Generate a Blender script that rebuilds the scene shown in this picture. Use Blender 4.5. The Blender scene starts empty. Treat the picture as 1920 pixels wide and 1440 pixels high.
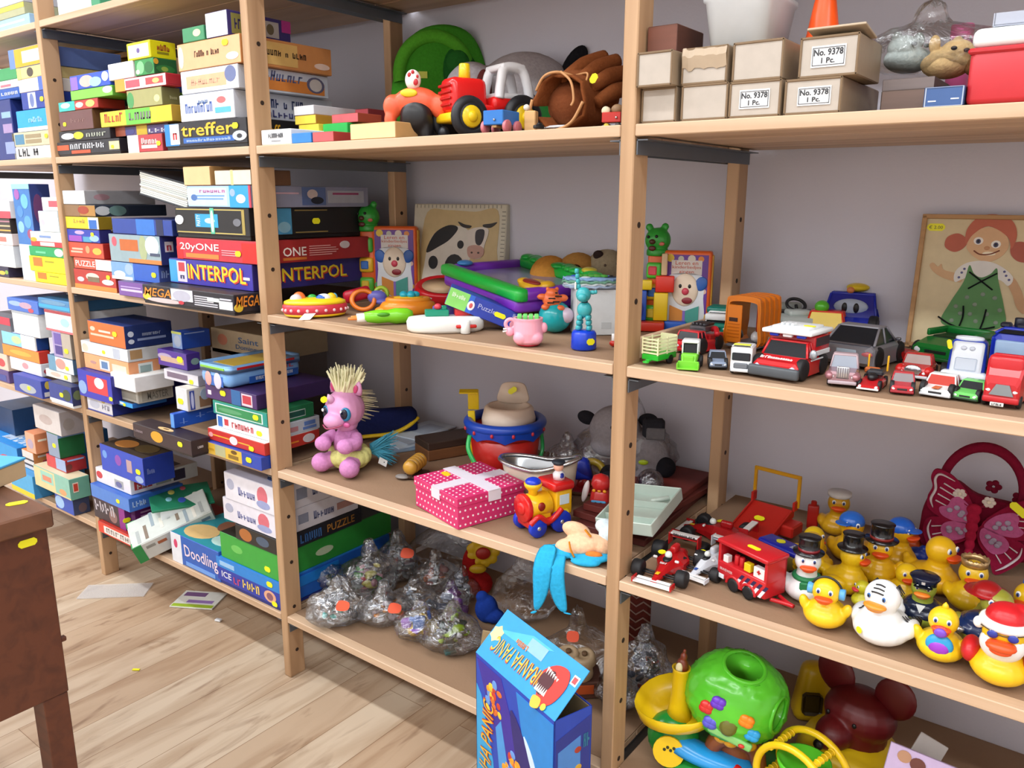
# A second-hand toy shop: pine shelving run with board games, toys, cars and rubber ducks.
import bpy, bmesh, math, random
from mathutils import Vector, Matrix, noise
random.seed(11)
sc = bpy.context.scene
COL = sc.collection
PI = math.pi
# ---------------------------------------------------------------- camera (solved from the shelving lines)
FPX, CP = 1509.03, Vector((1.3494, -.9637, 1.0256))
RT, DN, FW = Vector((.7985, .602, .0029)), Vector((.1384, -.1787, -.9741)), Vector((-.5859, .7782, -.226))
def ray(px, py): return (FW + RT*((px-960)/FPX) + DN*((py-720)/FPX))
def atz(px, py, z): d = ray(px, py); return CP + d*((z-CP.z)/d.z)      # point of a horizontal surface
def aty(px, py, y): d = ray(px, py); return CP + d*((y-CP.y)/d.y)      # point of a plane parallel to the wall
def atx(px, py, x): d = ray(px, py); return CP + d*((x-CP.x)/d.x)      # point of a plane parallel to the shelf ends
cd = bpy.data.cameras.new('camera'); cam = bpy.data.objects.new('camera', cd); COL.objects.link(cam)
cd.sensor_width = 36; cd.lens = 36*FPX/1920; cd.clip_start = .02
m = Matrix((RT, -DN, -FW)).transposed().to_4x4(); m.translation = CP
cam.matrix_world = m; sc.camera = cam
# ---------------------------------------------------------------- materials
def lin(h):
    if not isinstance(h, str): return h
    h = h.lstrip('#'); c = [int(h[i:i+2], 16)/255 for i in (0, 2, 4)]
    return tuple(x/12.92 if x <= .04045 else ((x+.055)/1.055)**2.4 for x in c)
MATS = {}
def nodes(name):
    mt = bpy.data.materials.new(name); mt.use_nodes = True; nt = mt.node_tree
    return mt, nt, nt.nodes['Principled BSDF'], nt.nodes, nt.links
def P(h, r=.38, metal=0., kind='p'):
    """one-colour surface with a little procedural unevenness: p plastic, c card, f fabric or plush, w raw wood"""
    if not isinstance(h, str): return h
    k = (h, r, metal, kind)
    if k in MATS: return MATS[k]
    mt, nt, b, N, L = nodes({'p': 'plastic', 'c': 'card', 'f': 'fabric', 'w': 'wood'}[kind]+'_'+h)
    c = lin(h); t = N.new('ShaderNodeTexCoord'); n = N.new('ShaderNodeTexNoise'); L.new(t.outputs['Object'], n.inputs['Vector'])
    mx = N.new('ShaderNodeMix'); mx.data_type = 'RGBA'
    amt = {'p': .06, 'c': .1, 'f': .22, 'w': .35}[kind]
    n.inputs['Scale'].default_value = {'p': 40, 'c': 60, 'f': 180, 'w': 30}[kind]; n.inputs['Detail'].default_value = 3
    if kind == 'w':
        mp = N.new('ShaderNodeMapping'); mp.inputs['Scale'].default_value = (.25, 1, 2.5)
        L.new(t.outputs['Object'], mp.inputs['Vector']); L.new(mp.outputs['Vector'], n.inputs['Vector'])
    mx.inputs[6].default_value = (*[x*(1-amt) for x in c], 1); mx.inputs[7].default_value = (*[min(1, x*(1+amt)) for x in c], 1)
    L.new(n.outputs[0], mx.inputs[0]); L.new(mx.outputs[2], b.inputs['Base Color'])
    b.inputs['Roughness'].default_value = {'p': r, 'c': max(r, .45), 'f': .95, 'w': .6}[kind]; b.inputs['Metallic'].default_value = metal
    if kind == 'f':
        bp = N.new('ShaderNodeBump'); bp.inputs['Strength'].default_value = .5; bp.inputs['Distance'].default_value = .002
        L.new(n.outputs[0], bp.inputs['Height']); L.new(bp.outputs[0], b.inputs['Normal'])
        b.inputs['Specular IOR Level'].default_value = .15
    MATS[k] = mt; return mt
def K(h): return P(h, .5, 0, 'c')
def Fb(h): return P(h, .9, 0, 'f')
def Wd(h): return P(h, .6, 0, 'w')
def film(name, tint='ffffff', fac=.16, bump=.6, sc_=45):
    """thin clear plastic: mostly see-through, creases catch the lamps"""
    if name in MATS: return MATS[name]
    mt, nt, b, N, L = nodes(name); N.remove(b)
    tr = N.new('ShaderNodeBsdfTransparent'); tr.inputs[0].default_value = (*lin(tint), 1)
    gl = N.new('ShaderNodeBsdfGlossy'); gl.inputs['Roughness'].default_value = .14; gl.inputs[0].default_value = (.95, .97, 1, 1)
    lw = N.new('ShaderNodeLayerWeight'); lw.inputs[0].default_value = .35
    n = N.new('ShaderNodeTexNoise'); n.inputs['Scale'].default_value = sc_; n.inputs['Detail'].default_value = 4; n.inputs['Distortion'].default_value = 1.2
    t = N.new('ShaderNodeTexCoord'); L.new(t.outputs['Object'], n.inputs['Vector'])
    bp = N.new('ShaderNodeBump'); bp.inputs['Strength'].default_value = bump; bp.inputs['Distance'].default_value = .02
    L.new(n.outputs[0], bp.inputs['Height']); L.new(bp.outputs[0], gl.inputs['Normal']); L.new(bp.outputs[0], lw.inputs['Normal'])
    ma = N.new('ShaderNodeMath'); ma.operation = 'MULTIPLY_ADD'; ma.inputs[1].default_value = .55; ma.inputs[2].default_value = fac
    L.new(lw.outputs['Fresnel'], ma.inputs[0])
    mx = N.new('ShaderNodeMixShader'); L.new(ma.outputs[0], mx.inputs[0]); L.new(tr.outputs[0], mx.inputs[1]); L.new(gl.outputs[0], mx.inputs[2])
    L.new(mx.outputs[0], N['Material Output'].inputs[0]); MATS[name] = mt; return mt
# ---------------------------------------------------------------- mesh building
def rz_(a): return Matrix.Rotation(math.radians(a), 4, 'Z')
def rx_(a): return Matrix.Rotation(math.radians(a), 4, 'X')
def ry_(a): return Matrix.Rotation(math.radians(a), 4, 'Y')
def tr_(x, y=0, z=0): return Matrix.Translation((x, y, z))
def smooth_path(pts, n=6):
    pts = [Vector(p) for p in pts]; out = []
    for i in range(len(pts)-1):
        a, b, c, d = pts[max(i-1, 0)], pts[i], pts[i+1], pts[min(i+2, len(pts)-1)]
        for k in range(n):
            t = k/n; out.append(.5*((2*b)+(c-a)*t+(2*a-5*b+4*c-d)*t*t+(3*b-a-3*c+d)*t**3))
    return out+[pts[-1]]
class MB:
    """collects shapes into ONE mesh; u scales the coordinates (a toy is drawn in its own convenient unit)"""
    def __init__(s, u=1., T=None): s.u = u; s.T = T or Matrix(); s.v = []; s.f = []; s.mi = []; s.sm = []; s.mats = []
    def add(s, vs, fs, mat, sm=False, T=None):
        mat = P(mat) if isinstance(mat, str) else mat
        if mat not in s.mats: s.mats.append(mat)
        k = s.mats.index(mat); b = len(s.v); M = s.T @ T if T is not None else s.T
        s.v += [(M @ Vector(v))*s.u for v in vs]; s.f += [tuple(b+i for i in f) for f in fs]
        s.mi += [k]*len(fs); s.sm += [sm]*len(fs); return s
    def box(s, mat, c, d, bev=0, T=None, seg=1, taper=None):
        bm = bmesh.new(); bmesh.ops.create_cube(bm, size=1)
        for v in bm.verts: v.co = Vector((v.co.x*d[0], v.co.y*d[1], v.co.z*d[2]))
        if taper:
            for v in bm.verts:
                if v.co.z > 0: v.co.x *= taper[0]; v.co.y *= taper[-1]
        if bev: bmesh.ops.bevel(bm, geom=bm.edges[:], offset=bev, segments=seg, affect='EDGES', profile=.5)
        vs = [v.co+Vector(c) for v in bm.verts]; bm.verts.index_update()
        fs = [[v.index for v in f.verts] for f in bm.faces]; bm.free()
        return s.add(vs, fs, mat, seg > 1, T)
    def ell(s, mat, c, r, T=None, n=18, h=12):
        if not hasattr(r, '__len__'): r = (r, r, r)
        vs = [(0, 0, -r[2])]; fs = []
        for i in range(1, h):
            a = -PI/2+PI*i/h
            for j in range(n):
                t = 2*PI*j/n; vs.append((r[0]*math.cos(a)*math.cos(t), r[1]*math.cos(a)*math.sin(t), r[2]*math.sin(a)))
        vs.append((0, 0, r[2])); L = len(vs)-1
        for j in range(n):
            k = (j+1) % n; fs.append((0, 1+k, 1+j)); fs.append((L, L-n+j, L-n+k))
            for i in range(h-2): a = 1+i*n; fs.append((a+j, a+k, a+n+k, a+n+j))
        M = tr_(*c) @ (T if T is not None else Matrix())
        return s.add(vs, fs, mat, True, M)
    def lathe(s, mat, prof, c=(0, 0, 0), T=None, n=24, sm=True, sx=1, sy=1):
        vs = []; fs = []
        for r, z in prof:
            for j in range(n): t = 2*PI*j/n; vs.append((r*math.cos(t)*sx, r*math.sin(t)*sy, z))
        for i in range(len(prof)-1):
            for j in range(n): k = (j+1) % n; a = i*n; fs.append((a+j, a+k, a+n+k, a+n+j))
        if prof[0][0] > 1e-6: fs.append(tuple(range(n-1, -1, -1)))
        if prof[-1][0] > 1e-6: fs.append(tuple(range(len(vs)-n, len(vs))))
        return s.add(vs, fs, mat, sm, tr_(*c) @ (T if T is not None else Matrix()))
    def cyl(s, mat, a, b, r, r2=None, n=18, sm=True):
        a, b = Vector(a), Vector(b); d = b-a; q = d.to_track_quat('Z', 'Y').to_matrix().to_4x4(); r2 = r if r2 is None else r2; L = d.length
        e = min(r, r2, L)*.12
        return s.lathe(mat, [(max(r-e, 1e-5), 0), (r, e), (r2, L-e), (max(r2-e, 1e-5), L)] if sm else [(r, 0), (r2, L)], (0, 0, 0), tr_(*a) @ q, n, sm)
    def tube(s, mat, pts, r, n=8, smooth=True, closed=False, flat=1.):
        pts = smooth_path(pts) if smooth else [Vector(p) for p in pts]; vs = []; fs = []; up = None
        rr = r if hasattr(r, '__len__') else [r]*2
        for i, p in enumerate(pts):
            d = (pts[min(i+1, len(pts)-1)]-pts[max(i-1, 0)]).normalized()
            if up is None: up = Vector((0, 0, 1)) if abs(d.z) < .9 else Vector((1, 0, 0))
            x = d.cross(up); x.normalize(); y = x.cross(d); up = y; t = i/max(1, len(pts)-1)*(len(rr)-1); k = min(int(t), len(rr)-2); q = rr[k]+(rr[k+1]-rr[k])*(t-k)
            for j in range(n): a = 2*PI*j/n; vs.append(p+x*q*math.cos(a)+y*q*flat*math.sin(a))
        for i in range(len(pts)-1):
            for j in range(n): k = (j+1) % n; a = i*n; fs.append((a+j, a+k, a+n+k, a+n+j))
        fs.append(tuple(range(n-1, -1, -1))); fs.append(tuple(range(len(vs)-n, len(vs))))
        return s.add(vs, fs, mat, True)
    def torus(s, mat, c, R, r, T=None, n=28, m=10, a0=0, a1=360, sx=1, sy=1):
        full = a1-a0 >= 360; vs = []; fs = []; N_ = n if full else n+1
        for i in range(N_):
            t = math.radians(a0+(a1-a0)*i/n)
            for j in range(m): q = 2*PI*j/m; w = R+r*math.cos(q); vs.append((w*math.cos(t)*sx, w*math.sin(t)*sy, r*math.sin(q)))
        for i in range(n):
            k = (i+1) % N_
            for j in range(m): l = (j+1) % m; fs.append((i*m+j, k*m+j, k*m+l, i*m+l))
        return s.add(vs, fs, mat, True, tr_(*c) @ (T if T is not None else Matrix()))
    def prism(s, mat, o, y0, y1, T=None, bev=0, sm=False):
        """outline [(x,z)] pushed along y; bev shrinks the end faces a little for a softened edge"""
        n = len(o); cx = sum(p[0] for p in o)/n; cz = sum(p[1] for p in o)/n
        R_ = [(y0, 1-bev), (y0+(y1-y0)*.12, 1), (y1-(y1-y0)*.12, 1), (y1, 1-bev)] if bev else [(y0, 1), (y1, 1)]
        vs = [(cx+(x-cx)*k, y, cz+(z-cz)*k) for y, k in R_ for x, z in o]; fs = [tuple(range(n))]+[tuple(range(len(vs)-1, len(vs)-n-1, -1))]
        for i in range(len(R_)-1):
            for j in range(n): k = (j+1) % n; fs.append((i*n+k, i*n+j, (i+1)*n+j, (i+1)*n+k))
        return s.add(vs, fs, mat, sm, T)
    def disc(s, mat, c, r, T=None, n=20, t=.002, sz=1.):
        """thin round (or oval) patch in the x-z plane, facing -y"""
        return s.prism(mat, [(r*math.cos(2*PI*i/n), r*sz*math.sin(2*PI*i/n)) for i in range(n)], -t, 0, tr_(*c) @ (T if T is not None else Matrix()))
    def build(s, name, parent=None, label=None, fuse=0, it=4, sub=0, kind=None):
        me = bpy.data.meshes.new(name); me.from_pydata(s.v, [], s.f)
        for mt in s.mats: me.materials.append(mt)
        me.polygons.foreach_set('material_index', s.mi); me.polygons.foreach_set('use_smooth', s.sm); me.update()
        o = bpy.data.objects.new(name, me); COL.objects.link(o)
        if parent is not None: o.parent = parent
        if label: o['label'] = label
        if kind: o['kind'] = kind
        if fuse:
            r = o.modifiers.new('Remesh', 'REMESH'); r.mode = 'VOXEL'; r.voxel_size = fuse*s.u; r.use_smooth_shade = True
            k = o.modifiers.new('Smooth', 'SMOOTH'); k.factor = .5; k.iterations = it
        if sub: q = o.modifiers.new('Sub', 'SUBSURF'); q.levels = q.render_levels = sub
        return o
def smooth_poly(pts, n=5):
    p = [Vector((a, b, 0)) for a, b in pts]; out = []; m = len(p)
    for i in range(m):
        a, b, c, d = p[i-1], p[i], p[(i+1) % m], p[(i+2) % m]
        for k in range(n): t = k/n; q = .5*((2*b)+(c-a)*t+(2*a-5*b+4*c-d)*t*t+(3*b-a-3*c+d)*t**3); out.append((q.x, q.y))
    return out
def tag(o, label, cat, group=None, kind=None):
    o['label'] = label; o['category'] = cat
    if group: o['group'] = group
    if kind: o['kind'] = kind
    return o
def empty(name, label, cat, loc, rz=0, group=None):
    o = bpy.data.objects.new(name, None); COL.objects.link(o); o.empty_display_size = .02
    o.location = loc; o.rotation_euler = (0, 0, math.radians(rz)); return tag(o, label, cat, group)
def toy(name, label, cat, px, py, z, turn=0, group=None, dz=0, back=0, y=None):
    """a thing standing on a surface of height z, its near foot at (px, py), its base centre back units behind; turn 0 faces the aisle. Returns (root, metres per drawing unit)"""
    p = atz(px, py, z) if y is None else aty(px, py, y); p.z = z; q = Vector((p.x-CP.x, p.y-CP.y, 0)).normalized(); p += q*back*(p-CP).dot(FW)/FPX; p.z += dz+.0008
    rz = math.degrees(math.atan2(CP.x-p.x, p.y-CP.y))
    return empty(name, label, cat, p, rz+turn, group), (p-CP).dot(FW)/FPX
def dup(root, loc, rz, label=None, group=None):
    r = root.copy(); COL.objects.link(r); r.location = loc; r.rotation_euler = (0, 0, math.radians(rz))
    if label: r['label'] = label
    if group: r['group'] = group
    for ch in list(root.children):
        c = ch.copy(); COL.objects.link(c); c.parent = r
        for g in list(ch.children): d = g.copy(); COL.objects.link(d); d.parent = c
    return r
LEGIBLE = {'treffer', 'INTERPOL', 'ONE', 'PUZZLE', 'MASTER', 'MEGA', 'PARTY', 'ICE', '20yONE', 'Doodling', 'Saint', 'Domingue', 'Leren en', 'kinderliedjes', 'zingen', 'No. 9378', '1 Pc.', '€ 2.00', 'BRANDWEER', 'Puzzle', 'PANIC', 'PIRANHA PANIC'}
def text(s, parent, mat, c, w, h, M=None, name='lettering', shear=0, ex=.0003, bold=.0, keep=False):
    """raised print: a word fitted into w x h around c, lying in the x-z plane and facing -y unless M turns it.
    Words the photo does not let one read become rows of letter-like strokes."""
    if s not in LEGIBLE:
        rnd = random.Random(len(s)*7+ord(s[0])); b = MB(1., tr_(*c) @ (M if M is not None else Matrix()) @ Matrix(((1, 0, shear*.6, 0), (0, 1, 0, 0), (0, 0, 1, 0), (0, 0, 0, 1)))); k = w/max(len(s), 1)
        for i, ch in enumerate(s):
            if ch == ' ': continue
            x = -w/2+k*(i+.5); t = k*.26; hh = h if (ch.isupper() or ch in 'bdfhklt') else h*.72; o = -(h-hh)/2
            b.box(mat, (x-k*.28, -ex/2, o), (t, ex, hh)); q = rnd.random()
            if q < .7: b.box(mat, (x+k*.2, -ex/2, o-hh*.1*(q > .4)), (t, ex, hh*(.8 if q > .4 else 1)))
            b.box(mat, (x, -ex/2, o+hh*rnd.choice((-.4, 0, .4))), (k*.6, ex, hh*.2))
        return b.build(name, parent)
    cu = bpy.data.curves.new('t', 'FONT'); cu.body = s; cu.align_x = 'CENTER'; cu.shear = shear; cu.offset = bold; cu.resolution_u = 2
    ob = bpy.data.objects.new('t', cu); me = bpy.data.meshes.new_from_object(ob)
    bpy.data.objects.remove(ob); bpy.data.curves.remove(cu)
    if not len(me.vertices): return None
    xs = [v.co.x for v in me.vertices]; ys = [v.co.y for v in me.vertices]
    x0, x1, y0, y1 = min(xs), max(xs), min(ys), max(ys); sx = w/max(x1-x0, 1e-6); sy = h/max(y1-y0, 1e-6)
    if keep: sx = sy = min(sx, sy)
    T = tr_(*c) @ (M if M is not None else Matrix())
    for v in me.vertices: v.co = T @ Vector(((v.co.x-(x0+x1)/2)*sx, -ex, (v.co.y-(y0+y1)/2)*sy))
    me.materials.clear(); me.materials.append(P(mat) if isinstance(mat, str) else mat)
    for p in me.polygons: p.material_index = 0
    o = bpy.data.objects.new(name, me); COL.objects.link(o); o.parent = parent; return o
YEL = P('f2ee1e', .5)
def sticker(parent, c, w, h, M=None, mat=None):
    """yellow price sticker with notched round ends"""
    b = MB(); a = h*.32
    o = [(-w/2, -h/2+a), (-w/2+a, -h/2), (w/2-a, -h/2), (w/2, -h/2+a), (w/2, h/2-a), (w/2-a, h/2), (-w/2+a, h/2), (-w/2, h/2-a)]
    b.prism(mat or YEL, o, -.0006, 0, tr_(*c) @ (M if M is not None else Matrix()))
    return b.build('price_sticker', parent)
def white_film():
    if 'white_film' in MATS: return MATS['white_film']
    mt, nt, b, N, L = nodes('white_film'); n = N.new('ShaderNodeTexNoise'); n.inputs['Scale'].default_value = 60
    ma = N.new('ShaderNodeMath'); ma.operation = 'MULTIPLY_ADD'; ma.inputs[1].default_value = .3; ma.inputs[2].default_value = .16; L.new(n.outputs[0], ma.inputs[0]); L.new(ma.outputs[0], b.inputs['Alpha'])
    b.inputs['Base Color'].default_value = (.85, .86, .88, 1); b.inputs['Roughness'].default_value = .3; MATS['white_film'] = mt; return mt
# ---------------------------------------------------------------- printed boxes in stacks
ST = {}
def stack(z, group): ST.update(z=z, group=group)
def G(label, cols, xl, xr, yt, xs=None, Y=.006, d=.2, yaw=0, ex=(), name='board_game_box', cat='board game box', z=None, tray=None, keep=False, lid=True, r=.42, maxd=.36):
    """carton whose front runs from xl to xr and whose front top edge passes yt (photo pixels, solved on the plane y=Y); stands on the stack so far"""
    z0 = ST['z']+.0006 if z is None else z
    xm = (xl+xr)/2; zt = aty(xm, yt, Y).z; h = max(zt-z0, .012); py = yt+8
    x0, x1 = aty(xl, py, Y).x, aty(xr, py, Y).x
    bl = max([q for q in PX if q < (x0+x1)/2]+[-9])+PW+.0025; br_ = min([q for q in PX if q > (x0+x1)/2]+[9])-.002
    x0, x1 = max(x0, bl), min(x1, br_)      # stays between its two uprights
    nz = min([q for q in ZS if q > z0+.01]+[9]); h = min(h, nz-z0-(.042 if x0 < bl+.02 or x1 > br_-.02 else .02))
    if xs: d = max(.03, min(atx(xs, py, x1).y-Y, maxd-Y))
    w = x1-x0
    R = rz_(yaw); piv = Vector((x1, Y, z0)); c = piv+R @ Vector((-w/2, d/2, 0))
    o = empty(name, label, cat, c, yaw, ST.get('group'))
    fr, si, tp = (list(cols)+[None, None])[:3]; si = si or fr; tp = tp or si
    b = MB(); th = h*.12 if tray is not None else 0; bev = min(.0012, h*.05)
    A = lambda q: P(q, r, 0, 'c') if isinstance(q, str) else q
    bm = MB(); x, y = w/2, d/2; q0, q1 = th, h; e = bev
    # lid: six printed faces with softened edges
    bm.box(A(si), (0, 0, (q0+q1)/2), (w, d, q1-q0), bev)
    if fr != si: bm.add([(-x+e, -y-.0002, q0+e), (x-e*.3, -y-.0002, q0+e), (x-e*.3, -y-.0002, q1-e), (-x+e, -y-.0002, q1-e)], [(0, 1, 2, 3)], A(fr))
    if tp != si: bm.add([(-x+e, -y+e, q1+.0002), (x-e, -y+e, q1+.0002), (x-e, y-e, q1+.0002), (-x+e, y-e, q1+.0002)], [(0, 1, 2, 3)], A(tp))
    lay = 0; later = []
    for p in ex:
        f = p[0]; lay += 1; t = .0003+.00012*lay
        FW_, FH = {'F': (w, q1-q0), 'S': (d, q1-q0), 'T': (w, d)}[f]
        M = {'F': tr_(0, -y, (q0+q1)/2), 'S': tr_(x, 0, (q0+q1)/2) @ rz_(90), 'T': tr_(0, 0, q1) @ rx_(-90)}[f]
        if len(p) == 4: later.append((M, FW_*(p[1]-.5), FH*(p[2]-.5), min(FH*.6, p[3]), t)); continue
        u0, v0, u1, v1, col = p[1:6]; cu, cv, pw, ph = FW_*((u0+u1)/2-.5), FH*((v0+v1)/2-.5), FW_*(u1-u0), FH*(v1-v0)
        if len(p) == 6: bm.box(A(col), (cu, -t/2, cv), (pw, t, ph), 0, M)
        elif p[6] == 'o': bm.prism(A(col), [(cu+pw/2*math.cos(k*PI/8), cv+ph/2*math.sin(k*PI/8)) for k in range(16)], -t, 0, M)
        else: later.append((M, cu, cv, pw, ph, t, col, p[6], p[7] if len(p) > 7 else 0))
    bm.build('lid' if lid else 'carton', o)
    if tray is not None: MB().box(A(tray), (0, 0, h*.4), (w-.003, d-.003, h*.8), bev).build('tray', o)
    for q in later:
        if len(q) == 5: sticker(o, (0, 0, 0), q[3]*1.7, q[3], q[0] @ tr_(q[1], -q[4], q[2]))
        elif q[8] == 'v': text(q[7], o, A(q[6]), (0, 0, 0), q[4], q[3], q[0] @ tr_(q[1], -q[5], q[2]) @ ry_(-90), bold=.012)
        else: text(q[7], o, A(q[6]), (0, 0, 0), q[3], q[4], q[0] @ tr_(q[1], -q[5], q[2]), shear=q[8], bold=.012)
    if not keep: ST['z'] = z0+h
    return o
# ---------------------------------------------------------------- the room
def struct(b, name): o = b.build(name); o['kind'] = 'structure'; return o
def floor_mat():
    mt, nt, b, N, L = nodes('oak_laminate')
    t = N.new('ShaderNodeTexCoord'); mp = N.new('ShaderNodeMapping'); mp.inputs['Rotation'].default_value = (0, 0, PI/2); mp.inputs['Location'].default_value = (.1, .07, 0)
    L.new(t.outputs['Object'], mp.inputs['Vector'])
    br = N.new('ShaderNodeTexBrick'); L.new(mp.outputs[0], br.inputs['Vector']); br.offset = .37
    for k, v in (('Scale', 1), ('Mortar Size', .0007), ('Mortar Smooth', .3), ('Bias', 0), ('Brick Width', .85), ('Row Height', .098)): br.inputs[k].default_value = v
    br.inputs['Color1'].default_value = (*lin('d6c3ab'), 1); br.inputs['Color2'].default_value = (*lin('bfa387'), 1); br.inputs['Mortar'].default_value = (*lin('8a6a4a'), 1)
    m2 = N.new('ShaderNodeMapping'); m2.inputs['Scale'].default_value = (14, 1.6, 1); L.new(t.outputs['Object'], m2.inputs['Vector'])
    n = N.new('ShaderNodeTexNoise'); n.inputs['Scale'].default_value = 1.5; n.inputs['Detail'].default_value = 7; n.inputs['Distortion'].default_value = .8; L.new(m2.outputs[0], n.inputs['Vector'])
    cr = N.new('ShaderNodeValToRGB'); cr.color_ramp.elements[0].position = .36; cr.color_ramp.elements[0].color = (*lin('b3936f'), 1); cr.color_ramp.elements[1].position = .58; cr.color_ramp.elements[1].color = (1, 1, 1, 1)
    L.new(n.outputs[0], cr.inputs[0])
    mx = N.new('ShaderNodeMix'); mx.data_type = 'RGBA'; mx.blend_type = 'MULTIPLY'; mx.inputs[0].default_value = .42
    L.new(br.outputs[0], mx.inputs[6]); L.new(cr.outputs[0], mx.inputs[7])
    m3 = N.new('ShaderNodeMapping'); m3.inputs['Scale'].default_value = (5, 1.3, 1); L.new(t.outputs['Object'], m3.inputs['Vector'])
    n2 = N.new('ShaderNodeTexNoise'); n2.inputs['Scale'].default_value = 2.7; n2.inputs['Detail'].default_value = 4; n2.inputs['Distortion'].default_value = 2; L.new(m3.outputs[0], n2.inputs['Vector'])
    c2 = N.new('ShaderNodeValToRGB'); c2.color_ramp.elements[0].position = .3; c2.color_ramp.elements[0].color = (*lin('96755a'), 1); c2.color_ramp.elements[1].position = .43; c2.color_ramp.elements[1].color = (1, 1, 1, 1)
    L.new(n2.outputs[0], c2.inputs[0]); m4 = N.new('ShaderNodeMix'); m4.data_type = 'RGBA'; m4.blend_type = 'MULTIPLY'; m4.inputs[0].default_value = .5
    L.new(mx.outputs[2], m4.inputs[6]); L.new(c2.outputs[0], m4.inputs[7]); L.new(m4.outputs[2], b.inputs['Base Color']); b.inputs['Roughness'].default_value = .42
    return mt
def plaster(name, h, amt=.05):
    mt, nt, b, N, L = nodes(name); t = N.new('ShaderNodeTexCoord'); n = N.new('ShaderNodeTexNoise'); n.inputs['Scale'].default_value = 3; n.inputs['Detail'].default_value = 6
    L.new(t.outputs['Object'], n.inputs['Vector']); mx = N.new('ShaderNodeMix'); mx.data_type = 'RGBA'; c = lin(h)
    mx.inputs[6].default_value = (*[x*(1-amt) for x in c], 1); mx.inputs[7].default_value = (*[x*(1+amt) for x in c], 1); L.new(n.outputs[0], mx.inputs[0])
    L.new(mx.outputs[2], b.inputs['Base Color']); b.inputs['Roughness'].default_value = .85
    n3 = N.new('ShaderNodeTexNoise'); n3.inputs['Scale'].default_value = 220; L.new(t.outputs['Object'], n3.inputs['Vector'])
    bp = N.new('ShaderNodeBump'); bp.inputs['Strength'].default_value = .12; bp.inputs['Distance'].default_value = .003; L.new(n3.outputs[0], bp.inputs['Height']); L.new(bp.outputs[0], b.inputs['Normal'])
    return mt
def pine(name, scale, base='c09c78', dark='a07c5a', knots=True):
    mt, nt, b, N, L = nodes(name); t = N.new('ShaderNodeTexCoord'); mp = N.new('ShaderNodeMapping'); mp.inputs['Scale'].default_value = scale
    L.new(t.outputs['Object'], mp.inputs['Vector']); n = N.new('ShaderNodeTexNoise'); n.inputs['Scale'].default_value = 9; n.inputs['Detail'].default_value = 5; n.inputs['Distortion'].default_value = .6
    L.new(mp.outputs[0], n.inputs['Vector']); cr = N.new('ShaderNodeValToRGB'); e = cr.color_ramp.elements
    e[0].position = .3; e[0].color = (*lin(dark), 1); e[1].position = .56; e[1].color = (*lin(base), 1); L.new(n.outputs[0], cr.inputs[0])
    out = cr.outputs[0]
    if knots:
        v = N.new('ShaderNodeTexVoronoi'); v.inputs['Scale'].default_value = 5; L.new(t.outputs['Object'], v.inputs['Vector'])
        c2 = N.new('ShaderNodeValToRGB'); c2.color_ramp.elements[0].position = .02; c2.color_ramp.elements[0].color = (.25, .14, .08, 1); c2.color_ramp.elements[1].position = .06; c2.color_ramp.elements[1].color = (1, 1, 1, 1)
        L.new(v.outputs['Distance'], c2.inputs[0]); mx = N.new('ShaderNodeMix'); mx.data_type = 'RGBA'; mx.blend_type = 'MULTIPLY'; mx.inputs[0].default_value = .7
        L.new(out, mx.inputs[6]); L.new(c2.outputs[0], mx.inputs[7]); out = mx.outputs[2]
    L.new(out, b.inputs['Base Color']); b.inputs['Roughness'].default_value = .55; return mt
XL, XR, YF, YB, H = -3.3, 3.8, -3.4, .447, 2.75
wallm = plaster('grey_wall_paint', 'd6d5e2'); white = plaster('white_paint', 'e6e4e2')
struct(MB().box(floor_mat(), ((XL+XR)/2, (YF+YB)/2, -.05), (XR-XL, YB-YF, .1)), 'floor')
struct(MB().box(white, ((XL+XR)/2, (YF+YB)/2, H+.05), (XR-XL, YB-YF, .1)), 'ceiling')
struct(MB().box(wallm, ((XL+XR)/2, YB+.05, H/2), (XR-XL+.2, .1, H)), 'wall_back')
struct(MB().box(white, ((XL+XR)/2, YF-.05, H/2), (XR-XL+.2, .1, H)), 'wall_front')
struct(MB().box(white, (XL-.05, (YF+YB)/2, H/2), (.1, YB-YF, H)), 'wall_left')
struct(MB().box(white, (XR+.05, (YF+YB)/2, H/2), (.1, YB-YF, H)), 'wall_right')
struct(MB().box(pine('dark_skirting', (1, 8, 8), '4a3426', '35241a', False), ((XL+XR)/2, YB-.004, .03), (XR-XL, .008, .06)), 'baseboard_back')
# lamps: ceiling tubes along the aisle, plus an added row of fill lights
def area(x, y, z, sx, sy, e, col=(.93, .97, 1), rot=(0, 0, 0)):
    l = bpy.data.lights.new('tube_or_fill_light', 'AREA'); l.shape = 'RECTANGLE'; l.size, l.size_y = sx, sy; l.energy = e; l.color = col
    o = bpy.data.objects.new('tube_or_fill_light', l); COL.objects.link(o); o.location = (x, y, z); o.rotation_euler = rot; return o
for x, e in ((-2.2, 26), (-.5, 24), (1.2, 16), (2.8, 15)): area(x, -.85, H-.06, 1.35, .14, e)
for x, e in ((-2.2, 37), (-.5, 37), (1.2, 31), (2.8, 30)): area(x, -2.5, H-.06, 1.35, .3, e)  # added fill row, brightens the wall and the depth of the shelves
w = bpy.data.worlds.new('world'); sc.world = w; w.use_nodes = True; w.node_tree.nodes['Background'].inputs[0].default_value = (.5, .52, .56, 1); w.node_tree.nodes['Background'].inputs[1].default_value = .15
sc.view_settings.view_transform = 'Standard'; sc.view_settings.look = 'None'; sc.view_settings.exposure = 0.12; sc.view_settings.gamma = 1; sc.view_settings.use_curve_mapping = False
sc.cycles.max_bounces = 8; sc.cycles.transparent_max_bounces = 24; sc.cycles.caustics_reflective = False; sc.cycles.caustics_refractive = False
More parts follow.
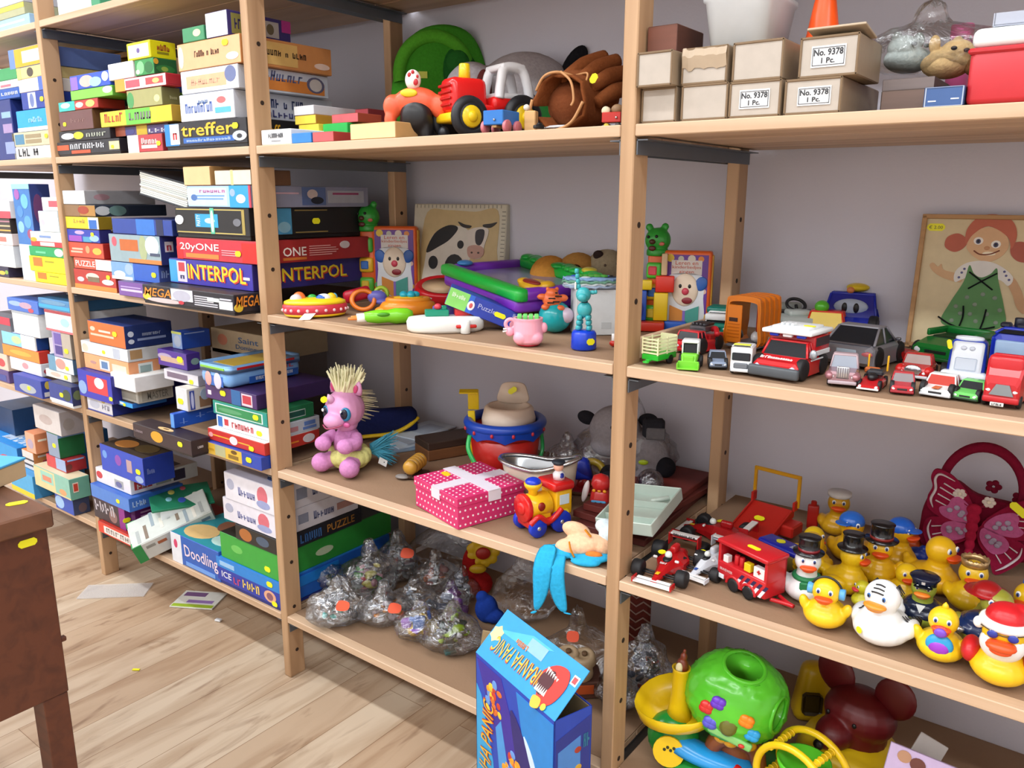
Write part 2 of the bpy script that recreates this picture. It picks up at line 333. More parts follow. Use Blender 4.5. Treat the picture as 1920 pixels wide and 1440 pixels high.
sc.cycles.use_denoising = True
# ---------------------------------------------------------------- the shelving run
Z1, Z2, Z3, Z4, Z5 = .1482, .4767, .799, 1.1183, 1.431
ZS = (Z1, Z2, Z3, Z4, Z5); PX = (-1.6, -.8066, 0, .8, 1.6); PW, PD, TH = .021, .04, .0152
pz = pine('pine_upright', (2, 2, .12)); pxm = pine('pine_board', (.12, 2, 2), 'd2b497', 'b59474'); hard = plaster('hardboard', '94765c', .1); steel = P('6e747c', .45, .6)
rack = empty('shelving_rack', 'long pine shelving run of bolted bays filled with games and toys', 'shelf', (0, .2, 0))
dark = P('2a1a10', .8)
def part(b, name, lab=None):
    o = b.build(name, rack, lab); o.matrix_parent_inverse = Matrix.Translation((0, -.2, 0)); return o
for i, x in enumerate(PX):
    for y in (0, .36):
        b = MB(); b.box(pz, (x+PW/2, y+PD/2, .9), (PW, PD, 1.8), .0015)
        for k in range(17):
            z = .06+k*.1033
            for sx in (x-.0003, x+PW+.0003):
                b.cyl(dark, (sx-.0003, y+PD*.52, z), (sx+.0003, y+PD*.52, z), .0042, n=10, sm=False)
        part(b, 'upright')
for i in range(4):
    x0, x1 = PX[i]+PW+.0005, PX[i+1]-.0005; xc, w = (x0+x1)/2, x1-x0
    for z in ZS:
        b = MB(); b.box(pxm, (xc, .011, z-TH/2), (w, .022, TH), .0012)
        for k in range(4): b.box(pxm, (xc, .072+k*.0985, z-TH/2-.001), (w, .0965, TH-.004), .001)
        if z < 1.5: b.box(hard, (xc, .233, z-.0012), (w-.001, .422, .0022))
        part(b, 'shelf_board')
        for sx in (x0+.001, x1-.001):
            g = MB(); s = 1 if sx < xc else -1
            g.box(steel, (sx+s*.0008, .2, z-TH-.013), (.0016, .392, .02)); g.box(steel, (sx+s*.008, .2, z-TH-.0045), (.016, .392, .0015)); part(g, 'shelf_bracket')
# ---------------------------------------------------------------- board games, bay by bay (stacks listed bottom to top)
W_ = 'f4f4f2'
def px_(f, u0, v0, u1, v1, c, *a): return (f, u0, v0, u1, v1, c, *a)
# ======== second bay from the left, upper shelf
stack(Z4, 'board games on the upper shelf')
G('black flat game box with orange and white bars, lowest of its stack', ('22222a',), 107, 224, 263, d=.3, ex=[px_('F', .0, .35, .2, .75, 'd8562c'), px_('F', .22, .4, .78, .8, 'c9ccd2', 'STRATEGO', .1), px_('F', .24, .05, .55, .3, 'c9512c'), px_('F', .85, .2, 1, .8, 'd8cfa0'), ('F', .9, .4, .007)], tray='15151a')
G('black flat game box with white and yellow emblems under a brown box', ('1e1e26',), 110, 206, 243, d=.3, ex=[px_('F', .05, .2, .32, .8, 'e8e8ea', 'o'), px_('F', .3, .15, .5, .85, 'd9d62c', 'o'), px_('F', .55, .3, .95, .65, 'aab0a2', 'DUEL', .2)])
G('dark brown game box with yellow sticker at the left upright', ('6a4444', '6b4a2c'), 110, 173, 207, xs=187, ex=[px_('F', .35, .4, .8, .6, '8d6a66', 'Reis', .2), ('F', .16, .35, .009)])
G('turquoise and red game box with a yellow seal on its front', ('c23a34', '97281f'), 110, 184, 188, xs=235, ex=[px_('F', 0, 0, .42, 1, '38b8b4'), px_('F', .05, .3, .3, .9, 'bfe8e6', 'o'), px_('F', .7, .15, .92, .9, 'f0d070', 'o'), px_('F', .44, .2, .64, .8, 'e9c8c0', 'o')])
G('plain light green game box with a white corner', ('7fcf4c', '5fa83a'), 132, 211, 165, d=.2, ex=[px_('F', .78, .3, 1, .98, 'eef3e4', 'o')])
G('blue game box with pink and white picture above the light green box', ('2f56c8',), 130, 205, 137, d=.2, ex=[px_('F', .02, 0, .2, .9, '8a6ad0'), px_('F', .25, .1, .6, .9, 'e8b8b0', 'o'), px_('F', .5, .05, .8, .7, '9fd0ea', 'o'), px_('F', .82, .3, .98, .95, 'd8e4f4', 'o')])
stack(Z4, 'board games on the upper shelf')
G('yellow tan long box deep in the upper shelf', ('d0a24c',), 118, 225, 119, Y=.275, d=.1, ex=[px_('F', .38, .3, .55, .8, '25406a')])
G('orange long box with grey word, deep at the back of the shelf', ('c98a2e',), 115, 240, 86, Y=.275, d=.1, ex=[px_('F', .28, .15, .95, .65, 'b9a68a', 'PUZZELS')])
stack(Z4, 'board games on the upper shelf')
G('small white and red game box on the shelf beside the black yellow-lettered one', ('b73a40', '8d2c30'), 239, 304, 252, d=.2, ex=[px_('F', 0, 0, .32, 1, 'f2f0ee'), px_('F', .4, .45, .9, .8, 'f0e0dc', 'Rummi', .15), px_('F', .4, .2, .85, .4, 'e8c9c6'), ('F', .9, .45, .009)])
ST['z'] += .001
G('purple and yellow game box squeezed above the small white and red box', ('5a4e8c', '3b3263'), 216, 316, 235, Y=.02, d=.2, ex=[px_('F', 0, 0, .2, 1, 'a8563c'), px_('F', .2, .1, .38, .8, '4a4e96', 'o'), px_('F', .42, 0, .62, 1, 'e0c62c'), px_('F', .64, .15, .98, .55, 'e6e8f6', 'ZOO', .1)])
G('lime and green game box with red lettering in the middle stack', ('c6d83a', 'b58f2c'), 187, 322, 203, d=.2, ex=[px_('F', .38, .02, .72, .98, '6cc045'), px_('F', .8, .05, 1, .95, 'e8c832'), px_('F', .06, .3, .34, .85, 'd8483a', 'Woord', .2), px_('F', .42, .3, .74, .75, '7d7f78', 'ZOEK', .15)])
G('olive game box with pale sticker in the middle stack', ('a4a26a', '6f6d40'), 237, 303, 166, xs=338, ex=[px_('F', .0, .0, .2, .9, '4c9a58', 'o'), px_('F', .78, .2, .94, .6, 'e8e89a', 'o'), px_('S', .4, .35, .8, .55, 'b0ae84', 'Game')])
G('white and red flat game box with orange end over the olive box', ('efe6e4', 'b02a36'), 215, 311, 143, xs=340, ex=[px_('F', 0, 0, .2, 1, 'dba03c'), px_('F', .22, .2, .5, .8, 'd65868'), px_('F', .62, .25, .95, .8, 'cf4a50'), px_('F', .75, .3, .88, .7, 'ecd07a', 'o'), px_('S', .15, .15, .9, .85, 'a8222e')])
z_keep = ST['z']
G('small plain white carton on the red and white flat box', (W_,), 202, 249, 117, d=.05, keep=True)
G('green game box printed with dark swirls beneath the yellow box', ('2f8f48', '1d5c33'), 252, 288, 110, xs=331, ex=[px_('F', .1, .1, .5, .9, '7fc08a', 'o'), px_('F', .5, .1, .95, .8, '1b6a32', 'o'), px_('F', .05, .1, .25, .4, 'dfe9c8', 'o'), px_('S', .1, .1, .9, .6, '2c7a3c', 'o'), px_('S', .3, .2, .6, .5, '86ae4a', 'o'), px_('S', 0, .6, .2, .95, 'd0a030', 'o')])
G('bright yellow box with white front panel on top of the middle stack', ('e8e21e', 'd8d010'), 237, 281, 78, xs=329, ex=[px_('F', .07, .12, .93, .85, W_), px_('F', .42, .35, .56, .65, '6b5a9a', 'o'), px_('S', .25, .45, .75, .8, 'a03c2a', '3IN1', .1), px_('S', .25, .25, .7, .38, '86801a')])
stack(Z4, 'board games on the upper shelf')
G('black and blue game box with thick yellow lowercase lettering, upper shelf', ('23232b', '1a1a20'), 308, 462, 226, xs=560, ex=[px_('F', 0, .05, .18, .97, '2583c8'), px_('F', .07, .1, .19, .95, 'e8eef4'), px_('F', .1, .3, .17, .7, 'd03a3a', 'x'), px_('F', .22, .4, .86, .92, 'edbb2e', 'treffer'), px_('F', .24, .12, .86, .34, '2a62b4'), px_('F', .28, .17, .82, .29, 'b8cdea', 'gezelschapsspel'), px_('F', .84, .1, 1, .5, 'c4ccd6', 'o'), px_('F', .89, .2, .95, .38, '33343c', 'o'), ('F', .88, .7, .011), px_('S', .24, .3, .8, .8, 'd9a426', 'treffer')], tray='111116')
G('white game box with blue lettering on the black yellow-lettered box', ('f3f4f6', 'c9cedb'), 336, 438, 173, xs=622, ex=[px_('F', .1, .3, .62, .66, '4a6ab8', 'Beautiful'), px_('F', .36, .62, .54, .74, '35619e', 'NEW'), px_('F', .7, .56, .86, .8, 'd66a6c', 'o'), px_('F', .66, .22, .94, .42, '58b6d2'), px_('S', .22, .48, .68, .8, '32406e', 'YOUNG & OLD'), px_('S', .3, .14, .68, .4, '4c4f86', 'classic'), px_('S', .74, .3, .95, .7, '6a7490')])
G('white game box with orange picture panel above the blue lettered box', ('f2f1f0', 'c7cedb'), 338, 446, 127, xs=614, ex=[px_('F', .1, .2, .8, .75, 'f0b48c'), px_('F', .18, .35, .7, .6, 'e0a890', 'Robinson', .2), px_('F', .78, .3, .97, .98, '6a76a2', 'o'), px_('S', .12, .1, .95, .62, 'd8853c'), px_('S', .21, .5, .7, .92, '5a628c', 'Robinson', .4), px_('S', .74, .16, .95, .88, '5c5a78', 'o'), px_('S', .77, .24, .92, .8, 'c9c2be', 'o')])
z_keep = ST['z']
G('tan wood-look game box with small black word and yellow sticker', ('eeb284', 'c8874e'), 331, 450, 73, xs=620, ex=[px_('F', .01, .1, .1, .9, 'f0cfc0', 'o'), px_('F', .28, .44, .68, .66, '5a3a28', 'Table & Game', .1), px_('F', .78, .15, .97, .42, 'f4dcd0', 'o'), ('F', .78, .78, .011), px_('S', .1, .1, .6, .9, 'd8b068'), px_('S', .22, .42, .7, .62, '3a2a1c', 'TABLE & GAME'), px_('S', .79, .16, .97, .4, 'e6cbbc', 'o')])
z_keep = ST['z']
G('small green carton with a leaf shaped sticker on the tan wood-look box', ('3f8f62',), 341, 382, 50, d=.09, keep=True, ex=[px_('F', .5, .3, .85, .8, 'dfeab0', 'o')])
G('white fronted card box with purple side on the tan wood-look box', ('eef2fa', '3c3474'), 384, 425, 21, xs=543, ex=[px_('S', .06, .1, .4, .9, '8d8a4a'), px_('S', .1, .3, .36, .7, '332c66', 'KAART'), px_('S', .5, .2, .8, .85, 'b4b0ae'), px_('S', .6, .3, .72, .75, '6a6048', 'o'), px_('S', .85, .5, 1, 1, 'b83a90')])
# ======== second bay, middle shelf
stack(Z3, 'board games on the middle shelf')
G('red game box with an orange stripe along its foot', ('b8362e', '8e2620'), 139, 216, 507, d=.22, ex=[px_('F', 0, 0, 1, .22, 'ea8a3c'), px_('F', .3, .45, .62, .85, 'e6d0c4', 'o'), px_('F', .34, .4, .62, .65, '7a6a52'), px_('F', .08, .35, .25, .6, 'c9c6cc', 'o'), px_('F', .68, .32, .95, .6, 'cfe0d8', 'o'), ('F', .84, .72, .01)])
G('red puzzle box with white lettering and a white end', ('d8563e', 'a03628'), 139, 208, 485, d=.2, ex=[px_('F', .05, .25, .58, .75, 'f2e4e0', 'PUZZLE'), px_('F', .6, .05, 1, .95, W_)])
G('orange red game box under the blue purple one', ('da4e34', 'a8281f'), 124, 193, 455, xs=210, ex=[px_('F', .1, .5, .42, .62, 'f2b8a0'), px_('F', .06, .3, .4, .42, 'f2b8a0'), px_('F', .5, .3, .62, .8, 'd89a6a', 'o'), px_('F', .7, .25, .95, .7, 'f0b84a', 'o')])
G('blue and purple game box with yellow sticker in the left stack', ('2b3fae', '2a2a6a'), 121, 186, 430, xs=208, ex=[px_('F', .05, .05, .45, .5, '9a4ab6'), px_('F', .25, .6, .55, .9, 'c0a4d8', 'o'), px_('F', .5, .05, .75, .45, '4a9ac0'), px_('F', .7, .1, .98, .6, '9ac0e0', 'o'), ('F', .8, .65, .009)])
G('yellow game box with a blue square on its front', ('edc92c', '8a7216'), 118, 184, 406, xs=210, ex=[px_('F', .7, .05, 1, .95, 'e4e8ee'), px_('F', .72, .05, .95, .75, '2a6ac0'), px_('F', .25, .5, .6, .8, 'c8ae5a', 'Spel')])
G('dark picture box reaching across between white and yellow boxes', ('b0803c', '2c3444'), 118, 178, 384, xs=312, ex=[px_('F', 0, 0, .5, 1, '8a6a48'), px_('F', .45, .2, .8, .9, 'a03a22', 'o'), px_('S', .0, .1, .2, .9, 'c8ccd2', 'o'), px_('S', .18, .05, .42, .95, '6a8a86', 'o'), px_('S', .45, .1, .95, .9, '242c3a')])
G('flat box with white front and grey side on the left stack', (W_, 'a9a8ac'), 112, 158, 357, xs=290, ex=[px_('S', .12, .3, .34, .75, 'b08a92', 'o')])
stack(Z3, 'board games on the middle shelf')
G('purple game box with white writing at the shelf edge', ('7a52a0', '4b3570'), 222, 268, 529, Y=-.012, d=.2, ex=[px_('F', .1, .35, .95, .5, 'd4c6e6'), px_('F', .1, .6, .9, .68, 'b8a0d4')])
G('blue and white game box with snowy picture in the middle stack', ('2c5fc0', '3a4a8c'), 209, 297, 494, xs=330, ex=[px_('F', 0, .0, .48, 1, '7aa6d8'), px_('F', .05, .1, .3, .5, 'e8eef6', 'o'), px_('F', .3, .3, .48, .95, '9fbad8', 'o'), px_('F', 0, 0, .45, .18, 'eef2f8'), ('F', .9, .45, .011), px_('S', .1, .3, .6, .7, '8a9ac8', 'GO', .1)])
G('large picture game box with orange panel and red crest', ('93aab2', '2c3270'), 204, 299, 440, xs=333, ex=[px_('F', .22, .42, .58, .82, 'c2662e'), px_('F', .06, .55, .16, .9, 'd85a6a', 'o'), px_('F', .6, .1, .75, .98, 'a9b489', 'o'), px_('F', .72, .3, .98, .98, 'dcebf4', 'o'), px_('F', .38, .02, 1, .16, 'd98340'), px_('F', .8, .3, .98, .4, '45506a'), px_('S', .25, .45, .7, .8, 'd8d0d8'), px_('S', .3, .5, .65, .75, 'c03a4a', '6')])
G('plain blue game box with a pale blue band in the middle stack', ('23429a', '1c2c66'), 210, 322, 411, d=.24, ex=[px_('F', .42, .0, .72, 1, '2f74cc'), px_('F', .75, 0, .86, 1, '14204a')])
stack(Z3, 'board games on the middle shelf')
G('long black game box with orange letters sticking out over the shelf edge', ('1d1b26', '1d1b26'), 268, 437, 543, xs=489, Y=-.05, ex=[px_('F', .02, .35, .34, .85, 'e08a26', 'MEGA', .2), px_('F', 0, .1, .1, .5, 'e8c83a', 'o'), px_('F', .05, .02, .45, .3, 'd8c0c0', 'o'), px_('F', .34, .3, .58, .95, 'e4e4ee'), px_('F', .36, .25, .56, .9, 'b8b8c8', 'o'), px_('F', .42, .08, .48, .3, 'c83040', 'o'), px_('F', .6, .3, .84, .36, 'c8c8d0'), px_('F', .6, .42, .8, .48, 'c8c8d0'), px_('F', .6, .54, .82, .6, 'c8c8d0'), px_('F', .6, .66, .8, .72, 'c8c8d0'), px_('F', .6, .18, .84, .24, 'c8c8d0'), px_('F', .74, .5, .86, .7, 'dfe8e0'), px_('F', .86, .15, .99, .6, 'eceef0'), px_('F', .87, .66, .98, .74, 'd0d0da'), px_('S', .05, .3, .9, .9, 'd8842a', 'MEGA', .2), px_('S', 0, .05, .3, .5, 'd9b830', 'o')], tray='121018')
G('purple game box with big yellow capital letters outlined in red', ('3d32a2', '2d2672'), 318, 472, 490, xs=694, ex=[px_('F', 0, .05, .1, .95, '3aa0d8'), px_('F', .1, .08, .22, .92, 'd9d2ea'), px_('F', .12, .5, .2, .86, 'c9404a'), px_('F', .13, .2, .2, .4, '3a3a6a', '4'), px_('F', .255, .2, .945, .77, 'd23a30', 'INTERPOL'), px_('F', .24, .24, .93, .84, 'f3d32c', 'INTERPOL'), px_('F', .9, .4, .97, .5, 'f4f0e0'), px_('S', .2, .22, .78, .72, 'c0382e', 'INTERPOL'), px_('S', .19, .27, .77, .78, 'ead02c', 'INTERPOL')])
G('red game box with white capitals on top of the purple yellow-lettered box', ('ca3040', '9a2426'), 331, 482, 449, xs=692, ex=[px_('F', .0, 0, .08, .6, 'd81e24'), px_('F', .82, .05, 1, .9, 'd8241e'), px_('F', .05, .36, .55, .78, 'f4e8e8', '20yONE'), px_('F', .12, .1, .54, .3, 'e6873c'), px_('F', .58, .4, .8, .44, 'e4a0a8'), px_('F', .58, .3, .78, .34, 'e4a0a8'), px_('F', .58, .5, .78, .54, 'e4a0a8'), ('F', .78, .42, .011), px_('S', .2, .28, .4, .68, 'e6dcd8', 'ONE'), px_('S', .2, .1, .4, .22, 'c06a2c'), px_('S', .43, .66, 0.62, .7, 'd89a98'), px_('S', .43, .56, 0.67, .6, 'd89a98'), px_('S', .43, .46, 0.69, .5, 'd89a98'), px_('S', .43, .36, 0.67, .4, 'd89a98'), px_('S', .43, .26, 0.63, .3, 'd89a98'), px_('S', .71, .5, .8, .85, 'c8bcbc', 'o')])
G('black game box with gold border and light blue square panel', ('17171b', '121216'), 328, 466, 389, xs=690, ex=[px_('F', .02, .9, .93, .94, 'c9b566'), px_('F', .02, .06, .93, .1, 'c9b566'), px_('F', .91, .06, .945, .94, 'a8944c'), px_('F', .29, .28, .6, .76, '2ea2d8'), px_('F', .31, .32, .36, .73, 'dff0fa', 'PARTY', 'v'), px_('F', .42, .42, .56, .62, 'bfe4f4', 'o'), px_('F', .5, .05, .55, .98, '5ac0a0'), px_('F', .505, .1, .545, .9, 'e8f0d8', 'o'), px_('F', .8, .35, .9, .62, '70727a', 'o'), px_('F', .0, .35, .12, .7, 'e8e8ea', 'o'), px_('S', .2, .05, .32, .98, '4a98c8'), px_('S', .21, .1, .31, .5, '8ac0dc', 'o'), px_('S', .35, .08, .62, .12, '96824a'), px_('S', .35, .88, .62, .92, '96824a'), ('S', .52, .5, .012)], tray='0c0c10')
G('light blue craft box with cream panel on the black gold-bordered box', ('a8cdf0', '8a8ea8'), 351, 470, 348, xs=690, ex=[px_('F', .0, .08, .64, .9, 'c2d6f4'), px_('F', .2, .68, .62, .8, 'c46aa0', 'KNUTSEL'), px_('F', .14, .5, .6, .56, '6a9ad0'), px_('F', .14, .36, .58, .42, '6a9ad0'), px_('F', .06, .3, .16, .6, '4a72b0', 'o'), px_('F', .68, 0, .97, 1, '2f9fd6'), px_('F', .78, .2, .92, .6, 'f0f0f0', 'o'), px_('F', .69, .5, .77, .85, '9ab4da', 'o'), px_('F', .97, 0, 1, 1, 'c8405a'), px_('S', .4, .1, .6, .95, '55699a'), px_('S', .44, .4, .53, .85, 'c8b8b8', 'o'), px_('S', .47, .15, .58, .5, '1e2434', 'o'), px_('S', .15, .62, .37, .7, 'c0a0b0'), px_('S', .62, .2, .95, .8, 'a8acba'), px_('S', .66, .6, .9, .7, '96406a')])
z_keep = ST['z']
G('plain light wooden box at the left on the light blue craft box', ('e2bf8c', 'b98e58'), 343, 393, 312, d=.1, keep=True, name='wooden_box', cat='wooden box')
G('cream wooden box beside the plain light wooden box', ('f0e2c4', '6a4a34'), 402, 470, 318, xs=545, name='wooden_box', cat='wooden box', ex=[px_('F', .45, 0, .52, 1, 'e0c890')])
# album slipping down from the top of the stack
p = aty(269, 345, .03); al = empty('photo_album', 'black covered thick album tilted across the top of the game stack', 'album', (p.x+.093, .12, p.z-.012)); al.rotation_euler = (0, math.radians(9.5), 0)
b = MB(); b.box(K('1d222c'), (0, 0, .0255), (.19, .2, .003), .001); b.box(K('1d222c'), (0, 0, -.0255), (.19, .2, .003), .001); b.box(K('1d222c'), (0, .0995, 0), (.19, .003, .05)); b.build('cover', al)
b = MB(); random.seed(3)
for k in range(11): b.box(K(random.choice(['d3d6d0', 'bfc4c0', 'e2e2da'])), (.0, -.002, -.0215+k*.0043), (.186, .192+random.uniform(-.004, .004), .0036))
b.build('pages', al)
# ======== second bay, lower shelf
stack(Z2, 'board games on the lower shelf')
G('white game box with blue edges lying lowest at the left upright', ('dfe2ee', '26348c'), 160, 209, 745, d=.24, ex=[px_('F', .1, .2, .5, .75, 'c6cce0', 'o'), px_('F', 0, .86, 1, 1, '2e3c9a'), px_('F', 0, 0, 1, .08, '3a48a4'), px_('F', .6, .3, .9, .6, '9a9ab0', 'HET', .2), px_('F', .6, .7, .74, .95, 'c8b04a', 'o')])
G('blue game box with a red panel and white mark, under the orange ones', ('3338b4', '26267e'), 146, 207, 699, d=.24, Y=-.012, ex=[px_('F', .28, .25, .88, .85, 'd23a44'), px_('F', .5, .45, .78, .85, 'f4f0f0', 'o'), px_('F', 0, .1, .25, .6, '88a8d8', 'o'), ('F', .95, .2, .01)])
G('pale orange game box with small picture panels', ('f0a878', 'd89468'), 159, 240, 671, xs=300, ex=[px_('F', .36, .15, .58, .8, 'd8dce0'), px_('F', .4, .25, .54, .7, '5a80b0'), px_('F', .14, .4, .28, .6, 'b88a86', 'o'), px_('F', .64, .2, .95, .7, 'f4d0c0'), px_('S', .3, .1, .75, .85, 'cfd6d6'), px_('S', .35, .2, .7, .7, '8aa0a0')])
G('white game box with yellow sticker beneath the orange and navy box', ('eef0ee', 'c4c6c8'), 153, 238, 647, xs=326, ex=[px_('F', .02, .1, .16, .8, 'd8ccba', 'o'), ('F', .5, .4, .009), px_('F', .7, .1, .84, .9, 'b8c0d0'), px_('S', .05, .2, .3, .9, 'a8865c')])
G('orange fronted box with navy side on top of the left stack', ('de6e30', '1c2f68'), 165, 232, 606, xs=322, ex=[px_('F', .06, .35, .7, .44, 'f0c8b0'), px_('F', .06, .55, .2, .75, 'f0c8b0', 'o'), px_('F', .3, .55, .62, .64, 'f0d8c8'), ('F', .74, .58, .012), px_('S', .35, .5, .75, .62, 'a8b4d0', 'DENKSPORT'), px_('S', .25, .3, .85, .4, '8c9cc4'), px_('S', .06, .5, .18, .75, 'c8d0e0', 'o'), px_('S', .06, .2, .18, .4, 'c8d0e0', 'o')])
stack(Z2, 'board games on the lower shelf')
G('large flat dark brown game box with a gold ring, jutting over the edge', ('33222a', '2a1c22'), 251, 357, 810, xs=394, Y=-.06, d=.3, ex=[px_('F', .32, .15, .53, .9, 'd8a026', 'o'), px_('F', .03, .45, .18, .6, '9a8a90', 'SCHAT'), ('F', .82, .55, .011), px_('S', .3, .4, .6, .55, 'c8c0c4', 'SCHAT'), px_('T', .35, .2, .6, .5, 'e2bd84', 'o'), px_('T', .43, .3, .53, .42, '6a4a2a', 'o')], tray='1a1014')
zb = ST['z']
G('bright cyan flat game box with white badge on the dark brown box', ('2a9ade', '1a62b4', '26242e'), 213, 249, 757, xs=314, Y=.004, ex=[px_('F', .2, .3, .6, .85, 'e4eef6', 'o'), ('F', .6, .35, .011)])
G('beige grey-lettered box under a white lid, in the left lower stack', ('a9a7a0', 'b8b6ac'), 217, 258, 727, xs=325, Y=.012, ex=[px_('S', .1, .1, .95, .85, '9a9890'), px_('S', .25, .2, .85, .75, '6a6864', 'MASTER'), px_('F', .1, .2, .9, .8, '8a877e')])
G('white flat game lid overhanging a beige box, left lower stack', ('f0f0f0', 'e8e8ea', 'f2f1ee'), 208, 252, 703, xs=326, Y=-.004, ex=[px_('T', .3, .2, .7, .6, 'c8bab0')])
stack(zb, 'board games on the lower shelf')
G('bright blue box with pale crosses on the dark brown box', ('5a9ae8', '1d52b8'), 319, 326, 776, xs=408, Y=-.03, ex=[px_('S', .12, .3, .3, .32, '7a9adc'), px_('S', .2, .2, .22, .6, '7a9adc'), px_('S', .5, .5, .7, .53, '7a9adc'), px_('S', .58, .4, .61, .75, '7a9adc'), px_('S', .75, .6, .95, .63, '7a9adc')])
G('white and grey carton with blue lettered strip, leaning on the bright blue box', ('d8dade', 'cfcac4'), 329, 350, 728, xs=395, Y=.0, ex=[('F', .4, .4, .013), px_('S', .1, .05, .3, .9, '3c4c9c'), px_('S', .14, .1, .26, .85, 'c8ccec', 'o'), px_('S', .5, .1, .98, .6, '8a6a50'), px_('S', .55, .4, .95, .9, 'a0b0c8', 'o')])
G('grey and white flat game box under the purple box', ('d6d4de', 'a8a4b0'), 308, 371, 698, d=.16, Y=.03, ex=[px_('F', .1, .3, .7, .8, '7a6a80'), ('F', .8, .3, .01)])
G('purple game box with picture strip and yellow sticker', ('523096', '452c86'), 296, 349, 659, xs=375, Y=.045, ex=[px_('F', .0, .4, .5, .8, 'b0a0c0', 'o'), px_('F', .1, .3, .9, .62, 'c8a890'), ('F', .78, .6, .014), px_('S', .3, .3, .9, .7, '86a6a0', 'o')])
G('bright blue carton on the purple box', ('8aa4d0', '1e4cb0'), 322, 340, 622, xs=394, Y=.07, ex=[px_('F', .2, .1, .9, .8, 'a8b4c8', 'o'), px_('F', 0, .86, 1, 1, 'b8c060'), px_('S', .1, .86, .8, .92, '9cb4e0')], lid=False)
stack(Z2+.172, 'board games on the lower shelf')
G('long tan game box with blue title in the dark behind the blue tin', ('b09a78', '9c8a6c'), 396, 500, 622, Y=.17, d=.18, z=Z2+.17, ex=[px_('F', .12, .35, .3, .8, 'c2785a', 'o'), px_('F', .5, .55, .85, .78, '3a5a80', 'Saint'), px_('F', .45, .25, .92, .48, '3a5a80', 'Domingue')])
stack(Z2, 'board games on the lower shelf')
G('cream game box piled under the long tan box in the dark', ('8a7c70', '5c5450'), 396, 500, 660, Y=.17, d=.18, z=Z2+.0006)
stack(Z2, 'board games on the lower shelf')
G('yellow and blue game box lowest in the stack at the middle upright', ('e0b640', '2440a0'), 382, 490, 842, xs=506, Y=-.02, d=.16, ex=[px_('F', .68, 0, 1, 1, '2a48b0'), px_('F', .22, .1, .4, .95, 'b4b48c'), px_('F', .45, .2, .62, .5, '8a6a20'), px_('F', .5, .6, .6, .9, '6a4a10', 'o'), px_('F', .03, .4, .2, .55, 'c89a28'), ('F', .8, .55, .011)])
G('red flat game box with yellow line and white seal', ('c8302c', 'b03028', 'f0ece8'), 391, 500, 818, xs=600, Y=-.01, ex=[px_('F', .1, .48, .4, .58, 'e8b03c'), px_('F', .55, .45, .75, .55, 'e8b03c'), px_('F', .4, .15, .54, .85, 'e8e0e4', 'o'), px_('F', .02, .3, .1, .7, 'e8a0a0', 'o'), ('F', .78, .3, .01), px_('S', .1, .4, .6, .52, 'd8842c'), px_('S', .68, .15, .9, .85, 'd0c8cc', 'o')])
G('white game box with blue end and red word, in the right stack', ('f0f2f4', 'b4bac4'), 407, 504, 790, xs=600, ex=[px_('F', .03, .1, .12, .9, '2c6ab8'), px_('F', .14, .15, .26, .9, 'd8dae4'), px_('F', .16, .3, .24, .8, 'c43a40'), px_('F', .3, .25, .72, .7, 'c84a52', 'COLUMBO'), ('F', .82, .4, .011), px_('S', .15, .25, .55, .6, 'b07a80'), px_('S', .65, .2, .92, .4, '5a7ab8'), px_('S', .68, .5, .9, .8, '5a7ab8')])
G('teal and green game box framed in white', ('1f9488', '1c6e44'), 400, 500, 762, xs=589, ex=[px_('F', .05, .12, .92, .82, 'd8e8e4'), px_('F', .07, .18, .9, .76, '2f8a52'), px_('F', .1, .3, .55, .6, '5aa070', 'o'), ('F', .8, .5, .011), px_('S', .1, .2, .8, .7, 'a8bab4'), px_('S', .11, .26, .79, .64, '174a40')])
G('dark purple game box with blue and red end panels under the tin', ('4a2a68', '3a2458'), 386, 480, 730, d=.2, ex=[px_('F', .52, 0, .7, 1, '2a64a0'), px_('F', .72, .1, .92, .9, 'd8c8d4'), px_('F', .74, .25, .9, .8, 'c03848'), px_('F', .05, .3, .12, .6, 'e6d8e0'), ('F', .36, .6, .012)])
# biscuit tin
z0 = ST['z']+.001; a = aty(374, 700, .0); c_ = aty(428, 700, .0); ti = empty('biscuit_tin', 'light blue tin with red and green striped lid, on the dark purple game box', 'tin', ((a.x+c_.x)/2, .095, z0))
w = (c_.x-a.x)*1.0; h = aty(400, 686, 0).z-z0
b = MB(); b.box(P('7fb2ec', .25), (0, 0, h*.42), (w, .19, h*.84), .014, seg=3); b.build('body', ti)
b = MB(); b.box(P('8cbcf0', .22), (0, 0, h*.9), (w+.004, .194, h*.2), .013, seg=3); b.box(P('c8262c', .25), (w/2+.002, 0, h*.92), (.002, .15, h*.12), .0006); b.box(P('86c440', .25), (0, -.0975, h*.92), (w*.8, .002, h*.12), .0006); b.box(P('d8b84a'), (0, 0, h*1.0), (w*.7, .14, .0012)); b.build('lid', ti)
b = MB(); b.box(P('2c66c0', .3), (0, -.0953, h*.28), (w*.6, .0012, h*.5)); b.ell('e8a8a0', (-.02, -.096, h*.34), (.012, .0014, .016)); b.ell('d8d0e8', (.014, -.096, h*.3), (.014, .0014, .018)); b.box(P('2c62bc', .3), (w/2+.0003, .02, h*.26), (.0012, .13, h*.34)); b.build('picture_print', ti)
text('SPEEL & LEER', ti, 'e4ecf8', (w/2+.0012, .02, h*.3), .1, h*.16, rz_(90)); text('ABC', ti, 'd04a5a', (w/2+.0006, .05, h*.62), .05, h*.17, rz_(90))
